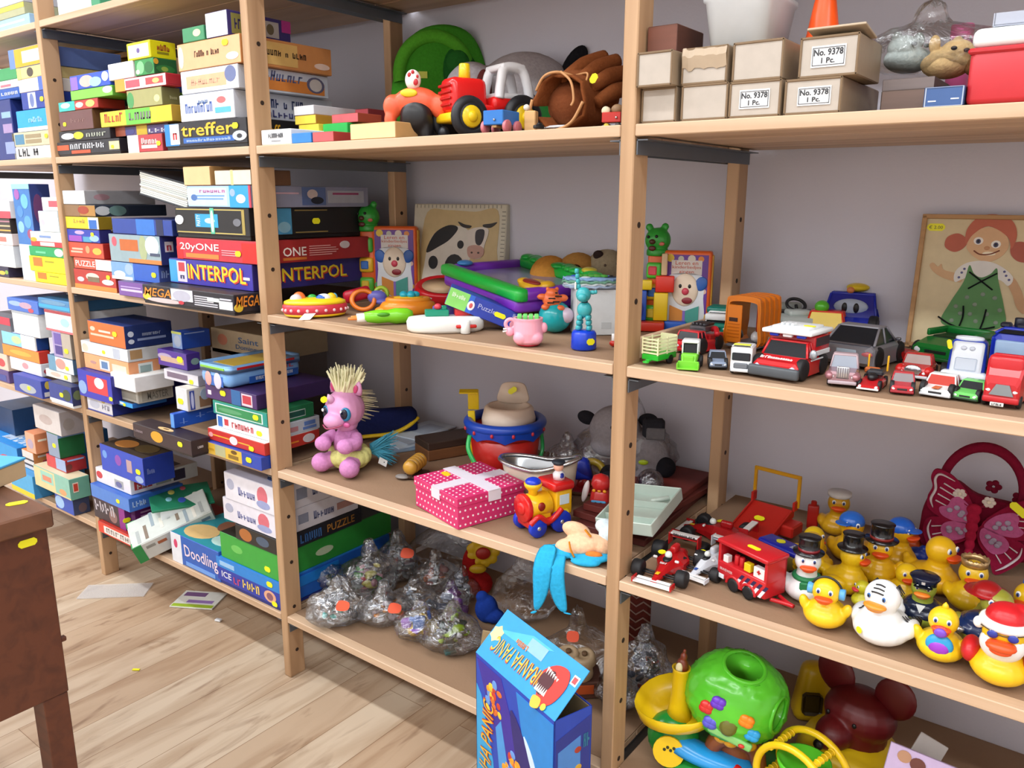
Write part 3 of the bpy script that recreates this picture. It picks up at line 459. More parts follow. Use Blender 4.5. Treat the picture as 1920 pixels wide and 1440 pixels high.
# ======== second bay, bottom shelf
stack(Z1, 'board games on the bottom shelf')
G('red game box with white printed panel at the foot of the left stack', ('d8402e', 'a82c20'), 187, 276, 999, Y=-.02, d=.26, ex=[px_('F', .12, .15, .98, .8, 'e4e0da'), px_('F', .16, .28, .92, .68, 'a89c98', 'SCRABBLE')])
G('purple sided game box with dark lettered front', ('3a3038', '6c1e72'), 170, 232, 942, xs=346, Y=-.01, ex=[px_('F', .05, .4, .7, .9, 'b8b0b8', 'MAAK', -.2), px_('F', .5, .1, .75, .7, '8a6a66', 'o'), px_('F', .82, 0, 1, 1, '8a2a86'), ('S', .02, .5, .012), px_('S', .1, 0, .16, 1, '9a5aa0'), px_('S', .25, .6, .7, .68, 'c8a0cc'), px_('S', .25, .42, .75, .5, 'c8a0cc'), px_('S', .25, .25, .6, .33, 'c8a0cc')])
G('thin blue game box between the purple sided and the white boxes', ('4f82d2', '2a5cb0'), 166, 240, 920, xs=345, Y=-.012, ex=[('F', .72, .5, .01), px_('S', .05, .3, .3, .7, '9ab4dc', 'SPEL')])
G('white game box with red lettered side in the left stack', ('e8e4ea', 'd8d8dc', 'e6e2e6'), 179, 243, 888, xs=372, ex=[px_('F', .02, .3, .2, .8, 'c8404a', 'o'), px_('F', .55, .15, .8, .7, 'a8aaac'), px_('F', .58, .2, .76, .6, '6a6c9a', 'o'), px_('S', .05, .25, .3, .8, 'a82e34'), px_('S', .08, .3, .28, .6, 'd8c8c4', 'TOP'), px_('S', .36, .2, .58, .8, '98a0a0'), px_('S', .62, .15, .8, .85, '3a3048'), px_('T', .1, .3, .9, .8, '5a5a6a'), px_('T', .4, .2, .7, .6, '6a56a0', 'o')])
G('royal blue game box with dark picture top, on top of the left stack', ('2c4cc0', '20369a', '3a3028'), 189, 266, 846, xs=325, ex=[px_('F', .05, .5, .16, .8, '6a9ae0', 'o'), px_('F', .35, .4, .5, .8, '8a4ab0', 'o'), px_('F', .62, .3, .74, .75, 'b89aa0'), ('F', .88, .45, .013), px_('F', .8, .05, .98, .3, '9ab0d8', 'o'), px_('S', .1, .4, .35, .6, '7a8ad0', 'Quiz'), px_('T', .1, .2, .5, .8, 'b87a3c', 'o'), px_('T', .5, .3, .9, .9, '5a4a2c', 'o')])
stack(Z1, 'board games on the bottom shelf')
G('blue and teal game box with white lettering beside the leaning green box', ('2a5cb4', '2a5cb4', '2a8a96'), 322, 408, 1016, Y=.004, d=.2, ex=[px_('F', 0, 0, .22, 1, 'e0e2ea'), px_('F', .06, .5, .14, .8, 'd0406a', 'o'), px_('F', .28, .25, .98, .75, 'e8d4e4', 'Doodling', -.1), px_('F', .3, .05, .9, .18, '6a9ae0'), px_('T', .05, .05, .6, .4, 'd8b478', 'o'), px_('T', .3, .35, .75, .75, '8a5a44', 'o'), px_('T', .6, .1, .98, .35, 'b8d8d0', 'o'), px_('T', .1, .6, .5, .95, '2aa0a8', 'o')])
stack(Z1, 'board games on the bottom shelf')
G('big blue game box with orange badge, lowest at the middle upright', ('2c3ca4', '1d5cb8', '2a88d8'), 408, 522, 1068, xs=733, Y=.004, ex=[px_('F', 0, .58, 1, 1, '2a84d4'), px_('F', .08, .2, .24, .46, 'e8e8f4', 'ICE'), px_('F', .27, .12, .4, .5, 'c84a7a', 'in'), px_('F', .42, .15, .7, .48, 'e8c86a', 'MESS'), px_('F', .76, .06, .94, .52, 'e0a888', 'o'), px_('F', .8, .14, .9, .44, '8a5a6a', 'o'), px_('F', .06, .68, .3, .86, '9ac4ea'), ('F', .86, .8, .012), ('F', .92, .08, .011), px_('S', .1, .5, .5, .9, '1a78d0'), px_('S', .5, .1, .9, .6, '3a5a70', 'o')], tray='1c2c80')
G('flat green game box with black picture top above the big blue one', ('3aa33c', '2a8a34', '2a2622'), 414, 519, 1019, xs=735, Y=.008, ex=[('F', .82, .3, .012), px_('F', .2, .4, .4, .7, '6ac05a', 'o'), px_('T', .2, .05, .45, .3, 'b8742c', 'o'), px_('T', .4, .1, .6, .5, '46607c', 'o'), px_('T', .6, .05, .8, .3, 'c8843a', 'o'), ('T', .72, .12, .012), px_('S', .3, .3, .45, .6, 'b8c8a8', 'o')])
G('black puzzle box with orange print under the white boxes', ('26221f', '1c1c24'), 442, 521, 998, xs=680, d=.2, ex=[px_('F', .1, .1, .4, .9, 'b06a30', 'o'), px_('F', .5, .2, .8, .8, '4a5a70', 'o'), px_('S', .24, .2, .5, .75, '3c6aa8', 'SUPER'), px_('S', .56, .25, .9, .75, 'b07a34', 'PUZZLE')])
G('white game box with slanted blue lettering, the lower of two alike', ('e6e4f0', 'd4d2dc'), 419, 518, 950, xs=672, Y=.008, ex=[px_('F', .28, .3, .62, .6, '6a70a8', 'Bonnie', -.1), px_('F', .66, .2, .86, .9, 'd8707e', 'o'), px_('F', .64, .1, .9, .4, '9aa4d0', 'o'), px_('F', .05, .4, .2, .8, 'b0b4cc', 'o'), px_('S', .24, .3, .36, .7, '8a90a4'), px_('S', .42, .3, .68, .65, '5a628c', 'Bonnie'), px_('S', .72, .3, .96, .6, 'b0847c')])
G('white game box with blue slanted lettering and lid badge, the upper of two alike', ('e8e6f0', 'd4d2dc', 'b8b6c8'), 421, 514, 900, xs=672, ex=[px_('F', .28, .3, .62, .6, '6a70a8', 'Bonnie', -.1), px_('F', .66, .2, .86, .9, 'd8707e', 'o'), px_('F', .64, .1, .9, .4, '9aa4d0', 'o'), px_('F', .05, .4, .2, .8, 'b0b4cc', 'o'), px_('S', .24, .3, .36, .7, '8a90a4'), px_('S', .42, .3, .68, .65, '5a628c', 'Bonnie'), px_('S', .72, .3, .96, .6, 'b0847c'), px_('T', .55, .1, .95, .5, '4a6ab0', 'o'), px_('T', .65, .2, .85, .4, 'd8a870', 'o'), px_('T', .2, .3, .5, .7, '6a5a80', 'o')])
# leaning green and white box, open comic box
p = atz(330, 1000, Z1); lb = empty('board_game_box', 'white game box with green corners leaning out over the bottom shelf edge', 'board game box', (p.x+.075, .05, Z1+.06), -22, 'board games on the bottom shelf'); lb.rotation_euler = (math.radians(20), math.radians(14), math.radians(-22))
b = MB(); b.box(K('c9cbc6'), (0, 0, 0), (.11, .2, .05), .001); b.box(K('c4c8c2'), (0, 0, .0256), (.106, .196, .0006)); [b.box(K(['a3a8a6', '7a6a5a', '8c9aa2', 'd8d4c8'][k % 4]), (random.uniform(-.03, .03), -.08+k*.02, .0262), (random.uniform(.03, .07), .008, .0005)) for k in range(9)]; b.box(K('2a8a48'), (-.045, -.09, .0), (.022, .022, .0515)); b.box(K('2a8a48'), (.045, -.09, .0), (.022, .022, .0515))
for k in range(6): b.box(K(['8a8a84', 'a05a3a', '6a7a8a'][k % 3]), (.0555, -.06+k*.028, random.uniform(-.012, .012)), (.0008, .022, .008))
b.build('carton', lb)
p = atz(374, 1000, Z1); cb = empty('comic_box', 'open white tray with a green comic lid lying askew on it', 'game box', (p.x, .1, Z1+.0675), -25, 'board games on the bottom shelf')
b = MB(); b.box(K('dde4e6'), (0, 0, .02), (.1, .12, .04), .001); b.build('tray', cb)
b = MB(T=tr_(-.012, -.005, .044) @ ry_(6)); b.box(K('1d7a58'), (0, 0, 0), (.13, .15, .006), .001)
for c_, q, s in (('d8d26a', (-.03, -.02), .014), ('c85a6a', (-.045, .01), .012), ('8ac8d8', (.01, -.03), .013), ('3a5ac0', (.025, .0), .016), ('e8e8d8', (0, .035), .012)): b.ell(K(c_), (q[0], q[1], .003), (s, s*.6, .0012))
b.build('lid', cb)
# ======== far left bay
stack(Z4, 'board games in the far left bay')
G('white game box with broken black letters lowest on the far left upper shelf', ('eef0ee',), 26, 97, 274, d=.2, ex=[px_('F', .12, .2, .45, .85, '3a3a40', 'ABC'), px_('F', .52, .25, .68, .8, '3a3a40', 'E')])
G('beige text box with blue square in the far left upper stack', ('c8bfa2',), 22, 96, 246, d=.2, ex=[px_('F', .08, .15, .32, .85, '4a82a4'), px_('F', .36, .55, .76, .8, '9a8a6a'), px_('F', .36, .2, .76, .45, '9a8a6a'), ('F', .9, .6, .01)])
G('cyan box with white name over a white rim, far left upper stack', ('20a0e8', '1a80c0'), 30, 90, 205, d=.2, ex=[px_('F', 0, 0, 1, .18, 'f0f2f4'), px_('F', .38, .4, .82, .65, 'a8daf6', 'mobile')])
G('navy box with a white upright panel, far left upper stack', ('27409c',), 39, 88, 171, d=.2, ex=[px_('F', .28, .05, .6, .95, 'c8d0e4'), px_('F', .35, .1, .52, .9, '6a7ab0', 'o'), ('F', .84, .5, .011)])
G('white carton with blue stripe near the top of the far left upper stack', ('eee8e0',), 34, 83, 146, d=.2, ex=[px_('F', .3, .1, .6, .9, 'c8d2e0'), px_('F', .78, 0, 1, 1, '4a6ac8')])
G('pale yellow carton second from the top of the far left upper stack', ('e4cf8a',), 31, 79, 124, d=.2, ex=[px_('F', .4, .1, .65, .9, '4a4038', 'o'), px_('F', 0, 0, .15, 1, 'f0dc7a')])
G('orange yellow box with white panel on top of the far left upper stack', ('f2a81e', '6a84c0'), 15, 76, 88, d=.2, ex=[px_('F', 0, 0, .18, 1, '6a8ad0'), px_('F', .42, .2, .98, .8, 'fbf2e0')])
stack(Z4, 'board games in the far left bay')
G('navy tall box with white bands at the left border', ('26357c',), -40, 19, 190, d=.1, ex=[px_('F', .7, .1, .98, .3, '8a9ac8'), px_('F', .7, .45, .98, .6, 'a08ab8'), px_('F', .7, .7, .98, .8, '8ab0d8')])
G('blue box with white name at the left border', ('2458b0',), -30, 36, 168, d=.1, ex=[px_('F', .5, .35, .98, .65, 'd8e0f0', 'SPEEL')])
G('white flat box at the left border', ('eceef0',), -30, 34, 153, d=.1, ex=[px_('F', .5, .2, .8, .5, 'd07080')])
G('green bulging box at the left border', ('3a9a5c',), -30, 31, 130, d=.1)
stack(Z3, 'board games in the far left bay')
G('lower of two bright yellow boxes with orange square, far left middle shelf', ('f0e41c',), 66, 125, 512, d=.2, ex=[px_('F', .1, .35, .38, .95, 'dd7a26'), px_('F', .48, .65, .75, .75, 'a89c14')])
G('upper of two bright yellow boxes with orange square, far left middle shelf', ('f0e41c',), 55, 121, 482, d=.2, ex=[px_('F', .12, .35, .38, .92, 'dd7a26'), px_('F', .46, .65, .7, .75, 'a89c14')])
G('green box with white end on the bright yellow boxes', ('1fa260',), 55, 118, 463, d=.2, ex=[px_('F', .75, .1, 1, .9, 'e0ecdc', 'o'), px_('F', .2, .3, .5, .5, '6ac89a')])
G('white box with red foot and yellow corner on the green box', ('f0ece6',), 57, 116, 435, d=.2, ex=[px_('F', 0, 0, 1, .35, 'd03a40'), px_('F', .3, .05, .75, .3, 'f0d8d4'), px_('F', 0, .3, .2, .6, 'f0b030', 'o'), px_('F', .3, .6, .65, .75, '7a96c8')])
G('tall white carton with grey spot, far left middle shelf', ('f2f4f6', 'cfe4ea'), 72, 108, 396, xs=122, ex=[px_('F', .1, .3, .3, .6, 'c4c0d8', 'o')])
G('white carton with red label topmost on the far left middle shelf', ('f2f0f2',), 78, 114, 370, d=.15, ex=[px_('F', .4, .3, .95, .75, 'e05a68')])
stack(Z3, 'board games in the far left bay')
G('dark box with yellow dots at the left border, middle shelf', ('34304c',), -40, 15, 498, d=.1, ex=[px_('F', .7, .2, .9, .6, 'e0c04a', 'o'), px_('F', .9, .3, 1, .7, '8ab04a', 'o')])
G('tall white carton at the left border, middle shelf', ('e8eef2',), -30, 24, 459, d=.1)
G('white carton with red edge at the left border, middle shelf', ('ecdcd8',), -30, 22, 437, d=.1, ex=[px_('F', .5, .3, .8, .7, 'd87a70')])
G('black and yellow striped box at the left border, middle shelf', ('3c3430',), -30, 18, 409, d=.1, ex=[px_('F', .4, .15, 1, .25, 'd8a850'), px_('F', .4, .45, 1, .55, 'c8b890'), px_('F', .4, .75, 1, .85, 'b07a8a')])
G('white topped red carton at the left border, middle shelf', ('eeeef0',), -30, 17, 376, d=.1, ex=[px_('F', .5, 0, 1, .4, 'c84a5a')])
stack(Z3, 'board games in the far left bay')
G('tall blue bubble picture box standing upright, far left middle shelf', ('3a78c0', '2c3c7c'), 22, 54, 345, xs=92, d=.2, Y=.01, ex=[px_('F', 0, 0, 1, .38, 'd2e2f4'), px_('F', .1, .5, .45, .62, '8ac0e8', 'o'), px_('F', .5, .55, .9, .68, '5aa0dc', 'o'), px_('F', .15, .66, .5, .78, '4a8ad0', 'o'), px_('F', .45, .75, .85, .9, '6ab8e8', 'o'), px_('F', .1, .84, .4, .95, 'a05ab0', 'o'), px_('F', .6, .44, .95, .54, 'a04a70', 'o'), px_('F', 0, .95, 1, 1, '9ae0f0'), px_('S', .1, .6, .6, .9, '6a3a6a', 'o'), px_('S', .2, .3, .8, .6, '3a80a0', 'o'), px_('S', 0, 0, 1, .3, 'a8b4cc')])
stack(Z2, 'board games in the far left bay')
G('dark blue picture box lowest by the upright, far left lower shelf', ('2c3f8e', '232c5a'), 92, 140, 722, xs=150, Y=-.02, ex=[px_('F', 0, 0, 1, .15, 'dfe8ee'), ('F', .55, .45, .012), px_('F', .6, .2, .95, .8, '3a4a3a', 'o'), px_('S', .1, .3, .9, .8, '5a6a4a', 'o')], tray='dfe4e8')
G('white box with cream picture, far left lower shelf', ('e6e2d8', 'c9cbc8'), 87, 133, 697, xs=145, ex=[px_('F', .2, .3, .6, .8, 'e0c0b0', 'o'), ('F', .8, .5, .011)])
G('white and blue box with face picture, far left lower shelf', ('dfe6ea', '4a6a8c'), 91, 136, 670, xs=143, ex=[px_('F', 0, .0, .3, 1, '6a9ab8'), px_('F', .3, .2, .7, .9, 'd89a90', 'o'), ('F', .75, .35, .011)])
G('beige box with violet end, far left lower shelf', ('b6aca0', '8a8076'), 98, 131, 624, xs=140, ex=[px_('F', 0, 0, .5, 1, 'a79ac8'), px_('F', .1, .5, .5, .95, '6a58a8'), px_('F', .1, .1, .5, .45, '4a3c8a'), ('F', .72, .3, .013)])
G('white box with red stripes and pale blue spot, far left lower shelf', ('f0f0f2',), 84, 136, 584, d=.2, ex=[px_('F', 0, .86, 1, 1, 'a8404a'), px_('F', 0, 0, 1, .1, 'd86a74'), px_('F', .55, .3, .85, .7, 'a8dce0', 'o')])
G('blue box with cyan band topmost by the upright, far left lower shelf', ('4a86b8',), 72, 129, 560, d=.2, ex=[px_('F', 0, .15, 1, .45, '3aa8e4'), px_('F', .1, .5, .9, .9, '6a98bc', 'o')])
stack(Z2, 'board games in the far left bay')
G('blue box with bright cartoon spots at the shelf edge, far left lower shelf', ('3348a4', '2c3c9c'), 26, 76, 708, xs=90, Y=-.02, ex=[px_('F', .2, .1, .8, .6, 'a8b0b8', 'o'), ('F', .55, .4, .011), px_('S', .3, .5, .8, .95, 'c8b04a', 'o'), px_('S', .2, .1, .7, .35, 'd0d0d8')])
G('white box with small red crest, far left lower shelf', ('e4e2e6', 'd6d6da'), 20, 76, 676, xs=91, ex=[px_('F', .4, .3, .6, .8, 'd89aa0', 'o'), px_('S', .2, .2, .8, .6, 'b03a44', 'o')])
G('orange game box with red end, far left lower shelf', ('e8923a', 'cc3a2c'), 6, 72, 652, xs=92, ex=[px_('F', .2, .3, .8, .7, 'e8b04a', 'o')])
G('white and sky blue box with navy end, far left lower shelf', ('8ad0ec', '1d4490', 'eef2f4'), 4, 64, 626, xs=90, ex=[px_('F', .3, .2, .6, .8, 'bfe8a0', 'o'), px_('F', .6, 0, 1, 1, 'f0f4f6'), px_('S', 0, 0, .1, 1, 'f0f4f6'), px_('S', 0, .9, 1, 1, 'f0f4f6')])
G('stack-top white carton, far left lower shelf', ('eef0f2',), 23, 70, 586, d=.2, ex=[px_('F', 0, .9, 1, 1, 'a8b0b8')])
G('blue picture box topmost at the left, far left lower shelf', ('4a74cc',), 14, 70, 562, d=.2, ex=[px_('F', .05, .4, .5, .8, '9ab8ea', 'o'), px_('F', .4, .3, .8, .8, 'c0a0b8', 'o'), px_('F', .68, .05, .85, .4, 'd04a5a', 'o')])
stack(Z2, 'board games in the far left bay')
G('purple game box at the left border, lower shelf', ('5c4a86',), -30, 15, 690, d=.1, ex=[px_('F', .5, .1, .9, .6, '3a4a9a')])
G('cream and red carton at the left border, lower shelf', ('dcc8b8',), -30, 12, 660, d=.1, ex=[px_('F', .6, .2, .9, .7, 'c84a50', 'o')])
G('dark grey carton at the left border, lower shelf', ('6c6e78',), -30, 18, 592, d=.1, ex=[px_('F', .3, .8, 1, 1, 'c83a50')])
stack(Z1, 'board games in the far left bay')
G('blue box lying lowest under the teal box, far left bottom shelf', ('2c50b4', '303c5c'), 104, 136, 931, xs=168, Y=-.01, ex=[px_('F', 0, .1, .5, .9, '9ac0ea', 'o'), px_('S', .3, .1, .8, .7, '5a4a50', 'o')])
G('teal and cream box with red square logo, far left bottom shelf', ('e0cf9c', '6aa898', 'd8c8a8'), 65, 128, 886, xs=167, Y=-.015, ex=[px_('F', .2, .35, .55, .9, '9ad0c0'), px_('F', .25, .45, .5, .7, 'd88a70'), px_('F', .6, .1, 1, 1, '8ac0b0'), px_('F', .7, .1, .9, .4, 'd8a070', 'o'), px_('S', .15, .35, .42, .8, 'e8d0c4'), px_('S', .18, .4, .39, .75, 'c04434')])
G('red box with pale blue band, far left bottom shelf', ('c8424a', '9c2a30'), 88, 122, 858, xs=162, ex=[px_('F', .5, .1, 1, 1, '9ab0d8'), px_('S', .1, .88, .9, 1, '8ab0e8'), px_('S', 0, .2, .3, .7, '6a3030', 'o')])
G('blue topped box with dark green end, far left bottom shelf', ('8a9ab4', '1e6a3c', '5a8ccc'), 88, 108, 813, xs=158, ex=[('F', .6, .5, .012), px_('S', .0, .86, 1, 1, '7aa4dc')])
G('grey white carton topmost at the upright, far left bottom shelf', ('cfcaca', 'a9a4a8'), 63, 110, 766, xs=155, ex=[px_('F', .2, .3, .7, .7, 'b8aaa8', 'o'), px_('S', .1, .2, .6, .7, 'a09a98', 'o')])
stack(Z1, 'board games in the far left bay')
G('cyan box with yellow foot, far left bottom shelf', ('4aa8dc', '3a8ac4'), 20, 60, 885, Y=-.02, d=.15, ex=[px_('F', 0, 0, 1, .22, 'e4cc2c')])
G('striped black and white carton with orange side, far left bottom shelf', ('d8d4d2', 'd8874a'), 42, 62, 846, xs=90, ex=[px_('F', .0, .5, 1, .6, '3a3a40'), px_('F', 0, .2, 1, .3, '3a3a40'), px_('S', .3, .7, .9, .8, 'f0dcc8'), px_('S', .6, .1, 1, .5, 'b0404c')])
G('salmon box with white lines, far left bottom shelf', ('d8a88c', 'd88a62'), 47, 64, 812, xs=92, ex=[px_('S', .2, .6, .8, .7, 'f4ecd8'), px_('F', .2, .2, .8, .7, 'b0a0b8', 'o')])
stack(Z1, 'board games in the far left bay')
G('blue game box with slanted white title at the left border, bottom shelf', ('2a9ae0', '2270b8', '2c8ad8'), -40, 30, 826, d=.28, ex=[px_('T', .4, .1, .98, .3, 'e8f0f8', 'SPEELGOED'), px_('F', .5, .2, .9, .7, 'c05a70', 'o')])
G('navy box in the shade at the left border, bottom shelf', ('2a4a74', '24446c'), -30, 22, 760, d=.28, Y=.06, ex=[px_('S', .2, .1, .8, .4, '3a2a30', 'o')])
# ======== top shelf corners that show at the upper left
stack(Z5, 'boxes on the top shelf')
G('white carton on the top shelf at the second upright', (W_,), 103, 166, -40, d=.18, name='carton', cat='carton')
G('green carton behind the white one on the top shelf', ('3a9068',), 168, 184, -30, d=.1, z=Z5+.0006, name='carton', cat='carton')
stack(Z5, 'boxes on the top shelf')
G('pale blue flat box on the far left top shelf', ('9cc6ea',), -30, 56, 36, d=.2, ex=[px_('F', .2, .4, .9, .6, 'e8f0f8')], name='carton', cat='carton')
G('olive green bundle box on the far left top shelf', ('a8aa86',), -30, 46, 14, d=.2, name='carton', cat='carton', ex=[px_('F', 0, .6, 1, 1, 'd8c84a')])
G('grey and white carton uppermost on the far left top shelf', ('b8bcc4',), -30, 40, -30, d=.2, name='carton', cat='carton')
# ---------------------------------------------------------------- third bay: toys
TOYS4, TOYS3, TOYS2 = 'toys on the upper shelf', 'baby toys on the middle shelf', 'toys on the lower shelf'
# ======== upper shelf: small game boxes
def sbox(label, col, xl, xr, yt, d=.07, z=None, Y=.012, side=None, ex=(), **k):
    return G(label, (col, side), xl, xr, yt, Y=Y, d=d, z=z, ex=ex, name='card_game_box', cat='card game box', lid=True, **k)
stack(Z4, 'small card game boxes on the upper shelf'); b0 = Z4+.0006
sbox('flat white box with small black print at the upright, upper shelf edge', 'eff1f4', 481, 545, 243, .09, ex=[px_('F', .25, .45, .75, .75, '55585e', 'REKENSPEL'), px_('F', .35, .2, .65, .3, '9a9ca2')])
stack(b0, 'small card game boxes on the upper shelf'); sbox('blue card box at the shelf edge between white and red ones', '2c7fd0', 547, 583, 249, .07)
stack(b0, 'small card game boxes on the upper shelf'); sbox('red card box at the shelf edge before the wooden box', 'd85a5e', 586, 625, 247, .07, side='a83c38')
stack(b0, 'small card game boxes on the upper shelf')
sbox('lower yellow card box behind the blue one', 'e6d34c', 560, 597, 233, .08, Y=.085); sbox('upper yellow card box with ochre side', 'ecd750', 553, 592, 216, .1, Y=.085, side='b8842c'); sbox('white card box on the yellow ones', 'f0f1f2', 551, 588, 198, .14, Y=.085, side='cfcdd2')
stack(b0, 'small card game boxes on the upper shelf')
sbox('green card box under the red ones', '27b84e', 605, 651, 231, .05, Y=.09); sbox('nearer red card box on the green box', 'd26066', 622, 671, 213, .06, Y=.1, side='a84a34')
stack(b0, 'small card game boxes on the upper shelf'); sbox('navy card box at the back under a red one', '4a5a78', 640, 700, 228, .08, Y=.19)
sbox('farther red card box at the back', 'cb5560', 645, 690, 205, .08, Y=.19, side='96343a')
stack(b0, None); G('light wooden box with sliding lid at the shelf edge', ('e8c796', 'c9a06a'), 656, 741, 230, Y=.012, d=.075, name='wooden_box', cat='wooden box', lid=False)
# ======== upper shelf toys
R, u = toy('action_figure', 'broad toy man in orange and black with a white head, beside the tractor', 'toy figure', 782, 240, Z4, -8, TOYS4, y=.07); u *= 1.22
b = MB(u); b.ell('e8603c', (0, 0, 55), (36, 18, 22)); b.ell('e8603c', (-36, -2, 48), (15, 13, 18)); b.ell('e8603c', (36, -2, 48), (15, 13, 18)); b.ell('e8603c', (-40, -6, 28), (9, 9, 16)); b.build('torso', R, fuse=2.2)
b = MB(u); b.ell('17171b', (0, -6, 34), (25, 17, 26)); b.cyl('17171b', (-14, -3, 0), (-12, -3, 30), 12, 14); b.cyl('17171b', (14, -3, 0), (12, -3, 30), 12, 14); b.build('trousers', R, fuse=2.2)
b = MB(u); b.ell('20242c', (-42, -8, 10), (9, 9, 9)); b.ell('20242c', (42, -8, 10), (9, 9, 9)); b.build('gloves', R)
b = MB(u); b.ell('f0ece8', (-4, -4, 86), (12, 11, 15)); b.build('head', R); b = MB(u)
for x, z, s in ((-8, 92, 3), (1, 82, 4), (-3, 96, 2.5), (4, 90, 2)): b.ell('c02430', (x, -13, z), (s, 2, s*1.2))
b.build('red_mask', R); b = MB(u); b.ell('f0d02c', (-9, -17, 66), (13, 3, 6)); b.build('badge', R)
R, u = toy('frog_bag', 'green frog shaped bag with arched handle leaning at the wall', 'bag', 822, 232, Z4, 0, TOYS4, y=.39); u *= 1.32
b = MB(u); o = smooth_poly([(-62, 0), (-66, 50), (-56, 110), (-30, 150), (10, 162), (46, 150), (66, 110), (70, 50), (62, 0)]); b.prism(Fb('3f8f26'), o, -14, 14, bev=.06, sm=True); b.build('body', R)
b = MB(u); b.torus(Fb('56a82e'), (-4, -12, 96), 48, 9, rx_(90), a0=10, a1=190, sy=1.05); b.build('handle', R)
b = MB(u); b.ell(Fb('1f5f24'), (36, -14, 88), (26, 9, 46), ry_(-18)); b.ell(Fb('266a28'), (28, -20, 112), (16, 8, 16)); b.build('side_pocket', R)
b = MB(u); b.box('c8d03a', (-20, -15, 96), (12, 1.5, 9)); b.build('price_sticker', R)
R, u = toy('plush_frog', 'small green plush face with blue eyes in a black hood', 'plush toy', 822, 240, Z4, 0, TOYS4, y=.22); u *= 1.25
b = MB(u); b.ell(Fb('1c1c22'), (0, 0, 34), (32, 18, 36)); b.ell(Fb('1c1c22'), (-26, 0, 60), (9, 8, 12)); b.ell(Fb('1c1c22'), (24, 0, 62), (8, 8, 9)); b.build('hood', R, fuse=2)
b = MB(u); b.ell(Fb('4aa83a'), (0, -9, 38), (22, 13, 21)); b.build('face', R)
for s in (-1, 1): b = MB(u); b.ell('cfd8ee', (s*9, -20, 46), (6, 3, 7)); b.ell('2c4a96', (s*9, -22.5, 45), (3.2, 2, 4.4)); b.build('eye', R)
MB(u).ell('c88ca0', (30, -10, 46), (7, 6, 9)).build('ear', R)
R, u = toy('toy_tractor', 'red plastic tractor with white cab and big yellow hubbed wheels', 'toy tractor', 915, 243, Z4, -60, TOYS4, y=.155); u *= 1.22
b = MB(u); red = P('e02020', .22); b.box(red, (0, -42, 62), (48, 62, 50), 9, seg=3, taper=(.86, .95)); b.box(red, (0, 32, 52), (56, 78, 22), 8, seg=3); b.box(red, (0, -8, 40), (50, 60, 20), 5, seg=2); b.build('bonnet', R)
b = MB(u)
for k in range(4): b.box('b81418', (0, -74, 48+k*9), (38, 2.5, 4), 1)
b.build('grille', R)
b = MB(u); wh = P('eef0f4', .3)
for s in (-1, 1): b.tube(wh, [(s*23, 6, 60), (s*22, 10, 84), (s*20, 18, 104), (s*20, 46, 104), (s*22, 56, 84), (s*23, 60, 62)], 7.5, 10)
b.box(wh, (0, 31, 106), (54, 42, 10), 3.5, seg=2); b.box(wh, (0, 31, 64), (54, 60, 9), 3, seg=2); b.build('cab', R)
MB(u).cyl(P('f2ca1c', .25), (0, -40, 86), (0, -40, 108), 9, 8).build('exhaust', R); b = MB(u); b.box(P('f4c81e', .25), (0, -50, 30), (56, 52, 14), 4, seg=2); b.build('chassis', R)
for x, y, r, w in ((-33, -50, 30, 18), (33, -50, 30, 18), (-36, 40, 33, 20), (36, 40, 33, 20)):
    b = MB(u); s = 1 if x > 0 else -1; b.torus(P('1c1e24', .5), (x, y, r), r*.74, r*.27, ry_(90)); b.cyl(P('1c1e24', .5), (x-w*.4, y, r), (x+w*.4, y, r), r*.72); t = b.build('wheel', R)
    b = MB(u); b.cyl(P('f2cc22', .25), (x+s*2, y, r), (x+s*(w*.55), y, r), r*.62, r*.5); b.ell(P('f2cc22', .25), (x+s*w*.55, y, r), (5, 8, 8)); b.build('hub', t)
R, u = toy('plush_dog', 'grey white plush dog lying behind the tractor with one black ear', 'plush toy', 968, 228, Z4, 0, TOYS4, y=.37); u *= 1.62
b = MB(u); f = Fb('aaa4a8'); b.ell(f, (10, 0, 50), (60, 34, 52)); b.ell(f, (-50, -10, 44), (36, 26, 46)); b.ell(f, (20, -10, 20), (70, 30, 24)); b.build('body', R, fuse=3)
MB(u).ell(Fb('1a1a1e'), (64, -6, 84), (12, 8, 26), ry_(28)).build('ear', R); MB(u).ell(Fb('5a2624'), (-36, -34, 56), (9, 7, 22)).build('ear', R); MB(u).ell('22202a', (-56, -36, 58), 3.5).build('eye', R)
R, u = toy('toy_block', 'green plastic toy half hidden behind the baseball glove', 'toy', 1018, 226, Z4, 20, TOYS4, y=.31); u *= 1.5
b = MB(u); b.box(P('1c9a3c', .3), (0, 0, 30), (44, 30, 56), 7, seg=2, taper=(.8, .8)); b.build('body', R); MB(u).ell('1c1e22', (-22, -10, 52), (9, 8, 9)).build('knob', R)
R, u = toy('toy_wagon', 'blue wooden wagon with pink wheels in front of the tractor', 'toy wagon', 940, 241, Z4, -33, TOYS4, y=.05)
b = MB(u); b.box(P('2470c0', .4), (0, 0, 28), (44, 58, 26), 1.5); b.build('body', R); b = MB(u); b.box(Wd('c9a06a'), (0, 0, 13), (10, 50, 5), 1); b.build('axle_bar', R)
for x in (-24, 24):
    for y in (-18, 18): b = MB(u); b.cyl(P('c8727c', .4), (x-3.5, y, 12), (x+3.5, y, 12), 12); b.build('wheel', R)
MB(u).ell(P('b8bcc4', .2, 1), (4, -30, 24), (2.5, 3, 2.5)).build('hook', R)
R, u = toy('wooden_figure', 'small plain wooden block figure between wagon and glove', 'toy', 996, 241, Z4, -20, TOYS4, y=.08)
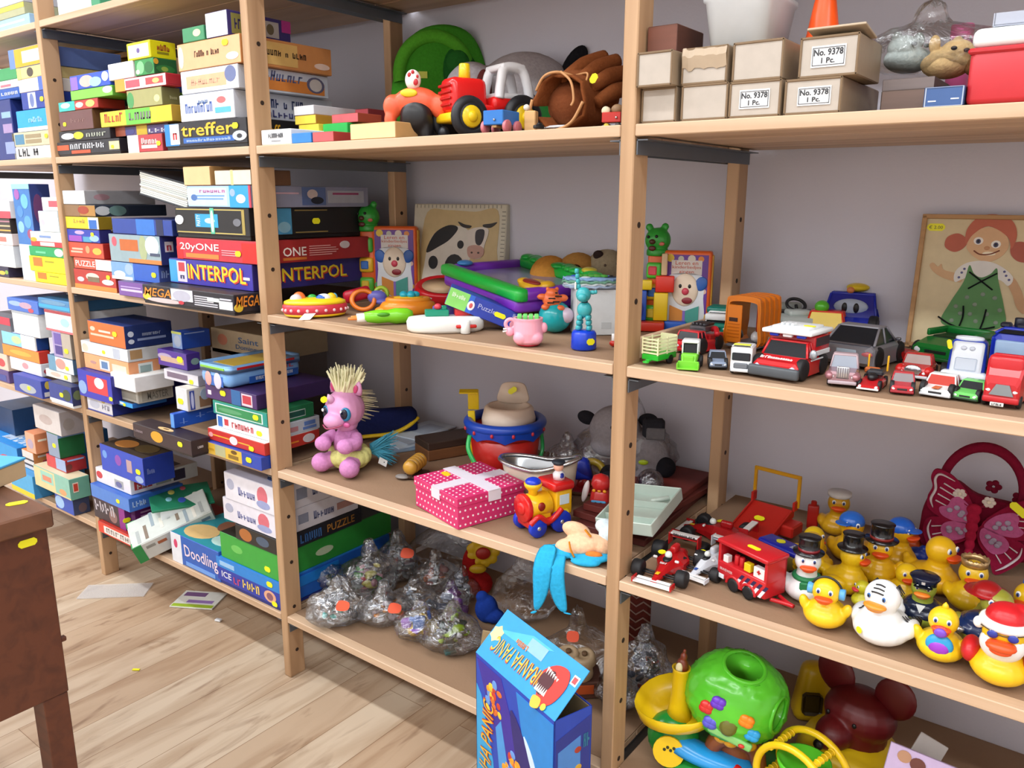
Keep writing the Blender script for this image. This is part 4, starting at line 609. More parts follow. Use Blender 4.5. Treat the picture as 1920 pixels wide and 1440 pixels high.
b = MB(u); b.box(Wd('d3a872'), (0, 0, 24), (22, 18, 36), 1.5); b.box(Wd('b98a54'), (2, 0, 3), (26, 20, 5), 1); b.build('body', R); MB(u).ell(P('eae0d4'), (-8, -4, 48), 6).build('head', R)
R, u = toy('toy_car', 'tiny black toy car at the shelf edge before the glove', 'toy car', 1010, 238, Z4, -60, TOYS4, y=.02)
b = MB(u); b.box('16161a', (0, 0, 6), (10, 20, 7), 2, seg=2); b.box('16161a', (0, 2, 11), (8, 10, 5), 1.5); b.build('body', R)
# baseball glove: an open leather shell with finger stalls
R, u = toy('baseball_glove', 'brown leather baseball glove lying open toward the aisle', 'glove', 1072, 236, Z4, -30, TOYS4, y=.13)
lea = P('7a4322', .5, 0, 'f'); vs = []; fs = []; n, m_ = 26, 14
b = MB(u)
for j in range(m_):
    t = j/(m_-1); y = -48+118*t; rx = 56*(1-.18*t)-8*math.sin(3*t); rz = 50*(1-.06*t)+6*math.sin(2.4*t)
    for i in range(n):
        a = -PI*.98+2*PI*.92*i/(n-1); wv = 1+.05*math.sin(5*a+3*t)+.03*math.sin(11*a)
        vs.append((rx*math.cos(a+.5)*wv+22*t, y, 52+rz*math.sin(a+.5)*wv+30*t*t))
for j in range(m_-1):
    for i in range(n-1): fs.append((j*n+i, j*n+i+1, (j+1)*n+i+1, (j+1)*n+i))
b.add(vs, fs, lea, True); q = b.build('shell', R); sd = q.modifiers.new('Thick', 'SOLIDIFY'); sd.thickness = 5*u; sd.offset = 1
b = MB(u)
for x0, x1, z0, z1, r in ((-20, 26, 92, 142, 17), (12, 52, 88, 134, 16), (40, 70, 76, 112, 16), (56, 80, 52, 84, 15)): b.tube(lea, [(x0, -8, z0), ((x0+x1)/2, 34, (z0+z1)/2+6), (x1, 76, z1)], [r*.7, r, r*.86], 12)
b.ell(lea, (10, 60, 60), (52, 22, 46)); b.build('finger_stalls', R)
b = MB(u); lc = P('c08a58', .6); b.tube(lc, [(-50, -46, 76), (-30, -52, 98), (-4, -50, 104), (18, -30, 98)], 2.6, 8); b.tube(lc, [(4, -50, 104), (26, -52, 86), (34, -54, 56), (30, -56, 44)], 2.4, 8); b.tube(lc, [(18, -20, 100), (34, -6, 104), (44, -30, 84)], 2, 8)
b.tube(lc, [(-56, -50, 60), (-60, -52, 30), (-40, -54, 6), (-4, -56, 3), (30, -54, 16), (52, -52, 50)], 3, 8); b.build('lacing', R)
b = MB(u); b.ell(P('cfd0d4', .6, 0, 'f'), (-10, -20, 10), (40, 32, 5)); b.build('lining', R); MB(u).ell(P('6e3b20', .6, 0, 'f'), (0, 4, 52), (50, 40, 44)).build('palm', R); sticker(R, (56*u, -22*u, 92*u), 18*u, 12*u, rz_(30) @ ry_(-60))
R, u = toy('wooden_cart', 'red wooden toy cart with cream wheel beside the upright', 'toy cart', 1149, 229, Z4, -15, TOYS4, y=.06)
b = MB(u); b.box(P('c22a22', .4), (0, 0, 20), (36, 26, 18), 1); b.build('body', R); MB(u).cyl(Wd('d8c8a8'), (-12, -10, 32), (-12, 2, 32), 8).build('wheel', R); MB(u).ell(Wd('8a6a4a'), (8, 0, 34), (12, 9, 10)).build('driver', R)
b = MB(u); b.cyl('d8c83a', (-10, -10, 5), (-10, 10, 5), 5); b.cyl('3a3430', (12, -12, 5), (12, 12, 5), 5); b.build('axle', R); MB(u).ell(P('d8d8dc', .2, 1), (10, -14, 19), 2.4).build('hook', R)
# ======== middle shelf
R, u = toy('cow_painting', 'small canvas with a black and white cow leaning on the wall', 'painting', 848, 534, Z3, 0, None, back=0)
R.location = (.17, .39, Z3+.001); R.rotation_euler = (math.radians(-7), 0, math.radians(10)); u = .00138
b = MB(u); b.box(K('d6d0bc'), (0, 9, 76), (172, 18, 152), 1.5); b.build('canvas', R)
b = MB(u)
b.prism(K('cdb685'), smooth_poly([(-70, 10), (-70, 70), (-60, 138), (-20, 142), (30, 140), (70, 142), (72, 80), (70, 10)]), -.6, 0)
b.prism(K('ddd8cc'), smooth_poly([(-58, 4), (-60, 60), (-48, 100), (-20, 116), (14, 114), (28, 90), (22, 50), (26, 4)]), -1.1, 0)
b.prism(K('16161a'), smooth_poly([(-58, 74), (-44, 104), (-18, 118), (0, 114), (-14, 96), (-34, 84)]), -1.6, 0)
for x, z, r, q in ((-4, 52, 18, 1.15), (-44, 58, 9, 1.2), (6, 88, 6, 1.1), (-38, 16, 14, 1.3)): b.prism(K('16161a'), [(x+r*math.cos(k*PI/8), z+r*q*math.sin(k*PI/8)) for k in range(16)], -1.6, 0)
b.prism(K('e0d8ce'), smooth_poly([(16, 108), (22, 90), (22, 74), (32, 66), (46, 70), (50, 88), (56, 112), (38, 116)]), -2, 0)
b.prism(K('c49a8c'), smooth_poly([(20, 84), (22, 70), (34, 66), (48, 72), (48, 84), (34, 88)]), -2.4, 0)
b.prism(K('2c2830'), smooth_poly([(34, 110), (34, 92), (42, 88), (48, 98), (48, 112)]), -2.4, 0); b.prism(K('2a2622'), smooth_poly([(20, 114), (8, 116), (0, 124), (12, 120), (24, 118)]), -2.4, 0); b.prism(K('2a2622'), smooth_poly([(48, 116), (60, 116), (70, 124), (60, 122), (46, 120)]), -2.4, 0)
b.prism(K('2c2824'), smooth_poly([(22, 60), (34, 56), (36, 44), (28, 36), (22, 46)]), -2, 0)
for q in (28, 40): b.prism(K('3a2620'), [(q+2*math.cos(k*PI/4), 76+1.6*math.sin(k*PI/4)) for k in range(8)], -2.8, 0)
b.build('painted_cow', R)
b = MB(u)
for k in range(22): b.box(K('8f8b7c'), (81, -.4, 10+k*6.2), (6, 1, 1.2)); b.box(K('a9a594'), (-80+k*7.4, -.4, 148), (1.2, 1, 5))
b.build('painted_border', R)
def bearbook(label, px, py, turn, sc_=1.0):
    R, u = toy('musical_book', label, 'toy book', px, py, Z3, turn, 'musical picture books', y=.345); u *= sc_
    org = P('e8662a', .3)
    b = MB(u); b.box(org, (0, 0, 61), (76, 22, 120), 4, seg=2); b.build('cover', R)
    b = MB(u); b.box(P('d8a83a', .4), (36, 1, 61), (8, 13, 108), 1); b.build('pages', R)
    b = MB(u); b.box(P('6a3a9a', .35), (0, -11.2, 61), (66, 1, 108), .3); b.box(P('e2dcd8', .4), (1, -11.8, 96), (46, .8, 22), .2)
    b.prism('dfe4ea', smooth_poly([(-26, 10), (-28, 50), (-24, 84), (24, 84), (28, 50), (26, 10)]), -12.2, -11)
    for x, z, c, r in ((-24, 110, 'e8c83a', 6), (-8, 109, 'c8c8b8', 4.5), (8, 109, 'e0d8c8', 6), (22, 109, 'e08a3a', 4.5), (28, 60, 'e0b8a8', 4), (-30, 24, '4a9a5a', 5), (28, 22, 'd8a83a', 5), (-4, 8, 'c03a30', 5), (8, 8, 'c03a30', 5)): b.prism(c, [(x+r*math.cos(k*PI/5), z+r*math.sin(k*PI/5)) for k in range(10)], -12.1, -11)
    b.build('cover_print', R); text('Leren en', R, 'c8502c', (1*u, -12.3*u, 103*u), 34*u, 6*u); text('kinderliedjes', R, 'c8502c', (1*u, -12.3*u, 96*u), 43*u, 6*u); text('zingen', R, 'c8502c', (1*u, -12.3*u, 89*u), 22*u, 6*u)
    b = MB(u)   # a plain puppy reading
    for s in (-1, 1): b.ell('2f62b4', (s*24, -12.6, 72), (9, 2, 11), ry_(s*20))
    b.ell('ecd9c2', (0, -12.6, 62), (20, 3.5, 25)); b.ell('d2455a', (1, -16, 60), (5.5, 3, 5.5)); b.ell('8a2430', (4, -15.4, 46), (8, 1.5, 5))
    for s in (-1, 1): b.ell('1c1a1c', (s*7, -15.6, 68), (2.4, 1.4, 3.2))
    b.build('puppy_print', R); b = MB(u); b.prism('d88c3a', [(-22, 38), (-2, 30), (-2, 4), (-22, 14)], -14, -11); b.prism('4aa094', [(2, 30), (22, 38), (22, 14), (2, 4)], -14, -11); b.prism('8a70c0', [(-2, 30), (2, 30), (2, 4), (-2, 4)], -14.4, -11); b.build('reading_book_print', R)
    b = MB(u); b.box(org, (-46, 0, 58), (26, 22, 116), 5, seg=2); b.build('spine', R)
    for k, (c, d) in enumerate((('4cb83c', 'c8384a'), ('e8b82c', '2c6ac0'), ('58b83a', 'e8c43a'))):
        b = MB(u); b.box(P(c, .3), (-48, -7, 90-k*33), (24, 18, 25), 4, seg=2); b.box(P(d, .3), (-50, -15, 90-k*33), (14, 5, 15), 2); b.build('roller', R)
    g = P('2f9e38', .35); b = MB(u); b.ell(g, (-46, 0, 136), (20, 18, 19)); b.ell(g, (-60, 2, 155), (6, 5, 6)); b.ell(g, (-36, 2, 156), (6, 5, 6)); b.cyl(g, (-46, 0, 112), (-46, 0, 122), 17); b.build('bear_head', R, fuse=1.6)
    b = MB(u); b.ell('4a2a1c', (-52, -18, 134), (5, 4, 4)); b.ell('5a1c1c', (-52, -17, 124), (5.5, 2.5, 4)); b.ell('101010', (-59, -14, 141), 2.4); b.ell('101010', (-46, -17, 142), 2.4); b.ell('c86a5a', (-38, -15.5, 131), (4.5, 2, 3)); b.build('face', R)
    return R
bearbook('orange musical book with green bear head, standing before the cow painting', 744, 536, -14, 1.1)
bearbook('orange musical book with green bear head, behind the toy blocks near the upright', 1283, 596, -6, 1.2)
R, u = toy('toy_telephone', 'blue plastic toy lying under the musical book with bear head', 'toy', 706, 553, Z3, 0, TOYS3, back=9)
b = MB(u); b.box(P('1f4fc4', .3), (0, 0, 11), (66, 26, 20), 8, seg=3, taper=(.86, .8)); b.build('body', R); b = MB(u); b.ell('d8c830', (5, -11, 16), (3, 2, 3)); b.ell('c03a4a', (-8, -14, 9), (6, 1.5, 3)); b.build('button', R)
R, u = toy('activity_toy', 'oval red and yellow activity toy with a paper tag, near the upright', 'baby toy', 592, 596, Z3, 4, TOYS3, back=22)
b = MB(u); b.lathe(P('f0c41e', .28), [(40, 0), (54, 2), (57, 6)], sy=.62); b.build('foot', R); b = MB(u); b.lathe(P('d03848', .3), [(56, 5), (60, 12), (59, 22), (55, 25)], sy=.62)
for k in range(11): a = -PI*.95+k*PI*.09; b.ell('eec8cc', (59.5*math.cos(a), 37*math.sin(a), 14), (3, 2, 3))
b.build('side_band', R); b = MB(u); b.lathe(P('f4d024', .25), [(57, 24), (56, 29), (46, 33), (1e-5, 35)], sy=.62); b.build('top', R)
for x, y, c, r, hh, nm in ((-34, -4, 'd8d0d8', 11, 9, 'white_knob'), (-28, 2, 'e8743a', 12, 13, 'orange_knob'), (-4, 8, '3aa846', 9, 7, 'green_knob'), (16, -6, 'f0f0f4', 14, 9, 'white_dome'), (14, -7, '1c60c8', 13, 8, 'blue_dome'), (30, -4, 'e8c426', 10, 10, 'yellow_knob'), (36, -2, '58b0d8', 6, 9, 'cyan_knob')):
    b = MB(u); b.ell(P(c, .25), (x, y, 33), (r, r*.7, hh)); b.build(nm, R)
b = MB(u); b.add([(-22, -36, 10), (-2, -38, 10), (-14, -50, .4), (-34, -47, .4)], [(0, 1, 2, 3)], K('f2f2f0')); b.build('paper_tag', R)
R, u = toy('toy_keys', 'baby toy of red box and purple key on an orange loop', 'baby toy', 690, 586, Z3, 0, TOYS3, back=26)
b = MB(u); b.box(P('b81c34', .3), (-14, 10, 22), (52, 20, 24), 7, T=ry_(-14), seg=2); b.build('case', R); MB(u).torus(P('ee8026', .3), (-8, -8, 10), 18, 4, rx_(68), sx=1.15).build('loop', R)
b = MB(u); b.ell(P('6a6ac8', .3), (18, -4, 14), (18, 7, 13)); b.ell(P('6a6ac8', .3), (28, -8, 6), (14, 7, 6)); b.build('purple_key', R); b = MB(u); b.torus(P('a8c83a', .3), (26, 4, 20), 11, 4, rx_(80)); b.build('green_key', R)
R, u = toy('play_console', 'orange round baby toy with turquoise knob', 'baby toy', 766, 592, Z3, 0, TOYS3, back=24)
b = MB(u); b.lathe(P('f0902a', .25), [(44, 0), (52, 5), (53, 15), (48, 22), (38, 26)], sy=.6); b.ell(P('f0902a', .25), (-46, -4, 8), (16, 12, 7)); b.build('body', R); MB(u).torus(P('f49a30', .25), (0, 0, 26), 37, 5.5, sy=.6).build('ring', R)
b = MB(u); b.lathe(P('f6c22c', .25), [(28, 26), (26, 32), (1e-5, 33)], sy=.6); b.build('disc', R)
b = MB(u)
for k in range(5): a = k*2*PI/5; b.ell(P('2ab4d0', .2), (2+12*math.cos(a), 8*math.sin(a), 36), (8, 6, 6))
b.build('flower_knob', R); MB(u).ell(P('f8ece0', .3), (34, 4, 27), (11, 5, 3)).build('modelled_highlight', R)  # pale oval on the ring is a highlight put into the shape
R, u = toy('toy_pen', 'lime green chunky toy pen with orange tip at the shelf edge', 'baby toy', 720, 611, Z3, 8, TOYS3, back=14)
b = MB(u); T = ry_(90); b.lathe(P('7acc26', .25), [(1e-5, -48), (9, -44), (13, -20), (12, 0), (15, 14), (14, 36), (9, 46), (1e-5, 48)], (8, 0, 13), T); b.build('body', R)
b = MB(u); b.lathe(P('f0f0ec', .3), [(8, -12), (9, 10)], (-38, 0, 12), T); b.cyl(P('e8863a', .3), (-66, -3, 11), (-44, 0, 12), 2.5, 4.5); b.cyl(P('e8863a', .3), (-60, 5, 13), (-42, 3, 13), 2.5, 4); b.build('tip', R); MB(u).ell(P('4a9a1e', .3), (-2, -12, 18), (12, 3, 4)).build('clip', R)
R, u = toy('play_station', 'white oval baby toy with red handle, teal and red blocks', 'baby toy', 836, 627, Z3, 6, TOYS3, back=38)
b = MB(u); b.lathe(P('eef1ee', .3), [(66, 0), (72, 5), (73, 20), (69, 27), (60, 28)], sy=.5, n=36); b.build('body', R); b = MB(u); b.box(P('c8231e', .3), (34, -37, 13), (38, 9, 6), 2, seg=2); b.cyl('eef1ee', (32, -38, 0), (32, -38, 24), 9); b.build('handle', R)
b = MB(u); b.box(P('138a6c', .3), (-16, 4, 34), (44, 20, 12), 1.5); b.box(P('138a6c', .3), (-2, 4, 43), (10, 9, 8), 1.5); b.build('teal_block', R); b = MB(u); b.box(P('cc2a2a', .3), (34, 6, 35), (34, 22, 15), 2.5, seg=2); b.build('red_block', R)
MB(u).ell(P('ecc42a', .3), (36, 6, 46), (14, 10, 6)).build('yellow_dome', R); MB(u).ell(P('d0384a', .3), (-14, 4, 45), (7, 6, 6)).build('red_dome', R); MB(u).box(P('4a3c98', .3), (8, 22, 34), (60, 6, 22), 3, seg=2).build('back_panel', R)
R, u = toy('toy_tray', 'red oval picture toy lying behind the green and purple game', 'baby toy', 832, 566, Z3, 0, TOYS3, y=.33)
b = MB(u); T = rx_(24); b.lathe(P('cc2028', .28), [(48, 0), (54, 5), (54, 22), (49, 27), (44, 24), (1e-5, 22)], (0, 0, 14), T, sy=.72); b.build('body', R); b = MB(u); b.lathe(K('d8b890'), [(40, 25), (1e-5, 25.5)], (0, 0, 14), T, sy=.72)
for x, y, c in ((-14, 4, 'f0e8dc'), (6, -6, '5a6ac0'), (14, 6, 'e8c84a'), (-4, 14, 'c85a3a')): b.ell(K(c), (x, y, 38+y*.45), (9, 6, 2), T)
b.build('picture_print', R)
# game on a box
R, u = toy('puzzle_box', 'blue puzzle box with green end tilted under the green and purple game', 'game box', 900, 588, Z3, 0, TOYS3, y=.125)
R.location.z += 28*u+.001; R.rotation_euler[1] = math.radians(22)
b = MB(u); b.box(K('2a3fa6'), (0, 0, 12), (136, 60, 34), 1.2); b.build('carton', R); b = MB(u); b.box(K('86d068'), (-48, -30.3, 12), (39, .8, 33)); b.box(K('2b62c8'), (-24, -30.3, 12), (10, .8, 33)); b.ell(K('e8e8f0'), (-22, -30.6, 10), (7, .6, 9)); b.ell(K('d05a5a'), (-22, -31, 10), (3.5, .5, 5)); b.ell(K('d88ca0'), (62, -30.6, 6), (6, .6, 7)); b.build('label_print', R)
text('Blocks', R, 'e2f2d8', (-48*u, -30.9*u, 18*u), 26*u, 8*u); text('Puzzle', R, 'b8bce8', (8*u, -30.5*u, 15*u), 34*u, 9*u); sticker(R, (34*u, -30.6*u, 13*u), 22*u, 9*u); text('Play', R, 'b8bce8', (62*u, -30.5*u, 22*u), 12*u, 7*u)
R, u = toy('pinball_game', 'green and purple tabletop toy with yellow knob, resting on the blue puzzle box', 'toy', 940, 553, Z3, 22, TOYS3, back=58)
R.location = (.435, .285, Z3+.044); u = .00158; R.rotation_euler = (math.radians(2), math.radians(4), math.radians(-24)); SQ = Matrix.Diagonal((1, 1.15, .62, 1))
gr, pu = P('1fb040', .28), P('7a32b8', .3)
b = MB(u, SQ); b.box(pu, (0, 0, 14), (196, 110, 26), 7, seg=2); b.build('base', R)
b = MB(u, SQ)
b.box(gr, (0, -49, 34), (204, 16, 24), 6, seg=2); b.box(gr, (0, 49, 38), (190, 20, 28), 8, seg=2); b.box(pu, (-94, 0, 34), (14, 88, 20), 5, seg=2); b.box(pu, (94, 0, 34), (16, 96, 22), 5, seg=2); b.build('rim', R)
b = MB(u, SQ)
for k in range(13): b.ell(gr, (-80+k*13.4, 46+3*math.sin(k*2), 51), (10, 9, 7))
b.build('hedge', R, fuse=1.8); b = MB(u, SQ); b.box(P('8a86a8', .2), (-8, 0, 28.5), (160, 78, 2)); b.build('playfield', R)
b = MB(u, SQ); ye = P('d8a828', .3); b.ell(ye, (72, -22, 40), (24, 15, 12)); b.ell(ye, (90, -18, 46), (9, 8, 8)); b.ell(ye, (58, -28, 47), (9, 7, 6)); b.build('yellow_knob', R, fuse=1.8); MB(u, SQ).ell(P('8a2a20', .3), (72, -27, 49), (19, 6, 4)).build('red_band', R)
b = MB(u, SQ); b.ell(P('c8b83a', .3), (60, 48, 56), (10, 8, 6)); b.build('stud', R); MB(u, SQ).ell(P('3a7ab8', .3), (-90, -30, 46), (10, 9, 6)).build('stud', R); b = MB(u, SQ); b.ell(ye, (96, 36, 44), (20, 16, 14)); b.build('corner_dome', R)
R, u = toy('toy_card', 'small yellow red and blue card toy leaning on the puzzle box', 'toy', 985, 606, Z3, 10, TOYS3, back=14)
b = MB(u, rx_(-40)); b.box(K('e8d83a'), (0, 0, 12), (34, 3, 24), .6); b.box(K('d03a3a'), (-12, -1.8, 12), (5, .8, 26), 0, ry_(-20)); b.box(K('f0f0f0'), (-5, -1.8, 12), (4, .8, 24), 0, ry_(-20)); b.box(K('2a6ac0'), (-17, -1.8, 10), (5, .8, 18)); b.build('card', R); MB(u).ell('e8d02c', (6, 8, 20), (12, 8, 8)).build('knob', R)
# pig cup
R, u = toy('pig_cup', 'pink pig shaped cup filled with a green comb top at the shelf edge', 'toy cup', 990, 652, Z3, 0, TOYS3, back=24)
pk = P('eda3b6', .3); b = MB(u); b.lathe(pk, [(22, 3), (27, 8), (29, 24), (27, 46), (28, 52), (24, 52), (22, 40)], n=28); b.ell(pk, (-13, -16, 16), (15, 13, 13)); b.ell(pk, (13, -16, 16), (15, 13, 13)); b.build('body', R, fuse=1.3, it=2)
b = MB(u); b.torus(pk, (-33, -4, 40), 9, 3.6, rx_(90)); b.ell(pk, (-34, -6, 26), (8, 7, 9)); b.ell(pk, (29, -6, 34), (7, 6, 10)); b.build('ears', R); b = MB(u); b.cyl('f4f0f0', (-40, -10, 28), (-47, -12, 27), 1.6); b.cyl('f4f0f0', (-40, -10, 32), (-46, -12, 32), 1.6); b.build('tusk', R)
MB(u).lathe(P('c2263c', .3), [(19, 0), (22, 2), (21, 5)]).build('foot', R); b = MB(u)
for i in range(4):
    for j in range(3): b.box(P('6fd06a', .3), (-16+i*10.5, -10+j*10, 53), (8.5, 7.5, 9), 1.5)
b.build('green_studs', R)
# ball with striped cub
R, u = toy('wobble_ball', 'turquoise wobble ball topped with an orange striped cub figure', 'baby toy', 1040, 628, Z3, 0, TOYS3, back=24)
b = MB(u); b.ell(P('1aa6ae', .2), (0, 0, 30), (31, 30, 30)); b.build('ball', R); b = MB(u); b.ell(P('d8c8dc', .15), (20, -12, 34), (15, 15, 15)); b.build('window', R)
og = P('e8703a', .35); b = MB(u); b.ell(og, (-6, -6, 62), (18, 15, 15)); b.ell(og, (-6, -10, 74), (12, 10, 10)); b.ell(og, (-24, -10, 68), (10, 6, 6)); b.ell(og, (14, -10, 66), (10, 6, 7)); b.ell(og, (-18, -18, 50), (8, 7, 6)); b.ell(og, (10, -18, 48), (8, 7, 6)); b.ell(og, (-14, -6, 82), (4, 3, 4)); b.ell(og, (3, -6, 82), (4, 3, 4)); b.build('cub', R, fuse=1.4)
b = MB(u)
for x, z, a in ((-6, 66, 10), (-8, 58, -10), (2, 60, 20), (-2, 76, 0), (6, 70, 30)): b.box('1c1614', (x, -21+abs(z-62)*.25, z), (13, 2, 2.6), .8, ry_(0))
b.build('stripes', R)
# push puppet
R, u = toy('push_puppet', 'turquoise jointed push puppet animal on a blue drum', 'toy figure', 1094, 659, Z3, -10, TOYS3, back=22)
b = MB(u); b.lathe(P('1440c8', .25), [(22, 0), (24, 3), (23, 30), (20, 35), (1e-5, 36)], n=30); b.build('drum', R); t = P('3aa8b0', .3)
for x, y in ((-10, -6), (10, -6), (-9, 7), (9, 7)):
    b = MB(u)
    for k in range(3): b.lathe(t, [(3.5, 0), (5.2, 2), (5, 7), (3.5, 9)], (x*(1-.1*k), y, 36+k*9.5))
    b.build('leg', R)
b = MB(u); b.ell(t, (0, 0, 74), (14, 12, 15)); b.build('torso', R); b = MB(u); b.ell(t, (-2, -4, 102), (14, 13, 14)); b.ell(t, (-2, -14, 98), (9, 8, 8)); b.build('head', R); b = MB(u)
for k in range(4): b.lathe(t, [(3, 0), (4.2, 2), (4, 7), (3, 9)], (-12+k*.5-1.8*k, 0, 112+k*9.4))
b.build('ear', R); b = MB(u); b.ell(t, (14, 2, 106), (6, 4, 4)); b.ell(t, (20, 2, 107), (3, 3, 4)); b.build('folded_ear', R); b = MB(u); b.box('f0f0ea', (-17, -4, 118), (3, 4, 14), 1); b.build('white_tag', R); sticker(R, (16*u, -18*u, 17*u), 16*u, 12*u, rz_(38)); MB(u).lathe(P('2c3a48', .4), [(6, 0), (6, 3)], (0, 0, 87)).build('collar', R)
# white carton with ruffled book
R, u = toy('carton', 'plain white carton standing at the right end of the middle shelf', 'carton', 1112, 630, Z3, 12, TOYS3, back=30)
b = MB(u); b.box(K('dfe6ea'), (0, 0, 42), (78, 54, 84), 1); b.build('carton', R); b = MB(u); b.box(K('c8d0d4'), (18, -27.4, 18), (18, .8, 12), 0); b.build('finger_slot', R); z_c = R.location.z+84*u; lc_ = R.location.copy(); uc = u
R = empty('bath_book', 'pale blue ruffled cloth book with green caterpillar on the white carton', 'cloth book', (lc_.x-.002, lc_.y-.006, z_c+.0012), math.degrees(0)+30, TOYS3); u = uc
b = MB(u); n = 40
for k, (c, s) in enumerate((('a8bcd8', 1.0), ('d6e2ea', .97), ('7ab09a', 1.02), ('8fb4e4', 1.0))):
    o = [((50+2.5*math.sin(i*3.1))*math.cos(2*PI*i/n)*s*1.05, (34+2*math.sin(i*2.7))*math.sin(2*PI*i/n)*s) for i in range(n)]
    vs = [(x, y, 2+k*4.6+2.0*math.sin(i*2.2+k)) for i, (x, y) in enumerate(o)]+[(x*.99, y*.99, 5.4+k*4.6+2.0*math.sin(i*2.2+k)) for i, (x, y) in enumerate(o)]
    b.add(vs, [tuple(range(n-1, -1, -1)), tuple(range(n, 2*n))]+[(i, (i+1) % n, n+(i+1) % n, n+i) for i in range(n)], Fb(c), True)
b.build('page', R); b = MB(u)
for k in range(5): b.ell(Fb('5aa84a'), (-22+k*11, -6+2*math.sin(k*1.5), 22), (8, 6, 3))
for x, y, c in ((-30, 12, '4a6ac8'), (24, 12, '6a8ad8'), (0, 16, '3a9a7a'), (-10, -20, 'd8e8f8')): b.ell(Fb(c), (x, y, 20.5), (9, 6, 2))
b.build('caterpillar_print', R)
R, u = toy('plush_caterpillar', 'plush caterpillar of orange and beige balls at the wall', 'plush toy', 1082, 575, Z3, 0, TOYS3, y=.4, dz=.012); u *= 1.22
for x, z, r, c, nm in ((-44, 42, 32, 'c88a3c', 'segment'), (-48, 20, 28, '5a82b0', 'segment'), (0, 46, 33, 'b98848', 'segment'), (-4, 22, 28, '8a3a6a', 'segment'), (46, 50, 34, 'a89a80', 'head')):
    MB(u).ell(Fb(c), (x*.95, 0 if z > 30 else -8, z+4), (r, r*.85, r)).build(nm, R)
b = MB(u); b.ell(Fb('3a2c2a'), (30, -14, 80), (8, 6, 7)); b.ell(Fb('3a2c2a'), (66, -10, 80), (8, 6, 7)); b.tube('4a3026', [(26, -27, 48), (40, -31, 42), (58, -29, 46), (70, -24, 54)], 1.2); b.ell('5a4438', (40, -28, 66), 2); b.ell('5a4438', (58, -27, 68), 2); b.build('face', R); MB(u).ell(Fb('4a3428'), (-4, -26, 60), (9, 4, 7)).build('eye_patch', R)
# blocks seen past the upright
R, u = toy('block_castle', 'stack of red blue and yellow toy blocks beside the bear book near the upright', 'toy blocks', 1222, 624, Z3, 0, TOYS3, back=26)
for nm, c, x, y, z, w, d, h in (('block', 'c8301e', -8, -8, 9, 60, 26, 17), ('block', '1f4fb4', -24, 8, 46, 24, 22, 56), ('block', 'e8c41e', 14, 10, 44, 26, 20, 52), ('block', 'd83020', 20, 10, 86, 34, 20, 30), ('block', 'e2c020', -14, 8, 84, 22, 20, 18), ('block', 'd8b890', 18, 10, 122, 11, 11, 40), ('block', '1f5fc8', 42, 8, 9, 40, 24, 17)):
    b = MB(u); b.box(P(c, .35), (x, y, z), (w, d, h), 2, seg=2)
    if c == '1f4fb4': b.ell(P('143090', .35), (x, y-11, z-8), (7, 1.5, 16))
    b.build(nm, R)
R, u = toy('toy_whistle', 'small red and white toy at the foot of the upright', 'toy', 1150, 652, Z3, 0, TOYS3, back=8)
b = MB(u); b.ell(P('c82a1e', .3), (0, 0, 6), (8, 7, 6)); b.build('body', R); MB(u).cyl('f0ecea', (0, 0, 10), (0, 2, 24), 4).build('stem', R)
# plank standing on edge at the shelf joint
b = MB(); b.box(pxm, (.806, .21, Z3+.0153), (.01, .3, .0295), .001); tag(b.build('wooden_plank'), 'pale wooden plank on edge between toy blocks and toy vehicles', 'plank')
# ======== third bay, lower shelf (height Z2)
R, u = toy('toy_pony', 'sitting pink toy pony with cream mane, yellow diaper and blue tail', 'toy pony', 655, 896, Z2, -36, TOYS2, back=46)
pk, pk2 = P('dd9cc8', .35), Fb('c987bb')
b = MB(u); b.ell(pk2, (0, 0, 50), (27, 24, 36)); b.ell(pk2, (2, 4, 22), (34, 30, 24)); b.build('torso', R, fuse=2)
for s, x, y, z, tx, ty in ((-1, -36, -34, 18, -20, -14), (1, 30, -40, 17, 20, -14)):
    b = MB(u); b.ell(pk2, (x, y, z), (19, 18, 18)); b.tube(pk2, [(tx, ty+8, 24), ((x+tx)/2, (y+ty)/2, 20), (x, y, z)], [16, 15, 16], 12); b.build('leg', R, fuse=2)
for s in (-1, 1):
    b = MB(u); b.tube(pk2, [(s*22, -4, 68), (s*32, -20, 60), (s*24, -40, 58)], [11, 12, 14], 12); b.ell(pk2, (s*24, -42, 58), (16, 14, 14)); b.build('arm', R, fuse=2)
b = MB(u); b.ell(pk, (0, -4, 118), (37, 36, 36)); b.ell(pk, (-2, -34, 102), (21, 20, 16)); b.ell(pk, (0, -2, 88), (22, 20, 16)); b.build('head', R, fuse=2)
for s in (-1, 1):
    b = MB(u); b.lathe(pk, [(10, 0), (9, 10), (5, 20), (1e-5, 25)], (s*24, 2, 146), ry_(s*14), sy=.6); e = b.build('ear', R); MB(u).ell('d0487c', (s*25, -4, 156), (4.5, 2.5, 8), ry_(s*14)).build('inner_ear', e)
MB(u).lathe(P('e6b8dc', .25), [(7, 0), (5, 10), (1e-5, 18)], (-8, -32, 138), rx_(35)).build('horn', R)
for s in (-1, 1):
    b = MB(u); b.ell(P('2a7ea8', .15), (s*21, -32, 115), (10, 5, 13), rz_(s*26)); b.ell(P('16182c', .1), (s*20.5, -35.5, 116), (7, 3.5, 9.5), rz_(s*26)); b.ell('ffffff', (s*20-4, -38, 120), (2.6, 1.6, 3.2)); b.build('eye', R)
b = MB(u); b.tube('9c3a5c', [(-18, -47, 95), (-4, -54, 91), (14, -47, 95), (20, -42, 98)], 1.4); b.ell('c85a94', (24, -34, 96), (7, 4, 5)); b.build('mouth', R)
b = MB(u); random.seed(5); hr = P('efeac0', .8)
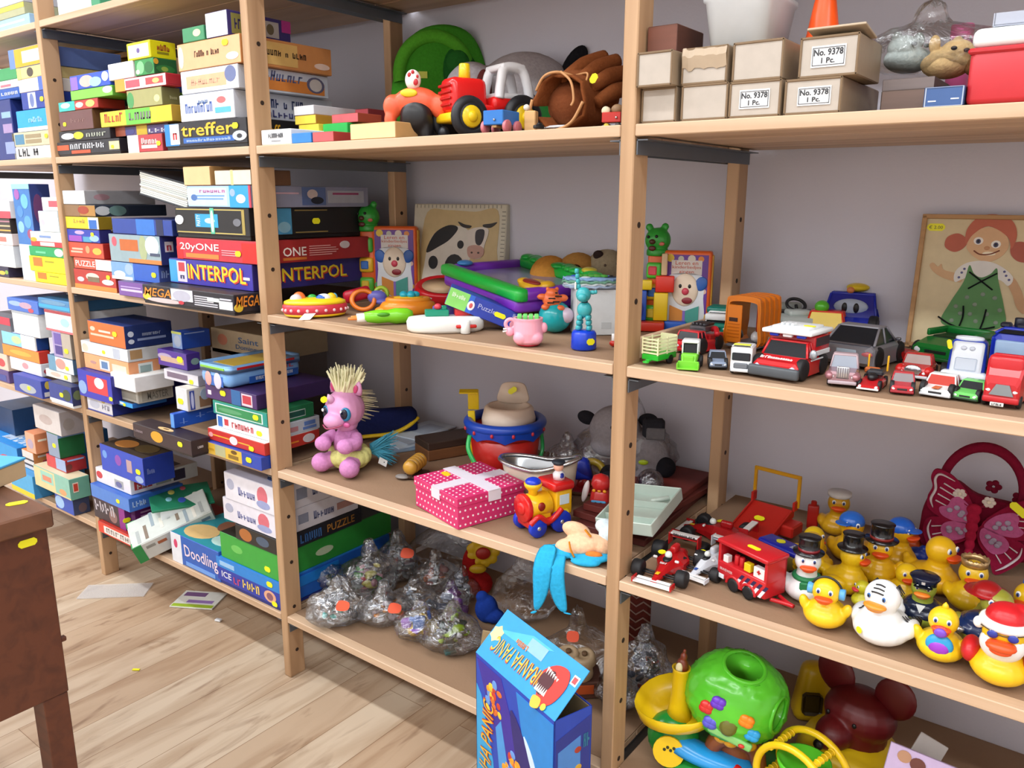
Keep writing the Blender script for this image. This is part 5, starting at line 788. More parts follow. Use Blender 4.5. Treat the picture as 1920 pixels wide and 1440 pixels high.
b.ell(hr, (2, 6, 154), (20, 22, 20))
for k in range(210):
    a = random.uniform(0, 2*PI); r = random.uniform(0, 15); x, y = r*math.cos(a), r*math.sin(a)*1.3; l = random.uniform(26, 50)
    b.cyl(hr, (x, y+4, 146), (x*2.4+random.uniform(-8, 8), y*1.5+8+random.uniform(-6, 10), 146+l), 3.6, 1.1, 5)
for k in range(26): b.cyl(hr, (random.uniform(-6, 10), 22, 146-k*2), (random.uniform(2, 34), 50+random.uniform(0, 10), 140-k*2.4), 2.4, .5, 5)
b.build('mane', R); b = MB(u); yl = Fb('d8d78a')
for k in range(16): a = k*2*PI/16; b.ell(yl, (30*math.cos(a)+2, 28*math.sin(a)+2, 26+4*math.sin(k*2.3)), (12, 11, 15))
b.ell(yl, (0, 4, 14), (36, 32, 15)); b.build('diaper', R, fuse=2); b = MB(u); random.seed(8)
for k in range(110):
    x, z = random.uniform(-6, 6), random.uniform(-8, 8); b.cyl(P('4aa6c4', .7), (30+x*.4, 32, 34+z), (56+random.uniform(-14, 20), 44+random.uniform(-10, 20), 36+random.uniform(-34, 30)), 3, .5, 5)
b.build('tail', R); b = MB(u, tr_(60, 24, 14) @ ry_(18)); b.box(K('eceff0'), (0, 0, 0), (18, 1, 13)); b.box(K('3a4048'), (3, -.7, 1), (2, .3, 2)); b.build('care_tag', R)
sticker(R, (-20*u, -38*u, 140*u), 15*u, 11*u, ry_(-24))
R, u = toy('toy_bag', 'navy toy bag with curved yellow zip strip behind the pink pony', 'bag', 712, 800, Z2, 8, TOYS2, y=.3)
b = MB(u); b.box(Fb('1c2350'), (0, 0, 26), (140, 40, 52), 12, seg=3); b.build('body', R); b = MB(u); b.tube(P('e8c020', .4), [(-68, -20, 8), (-20, -24, 9), (20, -24, 11), (50, -22, 22), (70, -12, 34)], 6, 8, flat=.6); b.build('zip_strip', R)
R, u = toy('wooden_massager', 'golden ringed wooden toy on a dark stand beside the polka dot box', 'wooden toy', 778, 903, Z2, -24, TOYS2, back=22)
b = MB(u); gd = P('c09038', .25); T = rx_(-72)
for k in range(5): b.ell(gd, (0, -20+k*11, 26), (15 if k else 14, 7 if k else 11, 15 if k else 14))
b.build('rings', R); b = MB(u); b.box(Wd('4a3424'), (0, 4, 5), (40, 46, 6), 2); b.cyl(Wd('4a3424'), (0, 22, 4), (0, 22, 24), 5); b.cyl(Wd('4a3424'), (0, -16, 4), (0, -16, 16), 4); b.build('stand', R)
MB(u).ell(P('8a8480', .4), (-18, -16, 5), (14, 10, 4)).build('foot', R)
R, u = toy('wooden_box', 'flat dark brown wooden box lying at the back beside the bucket', 'wooden box', 840, 862, Z2, 26, None, back=40)
b = MB(u); b.box(Wd('7a4f2e'), (0, 0, 10), (108, 60, 20), 1.5); b.build('base', R); b = MB(u); b.box(Wd('3c2a20'), (0, 0, 27), (108, 60, 14), 1.5); b.build('lid', R)
for k in range(4):
    R, u = toy('magazine', ['bluish thin magazine lowest of the papers behind the blue tail', 'pale thin magazine second in the papers behind the blue tail', 'grey picture magazine third in the papers behind the blue tail', 'white topmost sheet of the papers by the dark wooden box'][k], 'magazine', 775+k*6, 846-k*6, Z2, 20+k*9, 'magazines lying at the back', dz=.0035*k, back=40)
    b = MB(u); b.box(K(['8ea4bc', 'c8d4de', 'a8b0bc', 'ccd6e0'][k]), (0, 0, 1.5), (110, 70, 2.4)); b.build('magazine_sheets', R); MB(u).box(K(['4a7ab0', '9ab0c8', '788090', 'b0bccc'][k]), (8, -4, 2.9), (60, 40, .4)).build('cover_print', R)
# bucket
R, u = toy('sand_bucket', 'red sand bucket with wavy blue rim and green handle', 'bucket', 947, 906, Z2, 0, TOYS2, back=56)
rd, bl = P('c0241e', .3), P('1c48b4', .3)
b = MB(u); b.lathe(rd, [(52, 0), (56, 3), (67, 92), (64, 92), (54, 6), (1e-5, 5)], n=40); b.lathe(rd, [(68, 78), (71, 90), (66, 92)], n=40); b.build('body', R)
b = MB(u); b.torus(bl, (0, 0, 101), 68, 9, n=44, m=12); vs = []; n = 64
for i in range(n): a = 2*PI*i/n; w = 84-abs(math.sin(i*PI/8))*-8-8; vs += [(71.5*math.cos(a), 71.5*math.sin(a), w), (75*math.cos(a), 75*math.sin(a), 101)]
b.add(vs, [(2*i, 2*((i+1) % n), 2*((i+1) % n)+1, 2*i+1) for i in range(n)], bl, True); b.build('rim', R)
b = MB(u)
for k in range(12): a = k*2*PI/12+.2; b.ell('c83040', (74*math.cos(a), 74*math.sin(a), 92), (3, 3, 4))
b.build('hearts', R); b = MB(u); b.tube(P('30c060', .3), [(-64, -36, 84), (-66, -50, 62), (-50, -64, 34), (-34, -72, 18)], 4.2, 8, flat=.6); b.build('handle', R); b = MB(u); b.tube(P('2a9a50', .3), [(66, -20, 84), (68, -22, 50), (52, -46, 20)], 3.5, 8); b.build('handle', R); cb_ = R.location.copy(); ub = u; rb = R.rotation_euler[2]
R = empty('toy_potty', 'cream plastic doll potty sitting in the sand bucket', 'potty', cb_+Vector((.006, .004, 84*ub)), math.degrees(rb)-8, TOYS2); u = ub
cr = P('e6d3c0', .35); b = MB(u); b.lathe(cr, [(47, 0), (48, 24), (43, 44), (38, 48), (34, 46), (30, 20), (1e-5, 18)], sx=1.04, sy=1.0, n=32); b.build('bowl', R)
b = MB(u, tr_(4, 30, 46) @ rx_(-10)); b.prism(cr, smooth_poly([(-26, 0), (-26, 22), (-16, 36), (16, 36), (26, 22), (26, 0)]), -5, 6, bev=.05, sm=True); b.build('backrest', R); sticker(R, (4*u, 22*u, 70*u), 18*u, 10*u, ry_(-35) @ rx_(-10))
R = empty('toy_spade', 'yellow plastic spade standing in the sand bucket', 'toy spade', cb_+Vector((-.047, -.036, 6*ub)), math.degrees(rb), TOYS2)
b = MB(u); b.box(P('e6c81c', .35), (-2, 0, 60), (13, 4, 110), 1.5, T=ry_(-3)); b.build('shaft', R); b = MB(u, tr_(-4, 0, 136) @ rx_(14)); b.box(P('e6c81c', .35), (0, 0, 0), (20, 3, 42), 1.2); b.box(P('e6c81c', .35), (-8, -7, 20), (34, 16, 3), 1); b.build('blade', R)
# polka dot gift box
R, u = toy('gift_box', 'pink gift box with white polka dots and ribbon cross on its lid', 'gift box', 858, 996, Z2, 0, TOYS2, back=0)
pA, pB, pC = atz(777, 948, Z2), atz(858, 996, Z2), atz(941, 972, Z2); d1 = (pB-pA); d2 = (pC-pB); a = math.atan2(d1.y, d1.x)
w1, w2 = d1.length, .145; R.rotation_euler[2] = a; ex = Vector((math.cos(a), math.sin(a), 0)); ey = Vector((-ex.y, ex.x, 0)); R.location = pB-ex*w1/2+ey*w2/2+Vector((0, 0, .0008)); hb = .056
pm = P('cf2f6c', .5, 0, 'c'); ww = P('f2e8ee', .5, 0, 'c')
def dots(b, T, w, h, ox=0):
    nx, nz = int(w/.0105), int(h/.0105)
    for i in range(nx):
        for j in range(nz):
            b.prism(ww, [(.0019*math.cos(q*PI/4), .0019*math.sin(q*PI/4)) for q in range(8)], -.0004, 0, T @ tr_(-w/2+(i+.5+(j % 2)*.5-.25)*w/nx, 0, (j+.5)*h/nz))
b = MB(); b.box(pm, (0, 0, hb*.36), (w1-.004, w2-.004, hb*.72), .0008); dots(b, tr_(0, -w2/2+.002, 0), w1-.008, hb*.68); dots(b, tr_(w1/2-.002, 0, 0) @ rz_(90), w2-.008, hb*.68); b.build('box_body', R)
b = MB(); b.box(pm, (0, 0, hb*.86), (w1, w2, hb*.28), .0008); dots(b, tr_(0, -w2/2, hb*.73), w1-.006, hb*.25); dots(b, tr_(w1/2, 0, hb*.73) @ rz_(90), w2-.006, hb*.25); dots(b, tr_(0, -w2/2, hb) @ rx_(-90), w1-.006, w2-.004); b.build('lid', R)
b = MB(); rb_ = P('e2dbe6', .3); rw = .026
b.box(rb_, (.004, 0, hb+.0006), (rw, w2+.003, .0012)); b.box(rb_, (0, .004, hb+.0006), (w1+.003, rw, .0014)); b.box(rb_, (.004, -w2/2-.0009, hb*.84), (rw, .0012, hb*.34)); b.box(rb_, (w1/2+.0009, .004, hb*.84), (.0012, rw, hb*.34)); b.build('ribbon', R)
sticker(R, (-w1*.32, -.02, hb+.0006), .024, .013, rx_(-90) @ ry_(10), P('f0c81c', .5))
# bath tub
R, u = toy('doll_bathtub', 'cream doll bath tub with silver rolled rim on small feet', 'doll bathtub', 1010, 964, Z2, -24, TOYS2, back=56)
sv = P('c8ccd0', .18, .9); n = 44
def rimz(a): return 74+26*max(0, math.cos(a))**1.5+5*max(0, -math.cos(a))
def ring(k, z): return [(84*k*math.cos(2*PI*i/n), 40*k*math.sin(2*PI*i/n), z(2*PI*i/n)) for i in range(n)]
def loft(b, rings, mat):
    vs = [p for r in rings for p in r]; fs = []
    for j in range(len(rings)-1):
        for i in range(n): k = (i+1) % n; fs.append((j*n+i, j*n+k, (j+1)*n+k, (j+1)*n+i))
    return b.add(vs, fs, mat, True)
b = MB(u); loft(b, [ring(.5, lambda a: 14), ring(.62, lambda a: 15), ring(.74, lambda a: 26), ring(.84, lambda a: 50), ring(.9, lambda a: rimz(a)-4)], P('d8cdbb', .35)); b.add(ring(.5, lambda a: 14), [tuple(range(n-1, -1, -1))], P('d8cdbb', .35)); b.build('tub', R)
b = MB(u); loft(b, [ring(.96, rimz), ring(.88, lambda a: rimz(a)-5), ring(.74, lambda a: 40), ring(.6, lambda a: 24), ring(.01, lambda a: 20)], P('a8acb0', .2, .85)); b.build('lining', R)
b = MB(u); pts = ring(.95, rimz); b.tube(sv, pts+[pts[0]], 4.2, 8, smooth=False); b.build('rim', R)
for sx in (-1, 1):
    for sy in (-1, 1): b = MB(u); b.tube(sv, [(sx*48, sy*18, 18), (sx*56, sy*22, 10), (sx*52, sy*22, 4)], [5, 4, 3]); b.ell(sv, (sx*52, sy*22, 4), (5, 5, 4)); b.build('foot', R)
# train
R, u = toy('toy_train', 'red and yellow plastic toy train with blue wheels and a driver figure', 'toy train', 1018, 1006, Z2, -56, TOYS2, back=34); u *= 1.06
yl, rd, bl = P('edb81e', .22), P('cc2020', .22), P('1c3cc4', .22)
b = MB(u); b.box(rd, (0, 0, 22), (44, 84, 18), 5, seg=2); b.build('chassis', R)
b = MB(u); b.cyl(yl, (0, -38, 48), (0, 8, 48), 23); b.box(yl, (0, -16, 34), (40, 42, 20), 3); b.build('boiler', R); b = MB(u); b.cyl(rd, (0, -46, 48), (0, -36, 48), 25); b.ell(rd, (0, -46, 48), (12, 6, 12)); b.build('boiler_front', R)
b = MB(u); b.lathe(yl, [(9, 0), (8, 10), (15, 18), (16, 24), (1e-5, 26)], (0, -22, 66)); b.build('funnel', R); MB(u).ell(bl, (0, -22, 92), (14, 14, 8)).build('funnel_cap', R)
b = MB(u); b.box(yl, (0, 28, 52), (48, 34, 46), 3, seg=2); b.build('cab', R); b = MB(u); b.box(rd, (0, 26, 82), (56, 46, 16), 6, seg=3); b.build('cab_roof', R); b = MB(u); b.box('cfe0ea', (24.2, 28, 58), (1, 20, 18), .4); b.build('window', R)
MB(u).ell('8a1c14', (21, -18, 52), (4, 8, 8)).build('clown_badge', R)
for y, r in ((-28, 17), (20, 20)):
    for s in (-1, 1): b = MB(u); b.cyl(bl, (s*20, y, r), (s*30, y, r), r); t = b.build('wheel', R); MB(u).ell(P('cfd4dc', .2, .8), (s*30, y, r), (2.5, 4, 4)).build('hub', t)
b = MB(u); b.tube(rd, [(26, -44, 26), (28, -28, 38), (28, -10, 26), (28, 4, 30), (28, 20, 44)], 5, 8); b.build('mudguard', R); sticker(R, (25*u, 26*u, 34*u), 22*u, 12*u, rz_(90), P('f2d824', .5))
b = MB(u); b.lathe(P('ececf0', .4), [(10, 0), (11, 10), (6, 16)], (6, 28, 90)); b.box(P('22309a', .4), (6, 28, 98), (24, 10, 10), 3); b.build('driver_body', R); b = MB(u); b.ell('f0b8a0', (6, 27, 113), (9, 9, 9)); b.build('driver_head', R); b = MB(u); b.lathe(P('2a3440', .4), [(9, 0), (12, 4), (11, 7), (1e-5, 8)], (6, 27, 117)); b.build('driver_cap', R)
# cloth doll in peach and blue, one blue trouser hanging over the edge
R, u = toy('cloth_doll', 'peach and blue cloth doll slumped at the shelf edge, blue legs hanging down', 'cloth doll', 1075, 1050, Z2, -10, TOYS2, back=20)
pe, bc = Fb('edc09c'), Fb('2fa6d6'); R.location = atz(1072, 1046, Z2)+Vector((0, 0, .001))
b = MB(u); b.ell(pe, (20, 6, 26), (46, 24, 20), ry_(-10)); b.ell(pe, (-6, -2, 20), (26, 18, 17)); b.ell(pe, (54, 4, 26), (22, 18, 18)); b.ell(pe, (4, 20, 46), (28, 14, 16), ry_(14)); b.build('torso', R, fuse=2)
b = MB(u); b.tube(P('d88a2c', .8, 0, 'f'), [(-2, -20, 40), (2, -24, 26), (8, -22, 12)], 3.4, 8, flat=.5); b.tube(P('d88a2c', .8, 0, 'f'), [(24, -4, 60), (30, -6, 54), (36, -6, 48)], 3, 8, flat=.5); b.ell(P('d8803a', .8, 0, 'f'), (44, -18, 18), (16, 6, 7)); b.build('trim_ribbon', R)
b = MB(u); b.ell(Fb('d2e2ea'), (68, 20, 44), (22, 20, 22)); b.ell(Fb('d2e2ea'), (56, 26, 58), (18, 14, 14)); b.build('bonnet', R, fuse=2)
def ribbon(b, pts, ws, mat, th=2.2):
    vs = []; k = len(pts)
    for (x, y, z), w in zip(pts, ws): vs += [(x-w, y-th, z), (x+w, y-th*.4, z), (x+w, y+th, z), (x-w, y+th*.6, z)]
    fs = [(3, 2, 1, 0), (4*k-4, 4*k-3, 4*k-2, 4*k-1)]
    for i in range(k-1):
        for j in range(4): q = (j+1) % 4; fs.append((4*i+j, 4*i+q, 4*i+4+q, 4*i+4+j))
    return b.add(vs, fs, mat, True)
b = MB(u); b.ell(bc, (38, -10, 10), (40, 22, 9), ry_(-6)); b.ell(bc, (-18, -4, 12), (34, 22, 11)); b.ell(bc, (30, -26, 6), (28, 12, 7)); b.build('skirt', R, fuse=2)
b = MB(u); ribbon(b, [(-38, -14, 30), (-42, -32, 16), (-46, -48, -6), (-46, -50, -40), (-50, -50, -70), (-56, -50, -92)], [16, 20, 20, 17, 12, 5], bc, 3); ribbon(b, [(-56, -50, -90), (-64, -51, -98)], [5, 7], bc, 3); b.build('leg', R, sub=1)
b = MB(u); ribbon(b, [(-20, -14, 16), (-22, -38, 8), (-22, -46, -14), (-18, -46, -44), (-10, -46, -76), (-4, -46, -90)], [16, 18, 18, 17, 13, 6], bc, 3); ribbon(b, [(-4, -46, -88), (8, -46, -92)], [6, 9], bc, 3); b.build('leg', R, sub=1)
# red toys at the right end
R, u = toy('toy_robot', 'red cartoon toy car with white hands and painted eyes by the upright', 'toy car', 1124, 985, Z2, -10, TOYS2, back=30)
b = MB(u); b.box(P('cc2c2c', .25), (0, 0, 32), (46, 40, 60), 10, seg=3, taper=(.7, .7)); b.lathe(P('cc2c2c', .25), [(14, 58), (18, 70), (14, 84), (1e-5, 90)]); b.build('body', R); b = MB(u); b.box(P('58a8dc', .2), (0, -19, 36), (28, 4, 14), 2); b.ell('16161e', (-5, -22, 37), (3.4, 1.5, 4)); b.ell('16161e', (5, -22, 37), (3.4, 1.5, 4)); b.build('windscreen', R)
MB(u).ell(P('ece8ea', .3), (-27, -6, 54), (6, 7, 22), ry_(12)).build('hand', R); b = MB(u); b.box(P('ece8ea', .3), (0, -20, 12), (34, 4, 12), 2); b.build('bumper', R); b = MB(u)
for k in range(3): b.ell('f0a020', (-10+k*10, -14, 60), (3.4, 2, 3))
b.build('lamps', R)
R, u = toy('toy_tray', 'dark red round toy tray with brown rim behind the train', 'tray', 1095, 940, Z2, 0, TOYS2, back=70)
b = MB(u); b.lathe(P('9c1c1c', .3), [(60, 0), (62, 4), (56, 6), (1e-5, 5)], n=36, sy=.7); b.lathe(P('9c1c1c', .3), [(16, 5), (10, 20), (1e-5, 24)]); b.build('plate', R); b = MB(u); b.torus(Wd('6a4424'), (0, 0, 4), 61, 3, n=36, sy=.7); b.build('rim', R)
R, u = toy('toy_cup', 'blue toy cone on a yellow ring behind the bath tub', 'toy', 1091, 905, Z2, 0, TOYS2, y=.3)
b = MB(u); b.box(P('1a34b4', .35), (0, 0, 26), (44, 34, 42), 8, seg=2, taper=(.5, .5)); b.build('cone', R); MB(u).torus(P('b8982a', .35), (18, 6, 14), 22, 7, rx_(60)).build('ring', R)
R, u = toy('plush_cow', 'grey plush animal with black ears and paws sitting in a clear bag', 'plush toy', 1190, 905, Z2, 0, TOYS2, y=.35)
g, k_ = Fb('8e8a90'), Fb('202026')
b = MB(u); b.ell(g, (12, 0, 56), (52, 34, 60)); b.ell(g, (-40, -4, 112), (48, 34, 46)); b.ell(Fb('c8ced6'), (-48, -22, 90), (36, 24, 26)); b.build('body', R, fuse=3)
b = MB(u); b.ell(k_, (-92, -2, 132), (18, 8, 13), ry_(18)); b.build('ear', R); MB(u).ell(k_, (20, -2, 132), (18, 8, 13)).build('ear', R); MB(u).ell('101014', (-44, -34, 124), 4).build('eye', R)
for x, z in ((54, 50), (-46, 30)): MB(u).ell(k_, (x, -22, z), (19, 16, 19)).build('paw', R)
b = MB(u); b.box(Fb('2a2a30'), (30, -16, 122), (40, 24, 34), 5); b.box(Fb('6a686c'), (34, -28, 114), (34, 3, 22), 2); b.build('scarf', R); b = MB(u); b.ell('a8c020', (14, -36, 62), (9, 2, 5)); b.build('price_sticker', R)
def bag(name, label, px, py, z, w, h, d, seed, y=None, back=0, cat='bag', group='clear bags of small toys', mat=None, neck=.35, turn=0):
    """knotted clear plastic bag: a crumpled closed skin standing on the shelf"""
    R, u = toy(name, label, cat, px, py, z, turn, group, y=y, back=back); b = MB(u); n, m_ = 28, 18; vs = [(0, 0, .5)]; fs = []; random.seed(seed); off = Vector((seed*3.7, seed*1.3, seed))
    for j in range(1, m_):
        t = j/m_; r = (math.sin(PI*min(t*1.15+.12, .93))**.6)*(1-max(0, t-.6)/.4*(1-neck))
        for i in range(n):
            a = 2*PI*i/n; p = Vector((math.cos(a), math.sin(a), t*2.4)); q = 1+.30*noise.noise(p*1.6+off)+.12*noise.noise(p*5+off)
            vs.append((w/2*r*math.cos(a)*q, d/2*r*math.sin(a)*q, max(.6, h*t*(1+.12*noise.noise(p*2+off*2)))))
    vs.append((0, 0, h*1.02)); L = len(vs)-1
    for i in range(n):
        k = (i+1) % n; fs.append((0, 1+k, 1+i)); fs.append((L, L-n+i, L-n+k))
        for j in range(m_-2): a = 1+j*n; fs.append((a+i, a+k, a+n+k, a+n+i))
    b.add(vs, fs, mat or film('clear_film'), True); b.build('bag_skin', R); return R, u
bag('plastic_bag', 'big clear plastic bag around the grey plush animal at the wall', 1172, 905, Z2, 200, 178, 90, 4, y=.35, group=None, mat=film('thin_film', 'ffffff', .05, .5, 22))
bag('plastic_bag', 'clear crumpled bag between sand bucket and plush animal', 1064, 880, Z2, 90, 84, 70, 9, y=.34, group=None)
R, u = toy('toy_ball', 'black ball wrapped in shiny film on an orange cup behind the pale tray', 'ball', 1221, 945, Z2, 0, TOYS2, y=.28)
b = MB(u); b.lathe(P('e06a1a', .35), [(16, 0), (19, 30), (16, 30), (1e-5, 26)]); b.build('cup', R); MB(u).ell(P('23263a', .25), (-4, 0, 48), (22, 22, 24)).build('ball', R)
b = MB(u); b.ell(film('clear_film'), (-4, 0, 50), (26, 26, 28)); b.build('wrapping', R)
for k in range(3):
    p = atz(1262+k*24, 975-k*16, Z2); R = empty('wooden_board', ['dark red wooden board under the pale plastic tray', 'dark red wooden board second on the pile by the rear upright', 'dark red wooden board topmost on the pile by the rear upright'][k], 'wooden board', (.722, .27+.01*k, Z2+.001+.0125*k), [4, -3, 2][k], 'dark red boards')
    b = MB(); b.box(Wd(['5a2420', '6a2c26', '702a24'][k]), (0, 0, .006), (.13-.004*k, .3-.01*k, .0115), .001); b.build('panel', R); MB().box(Wd('a8743c'), (0, -.06, .0119), (.122, .004, .0006)).build('inlay', R)
R, u = toy('plastic_tray', 'pale green shallow plastic tray tipped on the dark red boards', 'tray', 1225, 1000, Z2, 0, TOYS2)
R.location = (.775, .15, Z2+.045); R.rotation_euler = (math.radians(9), math.radians(-6), math.radians(4)); tm = P('c3d2c8', .35); u = .00086
b = MB(u); b.box(tm, (0, 0, 1), (112, 150, 3)); 
for s in (-1, 1): b.box(tm, (s*55, 0, 12), (3, 150, 24), 1); b.box(tm, (0, s*74, 12), (112, 3, 24), 1)
b.build('shell', R); b = MB(u); b.box(tm, (0, 22, 10), (106, 3, 14)); b.box(tm, (0, -40, 10), (106, 3, 14)); b.cyl(tm, (10, 30, 13), (40, 50, 13), 5); b.build('dividers', R)
# ---------------------------------------------------------------- right bay: cartons, vehicles, rubber ducks
CAR3, CAR2, DUCKS = 'toy vehicles on the middle shelf', 'toy vehicles on the lower shelf', 'rubber ducks'
card_, edge_ = 'b5aba0', '7a6348'
def carton(label, xl, xr, yt, z=None, xs=None, lab=False, d=.14, keep=False, flap=0, Y=.012):
    ex = []
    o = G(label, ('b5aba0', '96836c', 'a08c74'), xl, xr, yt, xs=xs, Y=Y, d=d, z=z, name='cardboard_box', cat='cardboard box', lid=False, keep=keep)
    me = o.children[0]; w = me.dimensions.x; h = max(v.co.z for v in me.data.vertices); dd = max(v.co.y for v in me.data.vertices)
    b = MB(); e = K(edge_)
    for zz in (.0012, h-.0012): b.box(e, (0, -dd-.0006, zz), (w, .0018, .0028), .0006)
    for xx in (-w/2+.0012, w/2-.0012): b.box(e, (xx, -dd-.0006, h/2), (.0026, .0018, h), .0006)
    b.build('worn_edge', o)
    if flap:
        b = MB(); b.T = tr_(0, -dd+.012, h+.003) @ rx_(-9); b.box(K('b7a68e'), (.006, .01, .003), (w*.98, .05, .0025), .0006); b.build('flap', o)
    if lab:
        cx = {1: .0, 2: .0, 3: .002}[lab]; b = MB(); b.box(K('eef0f2'), (cx, -dd-.0009, h*.5), (w*.58, .0008, h*.52)); r = [(cx+sx*w*.265, h*.5+sz*h*.21) for sx, sz in ((-1, -1), (1, -1), (1, 1), (-1, 1))]
        b.build('paper_label', o); b = MB(); t = .0007
        for (x0, z0), (x1, z1) in zip(r, r[1:]+r[:1]): b.box(K('4a4c52'), ((x0+x1)/2, -dd-.0015, (z0+z1)/2), (abs(x1-x0)+t, .0004, abs(z1-z0)+t))
        b.build('label_border', o); text('No. 9378', o, K('2c2e34'), (cx, -dd-.0014, h*.6), w*.5, h*.17, bold=.03); text('1 Pc.', o, K('2c2e34'), (cx, -dd-.0014, h*.4), w*.23, h*.14, bold=.03)
    return o
stack(Z4, 'worn cardboard boxes on the upper shelf')
carton('worn blank cardboard box at the upright, lower row', 1189, 1269, 166, xs=1280); za = ST['z']
o = carton('worn blank cardboard box at the upright, upper row under the wooden box', 1182, 1262, 97, xs=1283, Y=-.003)
zt = ST['z']; G('dark reddish wooden box on the upper cardboard box at the upright', (Wd('6a3c2c'), Wd('563024')), 1198, 1270, 48, xs=1320, Y=.02, name='wooden_box', cat='wooden box', lid=False)
stack(Z4, 'worn cardboard boxes on the upper shelf'); carton('blank cardboard box second from the upright, lower row', 1279, 1366, 158, xs=1371)
o = carton('cardboard box with a torn dented front, upper row', 1280, 1366, 88, xs=1378)
me = o.children[0]; w = me.dimensions.x; dd = max(v.co.y for v in me.data.vertices); h = max(v.co.z for v in me.data.vertices)
b = MB(); vs = []; random.seed(2)
for i in range(15): x = -w*.48+w*.96*i/14; q = random.uniform(-.0016, .0016); vs += [(x, -dd-.0012, h*.98+q), (x, -dd-.004, h*.76+q), (x, -dd-.0014, h*.42+q*1.5)]
b.add(vs, [(3*i+k+1, 3*i+k, 3*i+3+k, 3*i+4+k) for i in range(14) for k in (0, 1)], K('b09c84')); b.build('torn_flap', o); ztub = ST['z']
stack(Z4, 'worn cardboard boxes on the upper shelf'); carton('cardboard box with a number label, lower row beside a blank one', 1369, 1466, 152, lab=2, xs=1474)
carton('large blank cardboard box in the upper row under the white tub', 1376, 1471, 76, xs=1508)
stack(Z4, 'worn cardboard boxes on the upper shelf'); carton('cardboard box with a number label, right end of the lower row', 1473, 1580, 147, lab=3, xs=1650)
carton('cardboard box with a number label and lifted flap, upper row', 1502, 1613, 66, lab=1, xs=1656, flap=1)
ztop = ST['z']
# white tub
pA = aty(1400, 70, .12); R = empty('plastic_tub', 'white plastic tub on the upper cardboard boxes', 'tub', (.93, .092, ztub+.0035), 2); b = MB(); wt = P('e4ecf4', .3)
def rrect(w, d, r, n=5): return [(sx*(w/2-r)+r*math.cos(a0+PI/2*k/n), sy*(d/2-r)+r*math.sin(a0+PI/2*k/n)) for sx, sy, a0 in ((1, 1, 0), (-1, 1, PI/2), (-1, -1, PI), (1, -1, 3*PI/2)) for k in range(n+1)]
rs = [(rrect(.07, .1, .014), 0), (rrect(.084, .118, .018), .052), (rrect(.09, .124, .02), .054), (rrect(.09, .124, .02), .06), (rrect(.082, .116, .016), .06), (rrect(.066, .096, .012), .003)]
n = len(rs[0][0]); vs = [(x, y, z) for o_, z in rs for x, y in o_]; fs = [tuple(range(n-1, -1, -1)), tuple(range(len(vs)-n, len(vs)))]+[(j*n+i, j*n+(i+1) % n, (j+1)*n+(i+1) % n, (j+1)*n+i) for j in range(len(rs)-1) for i in range(n)]
b.add(vs, fs, wt, True); b.build('tub', R)
R, u = toy('play_cone', 'orange plastic play cone standing on the labelled cardboard boxes', 'cone', 1543, 60, ztop, 0, None, y=.115)
b = MB(u); b.lathe(P('f0561a', .3), [(37, 0), (37, 6), (33, 14), (31, 18), (20, 84), (17, 96), (14, 100), (1e-5, 101)], n=32); b.build('cone', R)
# right of the boxes
stack(Z4, 'wooden boxes on the upper shelf'); G('grey brown wooden box behind the blue tin box', (Wd('6c5850'), Wd('4c3e38')), 1652, 1734, 168, Y=.05, d=.1, name='wooden_box', cat='wooden box', lid=False)
G('thin grey wooden tablet lying on the grey brown box', (Wd('7a6e6c'), Wd('5c5250')), 1655, 1752, 146, Y=.06, d=.1, name='wooden_tablet', cat='wooden tablet', lid=False)
stack(Z4, None); o = G('small blue box with white scuffs beside the red cool box', ('3a5a90', '2c4670'), 1733, 1809, 162, Y=.012, d=.08, name='card_box', cat='card box', lid=False, ex=[px_('F', .12, .26, .32, .32, 'e4e8ee'), px_('F', .68, .34, .88, .4, 'e4e8ee'), px_('F', .03, .03, .06, .97, 'a8b4c8'), px_('F', .03, .02, .97, .05, 'a8b4c8'), px_('F', .03, .95, .97, .98, '8a9ab8'), px_('F', .95, .03, .98, .97, 'a8b4c8')])
pA = aty(1812, 150, .012); R = empty('cool_box', 'small red cool box with white lid at the right border', 'cool box', (pA.x+.075, .085, Z4+.001)); b = MB(); b.box(P('c42c36', .4), (0, 0, .027), (.15, .14, .054), .006, seg=2); b.box(P('b8242e', .4), (0, 0, .052), (.154, .144, .006), .002); b.build('body', R)
b = MB(); b.box(P('e9eeee', .35), (0, 0, .0645), (.15, .14, .019), .007, seg=3); b.build('lid', R); zc = Z4+.0755
R = empty('plastic_tray', 'clear grey plastic tray on the red cool box', 'tray', (pA.x+.075, .06, zc), 3); b = MB(); b.box(P('aab0c0', .25), (0, 0, .0012), (.12, .07, .002))
for s in (-1, 1): b.box(P('aab0c0', .25), (s*.06, 0, .007), (.002, .07, .012)); b.box(P('aab0c0', .25), (0, s*.034, .007), (.12, .002, .012))
b.build('shell', R)
def cup(label, px, y, c, z0, hh, r=.0135):
    p = aty(px, 46, y); hh = p.z-z0; R = empty('toy_cylinder', label, 'toy figure', (p.x, y, z0), math.degrees(math.atan2(CP.x-p.x, p.y-CP.y))+25, 'cylinder figures with drawn faces'); b = MB(); b.lathe(P(c, .4), [(r, 0), (r, hh-.001), (r-.001, hh), (1e-5, hh)]); b.build('cylinder', R)
    b = MB()
    for s in (-1, 1): b.ell('2a1a20', (s*.005, -r*.93, hh-.018), (.0016, .0012, .0022))
    b.ell('2a1a20', (0, -r, hh-.024), (.001, .001, .0016)); b.ell('3a1420', (0, -r*.98, hh-.032), (.005, .0012, .0032)); b.build('drawn_face', R)
cup('pink cylinder figure with a drawn laughing face behind the clear bag', 1806, .27, 'd8629c', Z4+.001, .1)
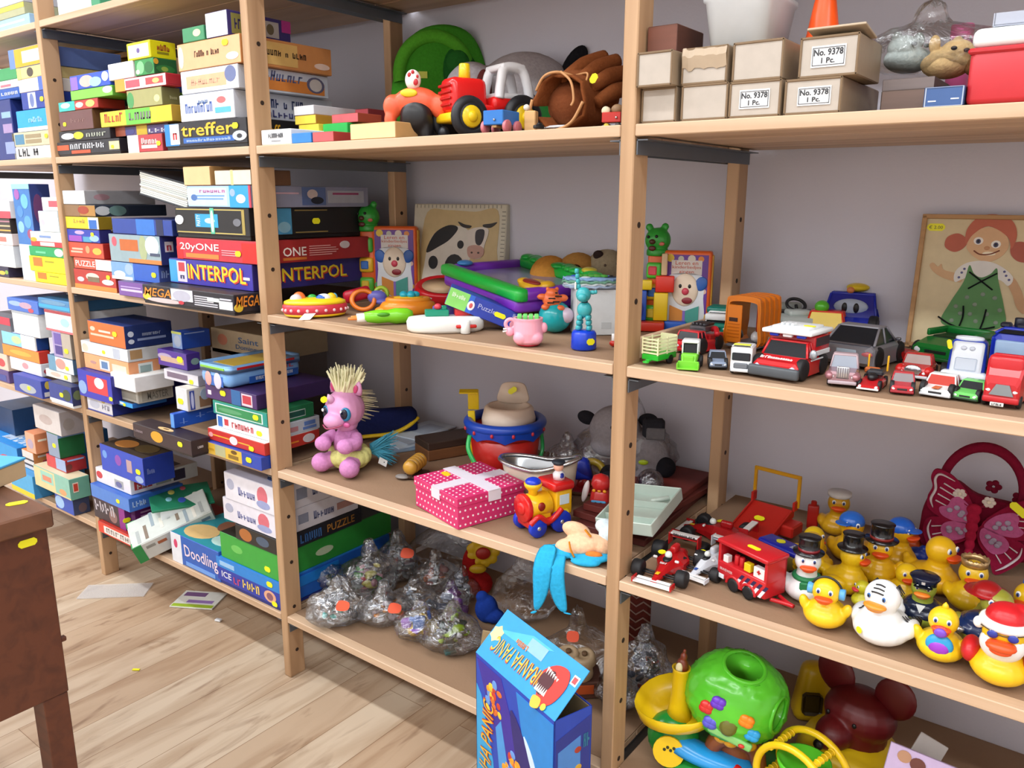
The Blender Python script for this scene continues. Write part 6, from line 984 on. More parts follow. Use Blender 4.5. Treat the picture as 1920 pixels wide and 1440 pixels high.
cup('yellow cylinder figure with a drawn face behind the cool box', 1908, .24, 'd8c820', Z4+.001, .098)
for k, (px, y, lab, cols) in enumerate(((1702, .15, 'pale grey plush hand puppet in the clear bag', ('a9b4b2', 'c2cbc8', '50585a')), (1775, .13, 'beige plush hand puppet with dark eyes in the clear bag', ('c9ac7c', 'd8c09a', '2c2a28')))):
    p = aty(px, 110, y); R = empty('plush_puppet', lab, 'plush toy', (p.x, y, Z4+(.056 if k == 0 else .044)), 40, 'puppets in the clear bag'); R.scale = (.8, .8, .8); b = MB(); b.ell(Fb(cols[0]), (0, 0, .018), (.036, .026, .02)); b.ell(Fb(cols[1]), (.012 if k else -.01, -.004, .034), (.024, .02, .018)); b.ell(Fb(cols[0]), (-.018, .004, .046), (.008, .007, .013)); b.ell(Fb(cols[0]), (.016, .004, .046), (.009, .007, .012)); b.build('body', R, fuse=.0016)
    for q in ((-.006, -.026, .036), (.014, -.024, .034)): MB().ell(cols[2], q, (.0045, .003, .003)).build('eye', R)
    if k: MB().ell(Fb('7a5434'), (.03, -.02, .012), (.014, .01, .012)).build('patch', R)
R, u = bag('plastic_bag', 'clear plastic bag of plush puppets beside the red cool box', 1735, 150, Z4, 215, 128, 140, 21, y=.14, group=None, mat=film('thin_film', 'ffffff', .05, .5, 22))
R.location.z = Z4+.05
# ======== toy vehicles
TY = P('16171b', .6); CH = P('c4c8d0', .2, .9); GLS = P('1b2128', .12)
def wheel(R, u, x, y, r, w, hub='c4c8d0', rad=None):
    s = 1 if x > 0 else -1; b = MB(u); b.lathe(TY, [(r*.55, -w/2), (r*.92, -w/2), (r, -w*.3), (r, w*.3), (r*.92, w/2), (r*.55, w/2)], (x, y, r), ry_(90), n=20); t = b.build('wheel', R)
    b = MB(u); b.lathe(P(hub, .25, .5), [(r*.6, -w*.42), (r*.6, w*.4), (r*.3, w*.46), (1e-5, w*.46)], (x, y, r), ry_(90) if s > 0 else ry_(-90), n=14); b.build('hub', t); return t
def car(name, label, px, py, w, h, l, turn, col, hull=.52, cab=(-.1, .38), top=(.02, .3), glass=GLS, roof=None, bumper='8a9098', back=None, cat='toy car', z=Z3, group=CAR3, r=.17, lift=.1, nose=.8, open_=False, lamps='e8ecf0', grille=None, wy=.3):
    """a model vehicle pointing its nose at -y: lofted lower body, glazed cabin, roof, wheels with hubs, bumpers and lamps"""
    R, u = toy(name, label, cat, px, py, z, turn, group, back=l*.5*abs(math.cos(math.radians(turn)))+w*.5*abs(math.sin(math.radians(turn))) if back is None else back)
    c = P(col, .22) if isinstance(col, str) else col; h0, h1 = h*lift, h*hull; r_ = l*r if l*r < h*.36 else h*.36
    secs = [(-.5, .78, h0+(h1-h0)*.15, h0+(h1-h0)*(nose-.18)), (-.46, .92, h0, h0+(h1-h0)*nose), (cab[0]-.02, 1, h0, h1), (cab[1]+.02, 1, h0, h1), (.44, .95, h0, h0+(h1-h0)*.95), (.5, .82, h0+(h1-h0)*.2, h0+(h1-h0)*.8)]
    vs = []
    for t, k, a, b_ in secs:
        y = t*l; e = w*.07; vs += [(-w/2*k, y, a), (w/2*k, y, a), (w/2*k, y, b_-e*1.1), (w/2*k-e, y, b_), (-w/2*k+e, y, b_), (-w/2*k, y, b_-e*1.1)]
    n = 6; fs = [(5, 4, 3, 2, 1, 0), tuple(range(len(vs)-6, len(vs)))]+[(j*n+i, j*n+(i+1) % n, (j+1)*n+(i+1) % n, (j+1)*n+i) for j in range(len(secs)-1) for i in range(n)]
    b = MB(u); b.add(vs, fs, c, False); b.build('body', R)
    if not open_:
        g0, g1, t0, t1 = cab[0]*l, cab[1]*l, top[0]*l, top[1]*l; k0, k1 = w*.46, w*.38; z0, z1 = h1-.5, h*.96
        b = MB(u); vs = [(-k0, g0, z0), (k0, g0, z0), (k0, g1, z0), (-k0, g1, z0), (-k1, t0, z1), (k1, t0, z1), (k1, t1, z1), (-k1, t1, z1)]; b.add(vs, [(3, 2, 1, 0), (4, 5, 6, 7), (0, 1, 5, 4), (1, 2, 6, 5), (2, 3, 7, 6), (3, 0, 4, 7)], glass); b.build('windows', R)
        rf = P(roof, .22) if roof else c; b = MB(u); b.box(rf, (0, (t0+t1)/2, z1), (k1*2+1, t1-t0+1, h*.07), h*.025, seg=2)
        for i in range(4): b.cyl(rf, vs[i], vs[i+4], w*.022+.3, n=6)
        for s in (-1, 1): b.cyl(rf, (s*k0, (g0+g1)/2, z0), (s*k1, (t0+t1)/2, z1), w*.02+.3, n=6)
        b.build('roof', R)
    for sx in (-1, 1):
        for y in (-wy*l, wy*l): wheel(R, u, sx*(w/2-r_*.28), y, r_, r_*.62)
    b = MB(u); b.box(P(bumper, .35), (0, -l*.5, h0+h*.06), (w*.94, l*.05, h*.12), h*.03, seg=2); b.build('bumper', R)
    zl = h0+(h1-h0)*(nose-.34)
    for s in (-1, 1): b = MB(u); b.ell(P(lamps, .12), (s*w*.34, -l*.485, zl), (w*.075, l*.022, w*.06)); b.build('headlight', R)
    b = MB(u); b.box(P(grille or '2a2c30', .3), (0, -l*.497, zl-.5), (w*.4, l*.02, h*.1), .4); b.build('grille', R)
    return R, u
def plate(R, u, M, w, h, mat, name='panel'): b = MB(u); b.box(mat, (0, 0, 0), (w, .8, h), .2, M); return b.build(name, R)
# farm trailer
R, u = toy('farm_trailer', 'cream slatted toy farm trailer with green chassis at the upright', 'toy trailer', 1235, 688, Z3, -34, CAR3, back=32)
gn, cm = P('2cb030', .25), P('e6e4b8', .3)
b = MB(u); b.box(gn, (0, 0, 15), (36, 62, 11), 1.5); b.box(gn, (0, -34, 10), (8, 10, 4), 1); b.torus(gn, (0, -42, 8), 4.5, 1.8); b.build('chassis', R); b = MB(u)
for k in range(5):
    zz = 23+k*6.4
    for s in (-1, 1): b.box(cm, (s*17.5, 0, zz), (1.8, 62, 2.4))
    b.box(cm, (0, -30.5, zz), (35, 1.8, 2.4))
for s in (-1, 1):
    for y in (-30, 0, 30): b.box(cm, (s*17, y, 36), (2.4, 2.4, 32))
b.box(cm, (0, 30, 37), (34, 2, 32)); b.build('slatted_sides', R)
for s in (-1, 1): wheel(R, u, s*15, 12, 9, 6)
R, u = toy('toy_loader', 'lime green toy loader with white cab roof', 'toy tractor', 1292, 695, Z3, -6, CAR3, back=24)
lm = P('74c832', .25); b = MB(u); b.box(lm, (0, 8, 20), (30, 44, 16), 3, seg=2); b.box(lm, (0, -10, 17), (20, 20, 16), 2); b.build('body', R)
b = MB(u); b.box(GLS, (0, 12, 36), (26, 24, 20), 2); b.build('cab', R); b = MB(u); b.box(P('dfe4e4', .3), (0, 12, 49), (32, 30, 6), 3, seg=2); [b.cyl(P('dfe4e4', .3), (s*14, y, 26), (s*14, y, 48), 1.6, n=6) for s in (-1, 1) for y in (0, 24)]; b.build('cab_roof', R)
b = MB(u); b.box(lm, (0, -26, 3), (40, 14, 3), 1); b.box(lm, (0, -20, 9), (38, 3, 14), 1); b.box(lm, (-19, -26, 8), (3, 14, 12), 2); b.box(lm, (19, -26, 8), (3, 14, 12), 2); b.build('bucket', R); b = MB(u); [b.tube(lm, [(s*11, 4, 26), (s*11, -12, 24), (s*11, -20, 10)], 2.2) for s in (-1, 1)]; b.build('lift_arm', R)
for s in (-1, 1): wheel(R, u, s*17, -8, 8, 7); wheel(R, u, s*18, 20, 11, 8)
car('toy_car', 'small blue grey toy car between loader and white truck cab', 1344, 694, 34, 29, 60, 4, '8a98b0', bumper='2c3038', hull=.56)
R, u = car('toy_truck', 'white toy truck cab with dark windscreen facing out', 1392, 705, 38, 56, 62, -8, 'e9ecee', hull=.95, cab=(-.48, -.1), top=(-.4, -.12), nose=1, r=.14, wy=.28, bumper='dfe4e8', cat='toy truck')
b = MB(u); b.box(GLS, (0, -31, 34), (33, 3, 15), 1.5); b.build('windscreen', R); b = MB(u); b.box('6a7078', (0, -31.5, 17), (26, 3, 11), 2); b.build('grille_panel', R); MB(u).box('e2e84a', (0, -24, 56), (30, 10, 2), .5).build('roof_sticker', R); b = MB(u); b.box(P('3c8a34', .35), (8, 46, 14), (30, 60, 5), 1); b.box('24262a', (8, 46, 8), (22, 60, 8)); b.build('trailer_bed', R)
R, u = car('fire_truck', 'red toy fire truck with chrome ladder drum behind the loader', 1310, 668, 52, 42, 92, -32, 'c8202a', cab=(-.46, -.16), top=(-.4, -.18), hull=.6, bumper='b01c24', cat='toy truck')
b = MB(u); b.box(P('b01e26', .3), (0, 22, 26), (46, 48, 14), 2); b.build('bed', R); b = MB(u); b.box(P('7a7e86', .25, .7), (-4, 12, 42), (34, 34, 12), 2); [b.cyl(P('4a4c52', .3, .6), (-14+k*8, -4, 50), (-14+k*8, 28, 50), 3) for k in range(4)]; b.build('ladder_drum', R); b = MB(u); b.tube(P('d02430', .3), [(14, 20, 40), (28, 8, 44), (40, -6, 36)], 5); b.build('crane_arm', R)
R, u = car('toy_truck', 'teal toy lorry with white cab behind the fire truck', 1352, 640, 44, 52, 90, -14, '14826e', cab=(-.47, -.14), top=(-.36, -.16), hull=.62, nose=.95, cat='toy truck', roof='e6eaec', bumper='dfe4e6')
b = MB(u); b.box(P('0f7466', .3), (-2, -8, 52), (46, 34, 12), 4, seg=2); [b.box(P('0c6458', .3), (0, -20+k*8, 58), (40, 3, 3), .6) for k in range(4)]; b.build('roof_spoiler', R); b = MB(u); b.box(P('e6eaec', .25), (0, -34, 42), (43, 24, 12), 3, seg=2); b.build('cab_front', R)
# horse trailer
R, u = toy('horse_trailer', 'orange toy horse trailer with open doorway and ribbed roof', 'toy trailer', 1408, 660, Z3, -28, CAR3, back=40)
og = P('dc7a1c', .35); o_ = smooth_poly([(-31, 0), (-33, 40), (-32, 72), (-24, 84), (24, 84), (32, 72), (33, 40), (31, 0)], 4)
b = MB(u)
def shell_(y0, y1, k=1.0, th=4):
    inn = [(x*.9, 2+(z-2)*.94) for x, z in o_]; n = len(o_); vs = [(x*k, y, 10+z*k) for y in (y0, y1) for x, z in o_]+[(x*k, y, 10+z*k) for y in (y0, y1) for x, z in inn]; fs = []
    for i in range(n):
        j = (i+1) % n; fs += [(i, j, n+j, n+i), (2*n+j, 2*n+i, 3*n+i, 3*n+j), (i, 2*n+i, 2*n+j, j), (n+j, 3*n+j, 3*n+i, n+i)]
    b.add(vs, fs, og)
shell_(-40, 40)
for k in range(5): shell_(-40+k*18, -34+k*18, 1.06)
b.build('shell', R); b = MB(u); b.box(og, (-17, -39, 48), (30, 3, 70), 1); [b.box(P('c46814', .35), (-17, -41, 24+k*6), (24, 1, 2)) for k in range(5)]; b.box('3a1c10', (-18, -41, 56), (17, 1, 7)); b.build('front_panel', R)
b = MB(u); b.box('7c8088', (0, 0, 8), (60, 84, 5), 1); b.build('chassis', R); b = MB(u); b.box(P('8e2a20', .4), (20, 6, 60), (3, 60, 50), 1); b.build('inner_wall', R)
for s in (-1, 1): wheel(R, u, s*34, 8, 13, 8); b = MB(u); b.torus(P('9098a0', .3), (s*34, 8, 13), 16, 3, ry_(90), a0=90, a1=270); b.build('mudguard', R)
MB(u).ell(P('e6e8ea', .3), (10, 6, 22), (12, 22, 12)).build('toy_load', R)
# grey open car
R, u = toy('toy_car', 'pale grey open toy car with black steering wheel behind the orange trailer', 'toy car', 1492, 636, Z3, 20, CAR3, back=50); u *= 1.2
b = MB(u); gy = P('b4bcb8', .35); b.box(gy, (0, 0, 18), (78, 90, 30), 7, seg=2); b.box(gy, (0, 40, 38), (72, 12, 16), 4, seg=2); b.box(gy, (-4, -12, 36), (36, 30, 10), 4, seg=2); b.build('body', R); b = MB(u); b.torus('1a1c20', (-2, 6, 46), 14, 2.6, rx_(35)); b.cyl('1a1c20', (-2, 0, 38), (-2, 6, 46), 2.5); b.build('steering_wheel', R); MB(u).box('24262a', (0, 18, 34), (58, 26, 4), 1).build('seat', R)
R, u = car('toy_car', 'red toy car with yellow windscreen and a green ball on its roof', 1545, 644, 72, 54, 84, -6, 'd0301c', glass=P('e8c83a', .3), roof='d0301c', cab=(-.25, .4), top=(-.1, .3), hull=.42)
MB(u).ell(P('56b42e', .25), (-10, 4, 60), (13, 13, 12)).build('ball', R)
R, u = car('toy_car', 'blue cartoon toy car with painted eyes, big black wheels and yellow top', 1592, 640, 98, 84, 96, -8, '1f2fb0', glass=P('1c2a9c', .2), cab=(-.3, .3), top=(-.12, .25), hull=.48, r=.24, z=Z3, wy=.34)
MB(u).ell('b4c4dc', (0, -21, 58), (30, 7, 15)).build('windscreen', R); b = MB(u); [b.ell('14161c', (s*10, -27, 57), (5, 3, 9)) for s in (-1, 1)]; b.build('painted_eyes', R); b = MB(u); b.ell(P('e2c41c', .35), (6, 2, 92), (20, 18, 8)); b.box(P('e2c41c', .35), (14, 10, 96), (30, 14, 12), 4); b.build('yellow_top', R); MB(u).ell(P('d8844a', .3), (-4, -14, 88), (7, 6, 6)).build('lamp', R)
for s in (-1, 1): wheel(R, u, s*54, 30, 28, 20, '2a2e38')
# red rescue truck
R, u = car('fire_truck', 'red toy rescue truck with white roof, grey bumper and white lettering', 1478, 718, 94, 66, 132, -24, 'cc2026', cab=(-.2, .02), top=(-.1, .0), hull=.58, bumper='596068', lamps='b8c4dc', grille='a81a20', r=.15, cat='toy truck', wy=.31)
b = MB(u); b.box(P('c01c24', .25), (0, 34, 58), (88, 66, 34), 3, seg=2); b.box('3a2c30', (44.5, 34, 64), (1, 58, 16)); b.build('rear_body', R); b = MB(u); b.box(P('eaeef0', .3), (0, 22, 82), (96, 98, 8), 2.5, seg=2); b.box(P('eaeef0', .3), (0, 22, 88), (70, 70, 6), 2, seg=2); [b.box(P('eaeef0', .3), (-20+k*10, 4, 93), (5, 18, 6), 1.5) for k in range(3)]; b.build('roof_rack', R)
b = MB(u); [b.box(P('2438b4', .2), (x, -18, 75), (17, 8, 6), 1.5) for x in (-26, 26)]; b.box(P('e8ecf0', .2), (0, -18, 75), (18, 8, 6), 1.5); b.build('light_bar', R); b = MB(u); b.box(P('e4e8ec', .3), (46, 20, 44), (3, 84, 9), .8); b.box(P('e4e8ec', .3), (48, 6, 34), (2, 50, 2)); b.build('side_ladder', R); MB(u).ell(P('aab2ba', .2, .5), (52, -22, 46), (7, 5, 9)).build('mirror', R)
text('Rettungswagen', R, 'f4f4f4', (0, -58*u, 38.5*u), 62*u, 7*u, rx_(-62)); b = MB(u); b.box(P('4c5258', .4), (0, -68, 14), (96, 12, 20), 4, seg=2); b.build('front_guard', R); sticker(R, (26*u, 14*u, 91.5*u), 22*u, 11*u, rx_(-90))
# silver sports car seen from the rear
R, u = car('toy_car', 'silver grey sports toy car seen from behind', 1616, 694, 96, 74, 158, 158, P('8e8e96', .34, .25), cab=(-.18, .42), top=(0, .2), hull=.6, bumper='8a8a90', r=.13, lift=.08, back=74)
b = MB(u); b.box(P('7c7c84', .2, .6), (0, 66, 44), (78, 12, 4), 1.5); b.build('spoiler', R); [MB(u).ell(P('c86a70', .15), (s*36, 77, 30), (11, 3, 5)).build('tail_light', R) for s in (-1, 1)]; b = MB(u); b.box(P('b4c8d8', .15), (0, 79, 30), (36, 2, 12), 1); b.build('number_plate', R); [MB(u).box(P('7c7c84', .2, .6), (s*50, -26, 48), (9, 7, 6), 2, seg=2).build('mirror', R) for s in (-1, 1)]; sticker(R, (-6*u, 16*u, 71*u), 16*u, 9*u, rx_(-90))
# vintage chrome truck
R, u = car('toy_truck', 'rosy chrome vintage toy truck with upright radiator', 1579, 728, 52, 56, 78, -2, P('a8868e', .2, .6), cab=(-.06, .34), top=(.0, .3), hull=.56, glass=P('9aa2b0', .15), bumper='b4a4ac', r=.15, nose=.9, roof='b8a0a6', cat='toy truck')
b = MB(u); b.box(CH, (0, -38, 28), (22, 4, 22), 2, seg=2); [b.box(P('6a6068', .3), (-8+k*4, -40.4, 28), (1.4, .8, 18)) for k in range(5)]; b.build('radiator', R); [MB(u).ell(P('a8747c', .25, .4), (s*22, -28, 20), (9, 15, 9)).build('fender', R) for s in (-1, 1)]
R, u = car('toy_car', 'small red black and white toy racing car with yellow rear fins', 1634, 736, 40, 26, 88, -10, 'b81e24', open_=True, hull=.6, r=.16, bumper='ecebea', nose=.55)
b = MB(u); b.ell('16171b', (0, -6, 20), (9, 14, 8)); b.build('cockpit', R); [MB(u).box('e8b020', (s*17, 38, 40), (3, 6, 30), 1, T=None).build('tail_fin', R) for s in (-1, 1)]; b = MB(u); b.box('c86a34', (-8, 30, 26), (26, 16, 10), 2); b.box('24262c', (2, 12, 26), (30, 26, 10), 3); b.build('engine_cover', R); [MB(u).box('ecebea', (s*14, -34, 8), (5, 22, 4), 1).build('white_stripe', R) for s in (-1, 1)]
R, u = car('toy_truck', 'red vintage toy pickup with chrome grille beside the silver car', 1718, 716, 54, 46, 78, -12, 'c02220', cab=(-.12, .16), top=(-.08, .12), hull=.58, glass=P('b8a8a4', .15), cat='toy truck', r=.15, bumper='c8ccd2', grille='c8ccd2')
[MB(u).ell(P('c02220', .22), (s*24, -26, 17), (9, 15, 10)).build('fender', R) for s in (-1, 1)]; b = MB(u); b.ell(CH, (0, -40, 20), (15, 4, 9)); b.build('chrome_grille', R)
R, u = toy('toy_plane', 'flat red toy aeroplane wing shape lying behind the red pickup', 'toy plane', 1680, 680, Z3, -30, CAR3, back=16)
b = MB(u); b.prism(P('b8201e', .25), smooth_poly([(-30, 0), (-26, 12), (20, 16), (36, 8), (30, -6), (-10, -8)], 4), -6, 6, tr_(0, 0, 14) @ rx_(-80)); b.build('wing', R); MB(u).ell(P('c83a30', .25), (0, 0, 20), (9, 16, 7)).build('fuselage', R); wheel(R, u, 12, -6, 6, 5); wheel(R, u, -16, 0, 6, 5)
car('toy_car', 'small red saloon toy car at the shelf edge', 1690, 742, 42, 36, 70, 0, 'b42a34', hull=.55, bumper='9a2630', glass=P('8a8488', .15))
R, u = car('toy_car', 'small white rally toy car with red windows and orange stripe', 1762, 750, 56, 38, 82, -14, 'e8ecec', hull=.5, glass=P('b83a30', .2), bumper='c8ccd0'); b = MB(u); b.box('c86a3c', (0, -30, 18.6), (12, 24, 1), .2, rx_(0)); b.build('stripe', R)
R, u = car('toy_car', 'small light green toy car with black windscreen at the shelf edge', 1819, 757, 46, 34, 78, -16, '72d46c', hull=.56, bumper='24402a')
car('toy_truck', 'dark green toy truck bodied convertible behind the white and blue truck', 1782, 690, 100, 58, 120, -28, '15722e', hull=.72, open_=True, cat='toy truck', r=.15, bumper='0f5a24', grille='1c2620'); R = bpy.data.objects[[o.name for o in bpy.data.objects if o.get('label', '').startswith('dark green toy truck')][0]]
u = .00073; b = MB(u); b.box('16301c', (0, 18, 44), (78, 54, 6), 2); b.build('interior', R); b = MB(u); [b.box(P('15722e', .22), (s*46, 22, 52), (7, 70, 14), 3, seg=2) for s in (-1, 1)]; b.box(P('15722e', .22), (0, 54, 52), (96, 8, 16), 3, seg=2); b.build('side_rails', R)
R, u = toy('toy_truck', 'chunky white and blue toy truck tipped up beside the red truck cab', 'toy truck', 1806, 726, Z3, -8, CAR3, back=34)
wb, bb = P('e4ecf6', .28), P('2446c4', .28); b = MB(u); b.box(bb, (0, 14, 46), (66, 50, 72), 9, seg=3, taper=(.86, .8)); b.build('body', R); b = MB(u, tr_(2, -16, 50) @ rx_(-16)); b.box(wb, (0, 0, 0), (52, 10, 62), 5, seg=2); b.box(P('c8d2e0', .3), (0, -5, -12), (36, 2, 24), 2); [b.ell(P('d4dcea', .3), (x, -6, 18), (5, 2.5, 4)) for x in (-7, 7)]; b.build('hood', R)
b = MB(u); b.box(wb, (0, -20, 14), (76, 26, 24), 6, seg=2); b.build('front_bumper', R); b = MB(u); b.torus(wb, (0, 6, 84), 18, 4, sx=1.1, sy=.5); b.build('roof_ring', R); [wheel(R, u, s*36, 10, 17, 12, '2c3440') for s in (-1, 1)]; sticker(R, (-28*u, -22*u, 74*u), 18*u, 8*u, ry_(75))
R, u = car('toy_truck', 'big bright blue toy lorry with pale windscreen at the right border', 1925, 740, 110, 112, 130, -12, '2038b8', hull=.9, cab=(-.47, -.1), top=(-.4, -.1), nose=1, cat='toy truck', r=.14, bumper='1c2c90', back=90)
b = MB(u); b.box(P('9ab8dc', .12), (0, -66, 72), (94, 3, 34), 3, seg=2); b.build('windscreen', R); b = MB(u); [b.box('1a2030', (-40+k*26, -40, 114), (18, 14, 10), 3) for k in range(4)]; b.cyl('1a2030', (-20, -34, 112), (-20, -34, 128), 9); b.build('roof_lamps', R)
R, u = car('toy_truck', 'red toy truck cab with grey grille at the shelf edge near the right border', 1880, 768, 62, 96, 92, -8, 'c0222a', hull=.93, cab=(-.2, -.05), top=(-.2, -.06), nose=.62, cat='toy truck', r=.13, bumper='c0222a', grille='9aa0a6')
b = MB(u); b.box(P('c0222a', .22), (0, -14, 74), (58, 40, 40), 7, seg=2); b.build('cab', R); b = MB(u); [b.box(GLS, (x, -36, 58), (15, 3, 12), 1.5) for x in (-11, 12)]; b.build('windows', R); b = MB(u); b.prism(P('8a9298', .3, .4), [(-19, 0), (-9, 20), (12, 20), (20, 0)], -49, -45, tr_(0, 0, 24)); b.build('grille_plate', R); b = MB(u); b.box('e8e8e4', (-4, -49, 7), (22, 2, 7), .6); b.build('number_plate', R); text('TRUCK', R, '4a4c50', (-4*u, -50.2*u, 7*u), 16*u, 4*u)
# girl lacing board
R, u = toy('lacing_board', 'framed wooden lacing board with a red haired girl in a green dress', 'lacing board', 1812, 655, Z3, 0, None)
R.location = (1.178, .398, Z3+.001); R.rotation_euler = (math.radians(-7), 0, math.radians(1)); u = .00072; W2, H2 = 222, 272
b = MB(u); b.box(K('d6c49c'), (0, 4, H2/2), (W2, 5, H2), .5); b.build('panel', R); b = MB(u)
for s in (-1, 1): b.box(Wd('b48a5c'), (s*W2/2, 0, H2/2), (9, 14, H2+8), 1)
b.box(Wd('b48a5c'), (0, 0, H2+2), (W2+9, 14, 9), 1); b.box(Wd('b48a5c'), (0, 0, 3), (W2+9, 14, 8), 1); b.build('frame', R)
def art(name, c, pts, y=1.2, n=5, sm=True): b = MB(u); b.prism(K(c), smooth_poly(pts, n) if sm else pts, -y*.5+.4, 1.6, tr_(8, 0, 0)); return b.build(name, R)
art('arm_print', 'cfa579', [(-36, 140), (-66, 146), (-88, 158), (-98, 172), (-92, 178), (-82, 170), (-76, 176), (-70, 164), (-40, 156)], 1.4); art('arm_print', 'c69a70', [(46, 148), (60, 120), (70, 96), (84, 84), (92, 96), (84, 106), (74, 130), (58, 154)], 1.4)
art('pigtail_print', 'b5583e', [(-34, 226), (-52, 240), (-72, 232), (-74, 212), (-56, 202), (-40, 210)], 1.6); art('pigtail_print', 'a9503a', [(46, 222), (66, 226), (84, 208), (78, 188), (60, 188), (46, 202)], 1.6)
art('hair_print', 'bd6044', [(-36, 218), (-38, 248), (-20, 274), (10, 280), (40, 268), (52, 240), (46, 212), (36, 236), (0, 256), (-26, 238)], 2.6); art('face_print', 'd6ab80', [(-34, 222), (-26, 244), (4, 254), (34, 238), (40, 214), (28, 194), (6, 184), (-16, 192), (-32, 208)], 2.0)
b = MB(u)
for x, z in ((-16, 226), (16, 220)): b.ell(K('f0ece4'), (10+x, -.4, z), (9, 1, 8)); b.ell(K('4a4a68'), (10+x, -1.2, z-1), (4.6, .8, 5)); b.ell(K('16141a'), (10+x, -1.8, z-1), (2.2, .6, 2.6))
b.build('eye_print', R); b = MB(u); b.tube(K('7a3a24'), [(-12, -.8, 206), (0, -1, 199), (18, -1, 200), (34, -.8, 208)], 1.3); b.ell(K('f0e4c8'), (16, -.6, 201), (12, .8, 4)); b.ell(K('c08a60'), (11, -.8, 212), (5, .9, 4)); b.build('mouth_print', R)
art('blouse_print', 'dedad4', [(-46, 140), (-48, 162), (-30, 180), (0, 186), (30, 178), (56, 156), (50, 138), (30, 150), (-24, 150)], 2.2); art('dress_print', '4a8242', [(-24, 176), (-14, 160), (0, 152), (16, 160), (26, 172), (32, 146), (48, 96), (54, 60), (20, 44), (-30, 44), (-62, 56), (-50, 96), (-30, 142)], 3.0)
b = MB(u)
for x, z in ((-30, 76), (-6, 96), (18, 78), (-44, 60), (36, 62), (0, 62), (-22, 110), (28, 112), (6, 118), (-40, 90), (-12, 76), (40, 88)): b.ell(K('7a8a78'), (10+x, -1, z), (4.4, .8, 4.4))
for x, z in ((-38, 160), (-34, 168), (42, 158), (48, 150), (38, 166), (-42, 150)): b.ell(K('5a5a8a'), (10+x, -.8, z), (2.4, .6, 2.4))
b.build('dot_print', R); bk = Fb('14171a'); [MB(u).tube(bk, p_, 2.6, 6, flat=.6).build('shoe_lace', R) for p_ in ([(-14, -2.5, 162), (8, -4, 146), (32, -2.5, 128)], [(36, -2.5, 162), (10, -4, 144), (-12, -2.5, 128)], [(-16, -2.5, 92), (-14, -4, 70), (-18, -3, 50)], [(26, -2.5, 88), (24, -4, 66), (20, -3, 46)], [(-60, -3, 66), (-40, -5, 54), (-18, -5, 46)], [(20, -4, 46), (34, -5, 50), (46, -4, 54)])]
sticker(R, (-88*u, 1*u, 252*u), 34*u, 15*u); text('€ 2.00', R, '3c3a1c', (-88*u, .2*u, 252*u), 26*u, 7*u)
# ======== lower shelf: racing cars, ramp, trailer, bus
def racer(label, px, py, turn, col, sc_, wing='ecebea', back=40, dz=0, stripe=None):
    R, u = toy('toy_racing_car', label, 'toy racing car', px, py, Z2, turn, CAR2, back=back, dz=dz); u *= sc_; c = P(col, .2)
    secs = [(-62, 5, 7, 12), (-40, 8, 8, 17), (-14, 14, 6, 26), (4, 24, 5, 30), (30, 24, 5, 28), (52, 12, 6, 24), (66, 7, 9, 18)]; vs = []
    for y, w, a, t in secs: vs += [(-w, y, a), (w, y, a), (w, y, (a+t)/2), (w*.5, y, t), (-w*.5, y, t), (-w, y, (a+t)/2)]
    b = MB(u); n = 6; b.add(vs, [(5, 4, 3, 2, 1, 0), tuple(range(len(vs)-6, len(vs)))]+[(j*n+i, j*n+(i+1) % n, (j+1)*n+(i+1) % n, (j+1)*n+i) for j in range(6) for i in range(6)], c, False); b.build('body', R)
    b = MB(u); b.box(c, (0, 24, 34), (11, 24, 14), 4, seg=2); b.build('airbox', R); MB(u).ell('17181c', (0, -6, 26), (8, 12, 5)).build('cockpit', R); MB(u).ell(P('e6ece8', .2), (0, -4, 33), (6, 6.5, 6.5)).build('helmet', R)
    b = MB(u); b.box(P(wing, .3), (0, -66, 6), (66, 13, 2.4), .6); b.box(P(wing, .3), (0, -60, 10), (58, 7, 2), .6); [b.box(c, (s*33, -64, 8), (2.5, 18, 9), .6) for s in (-1, 1)]; b.build('front_wing', R)
    b = MB(u); b.box(P(wing, .3), (0, 68, 42), (52, 12, 3), .6); b.box(c, (0, 68, 36), (50, 9, 2), .6); [b.box(c, (s*26, 66, 34), (2, 18, 22), .6) for s in (-1, 1)]; b.build('rear_wing', R)
    b = MB(u); [b.tube('1c1d20', [(s*8, y, 12), (s*34, y+2, 11)], 1.6, 6, smooth=False) for s in (-1, 1) for y in (-42, -34, 44, 52)]; b.build('suspension', R)
    for s in (-1, 1): wheel(R, u, s*38, -38, 14, 17, '2a2c30'); wheel(R, u, s*38, 48, 15, 20, '2a2c30')
    [MB(u).box(P('e8e8e8', .2), (s*19, -14, 29), (7, 4, 4), 1).build('mirror', R) for s in (-1, 1)]
    b = MB(u); b.box(P(stripe or 'f0c41c', .3), (0, -46, 17.2), (6, 9, .8), .1, rx_(0)); b.build('nose_badge', R); sticker(R, (-15*u, 4*u, 31*u), 13*u, 12*u, rx_(-80)); return R, u
R, u = racer('large red toy racing car with white wings at the shelf edge', 1252, 1102, -22, 'b81a1e', 1.12, back=64); text('BRIDGEPORT', R, '24262c', (0, 61.5*u, 42*u), 40*u, 3.4*u); text('FAST', R, 'ecebea', (0, -24*u, 25.5*u), 12*u, 4*u, rx_(-70))
racer('red toy racing car parked crosswise before the red ramp', 1338, 1020, -112, 'a8181c', .98, back=26)
racer('white and blue toy racing car half behind the red trailer', 1325, 1092, -28, 'dfe4ec', .95, back=56, stripe='2a58b0')
R, u = toy('toy_ramp', 'red toy car ramp with a yellow handle frame', 'toy ramp', 1418, 1035, Z2, -26, CAR2, back=66)
rd = P('b4221a', .35); b = MB(u)
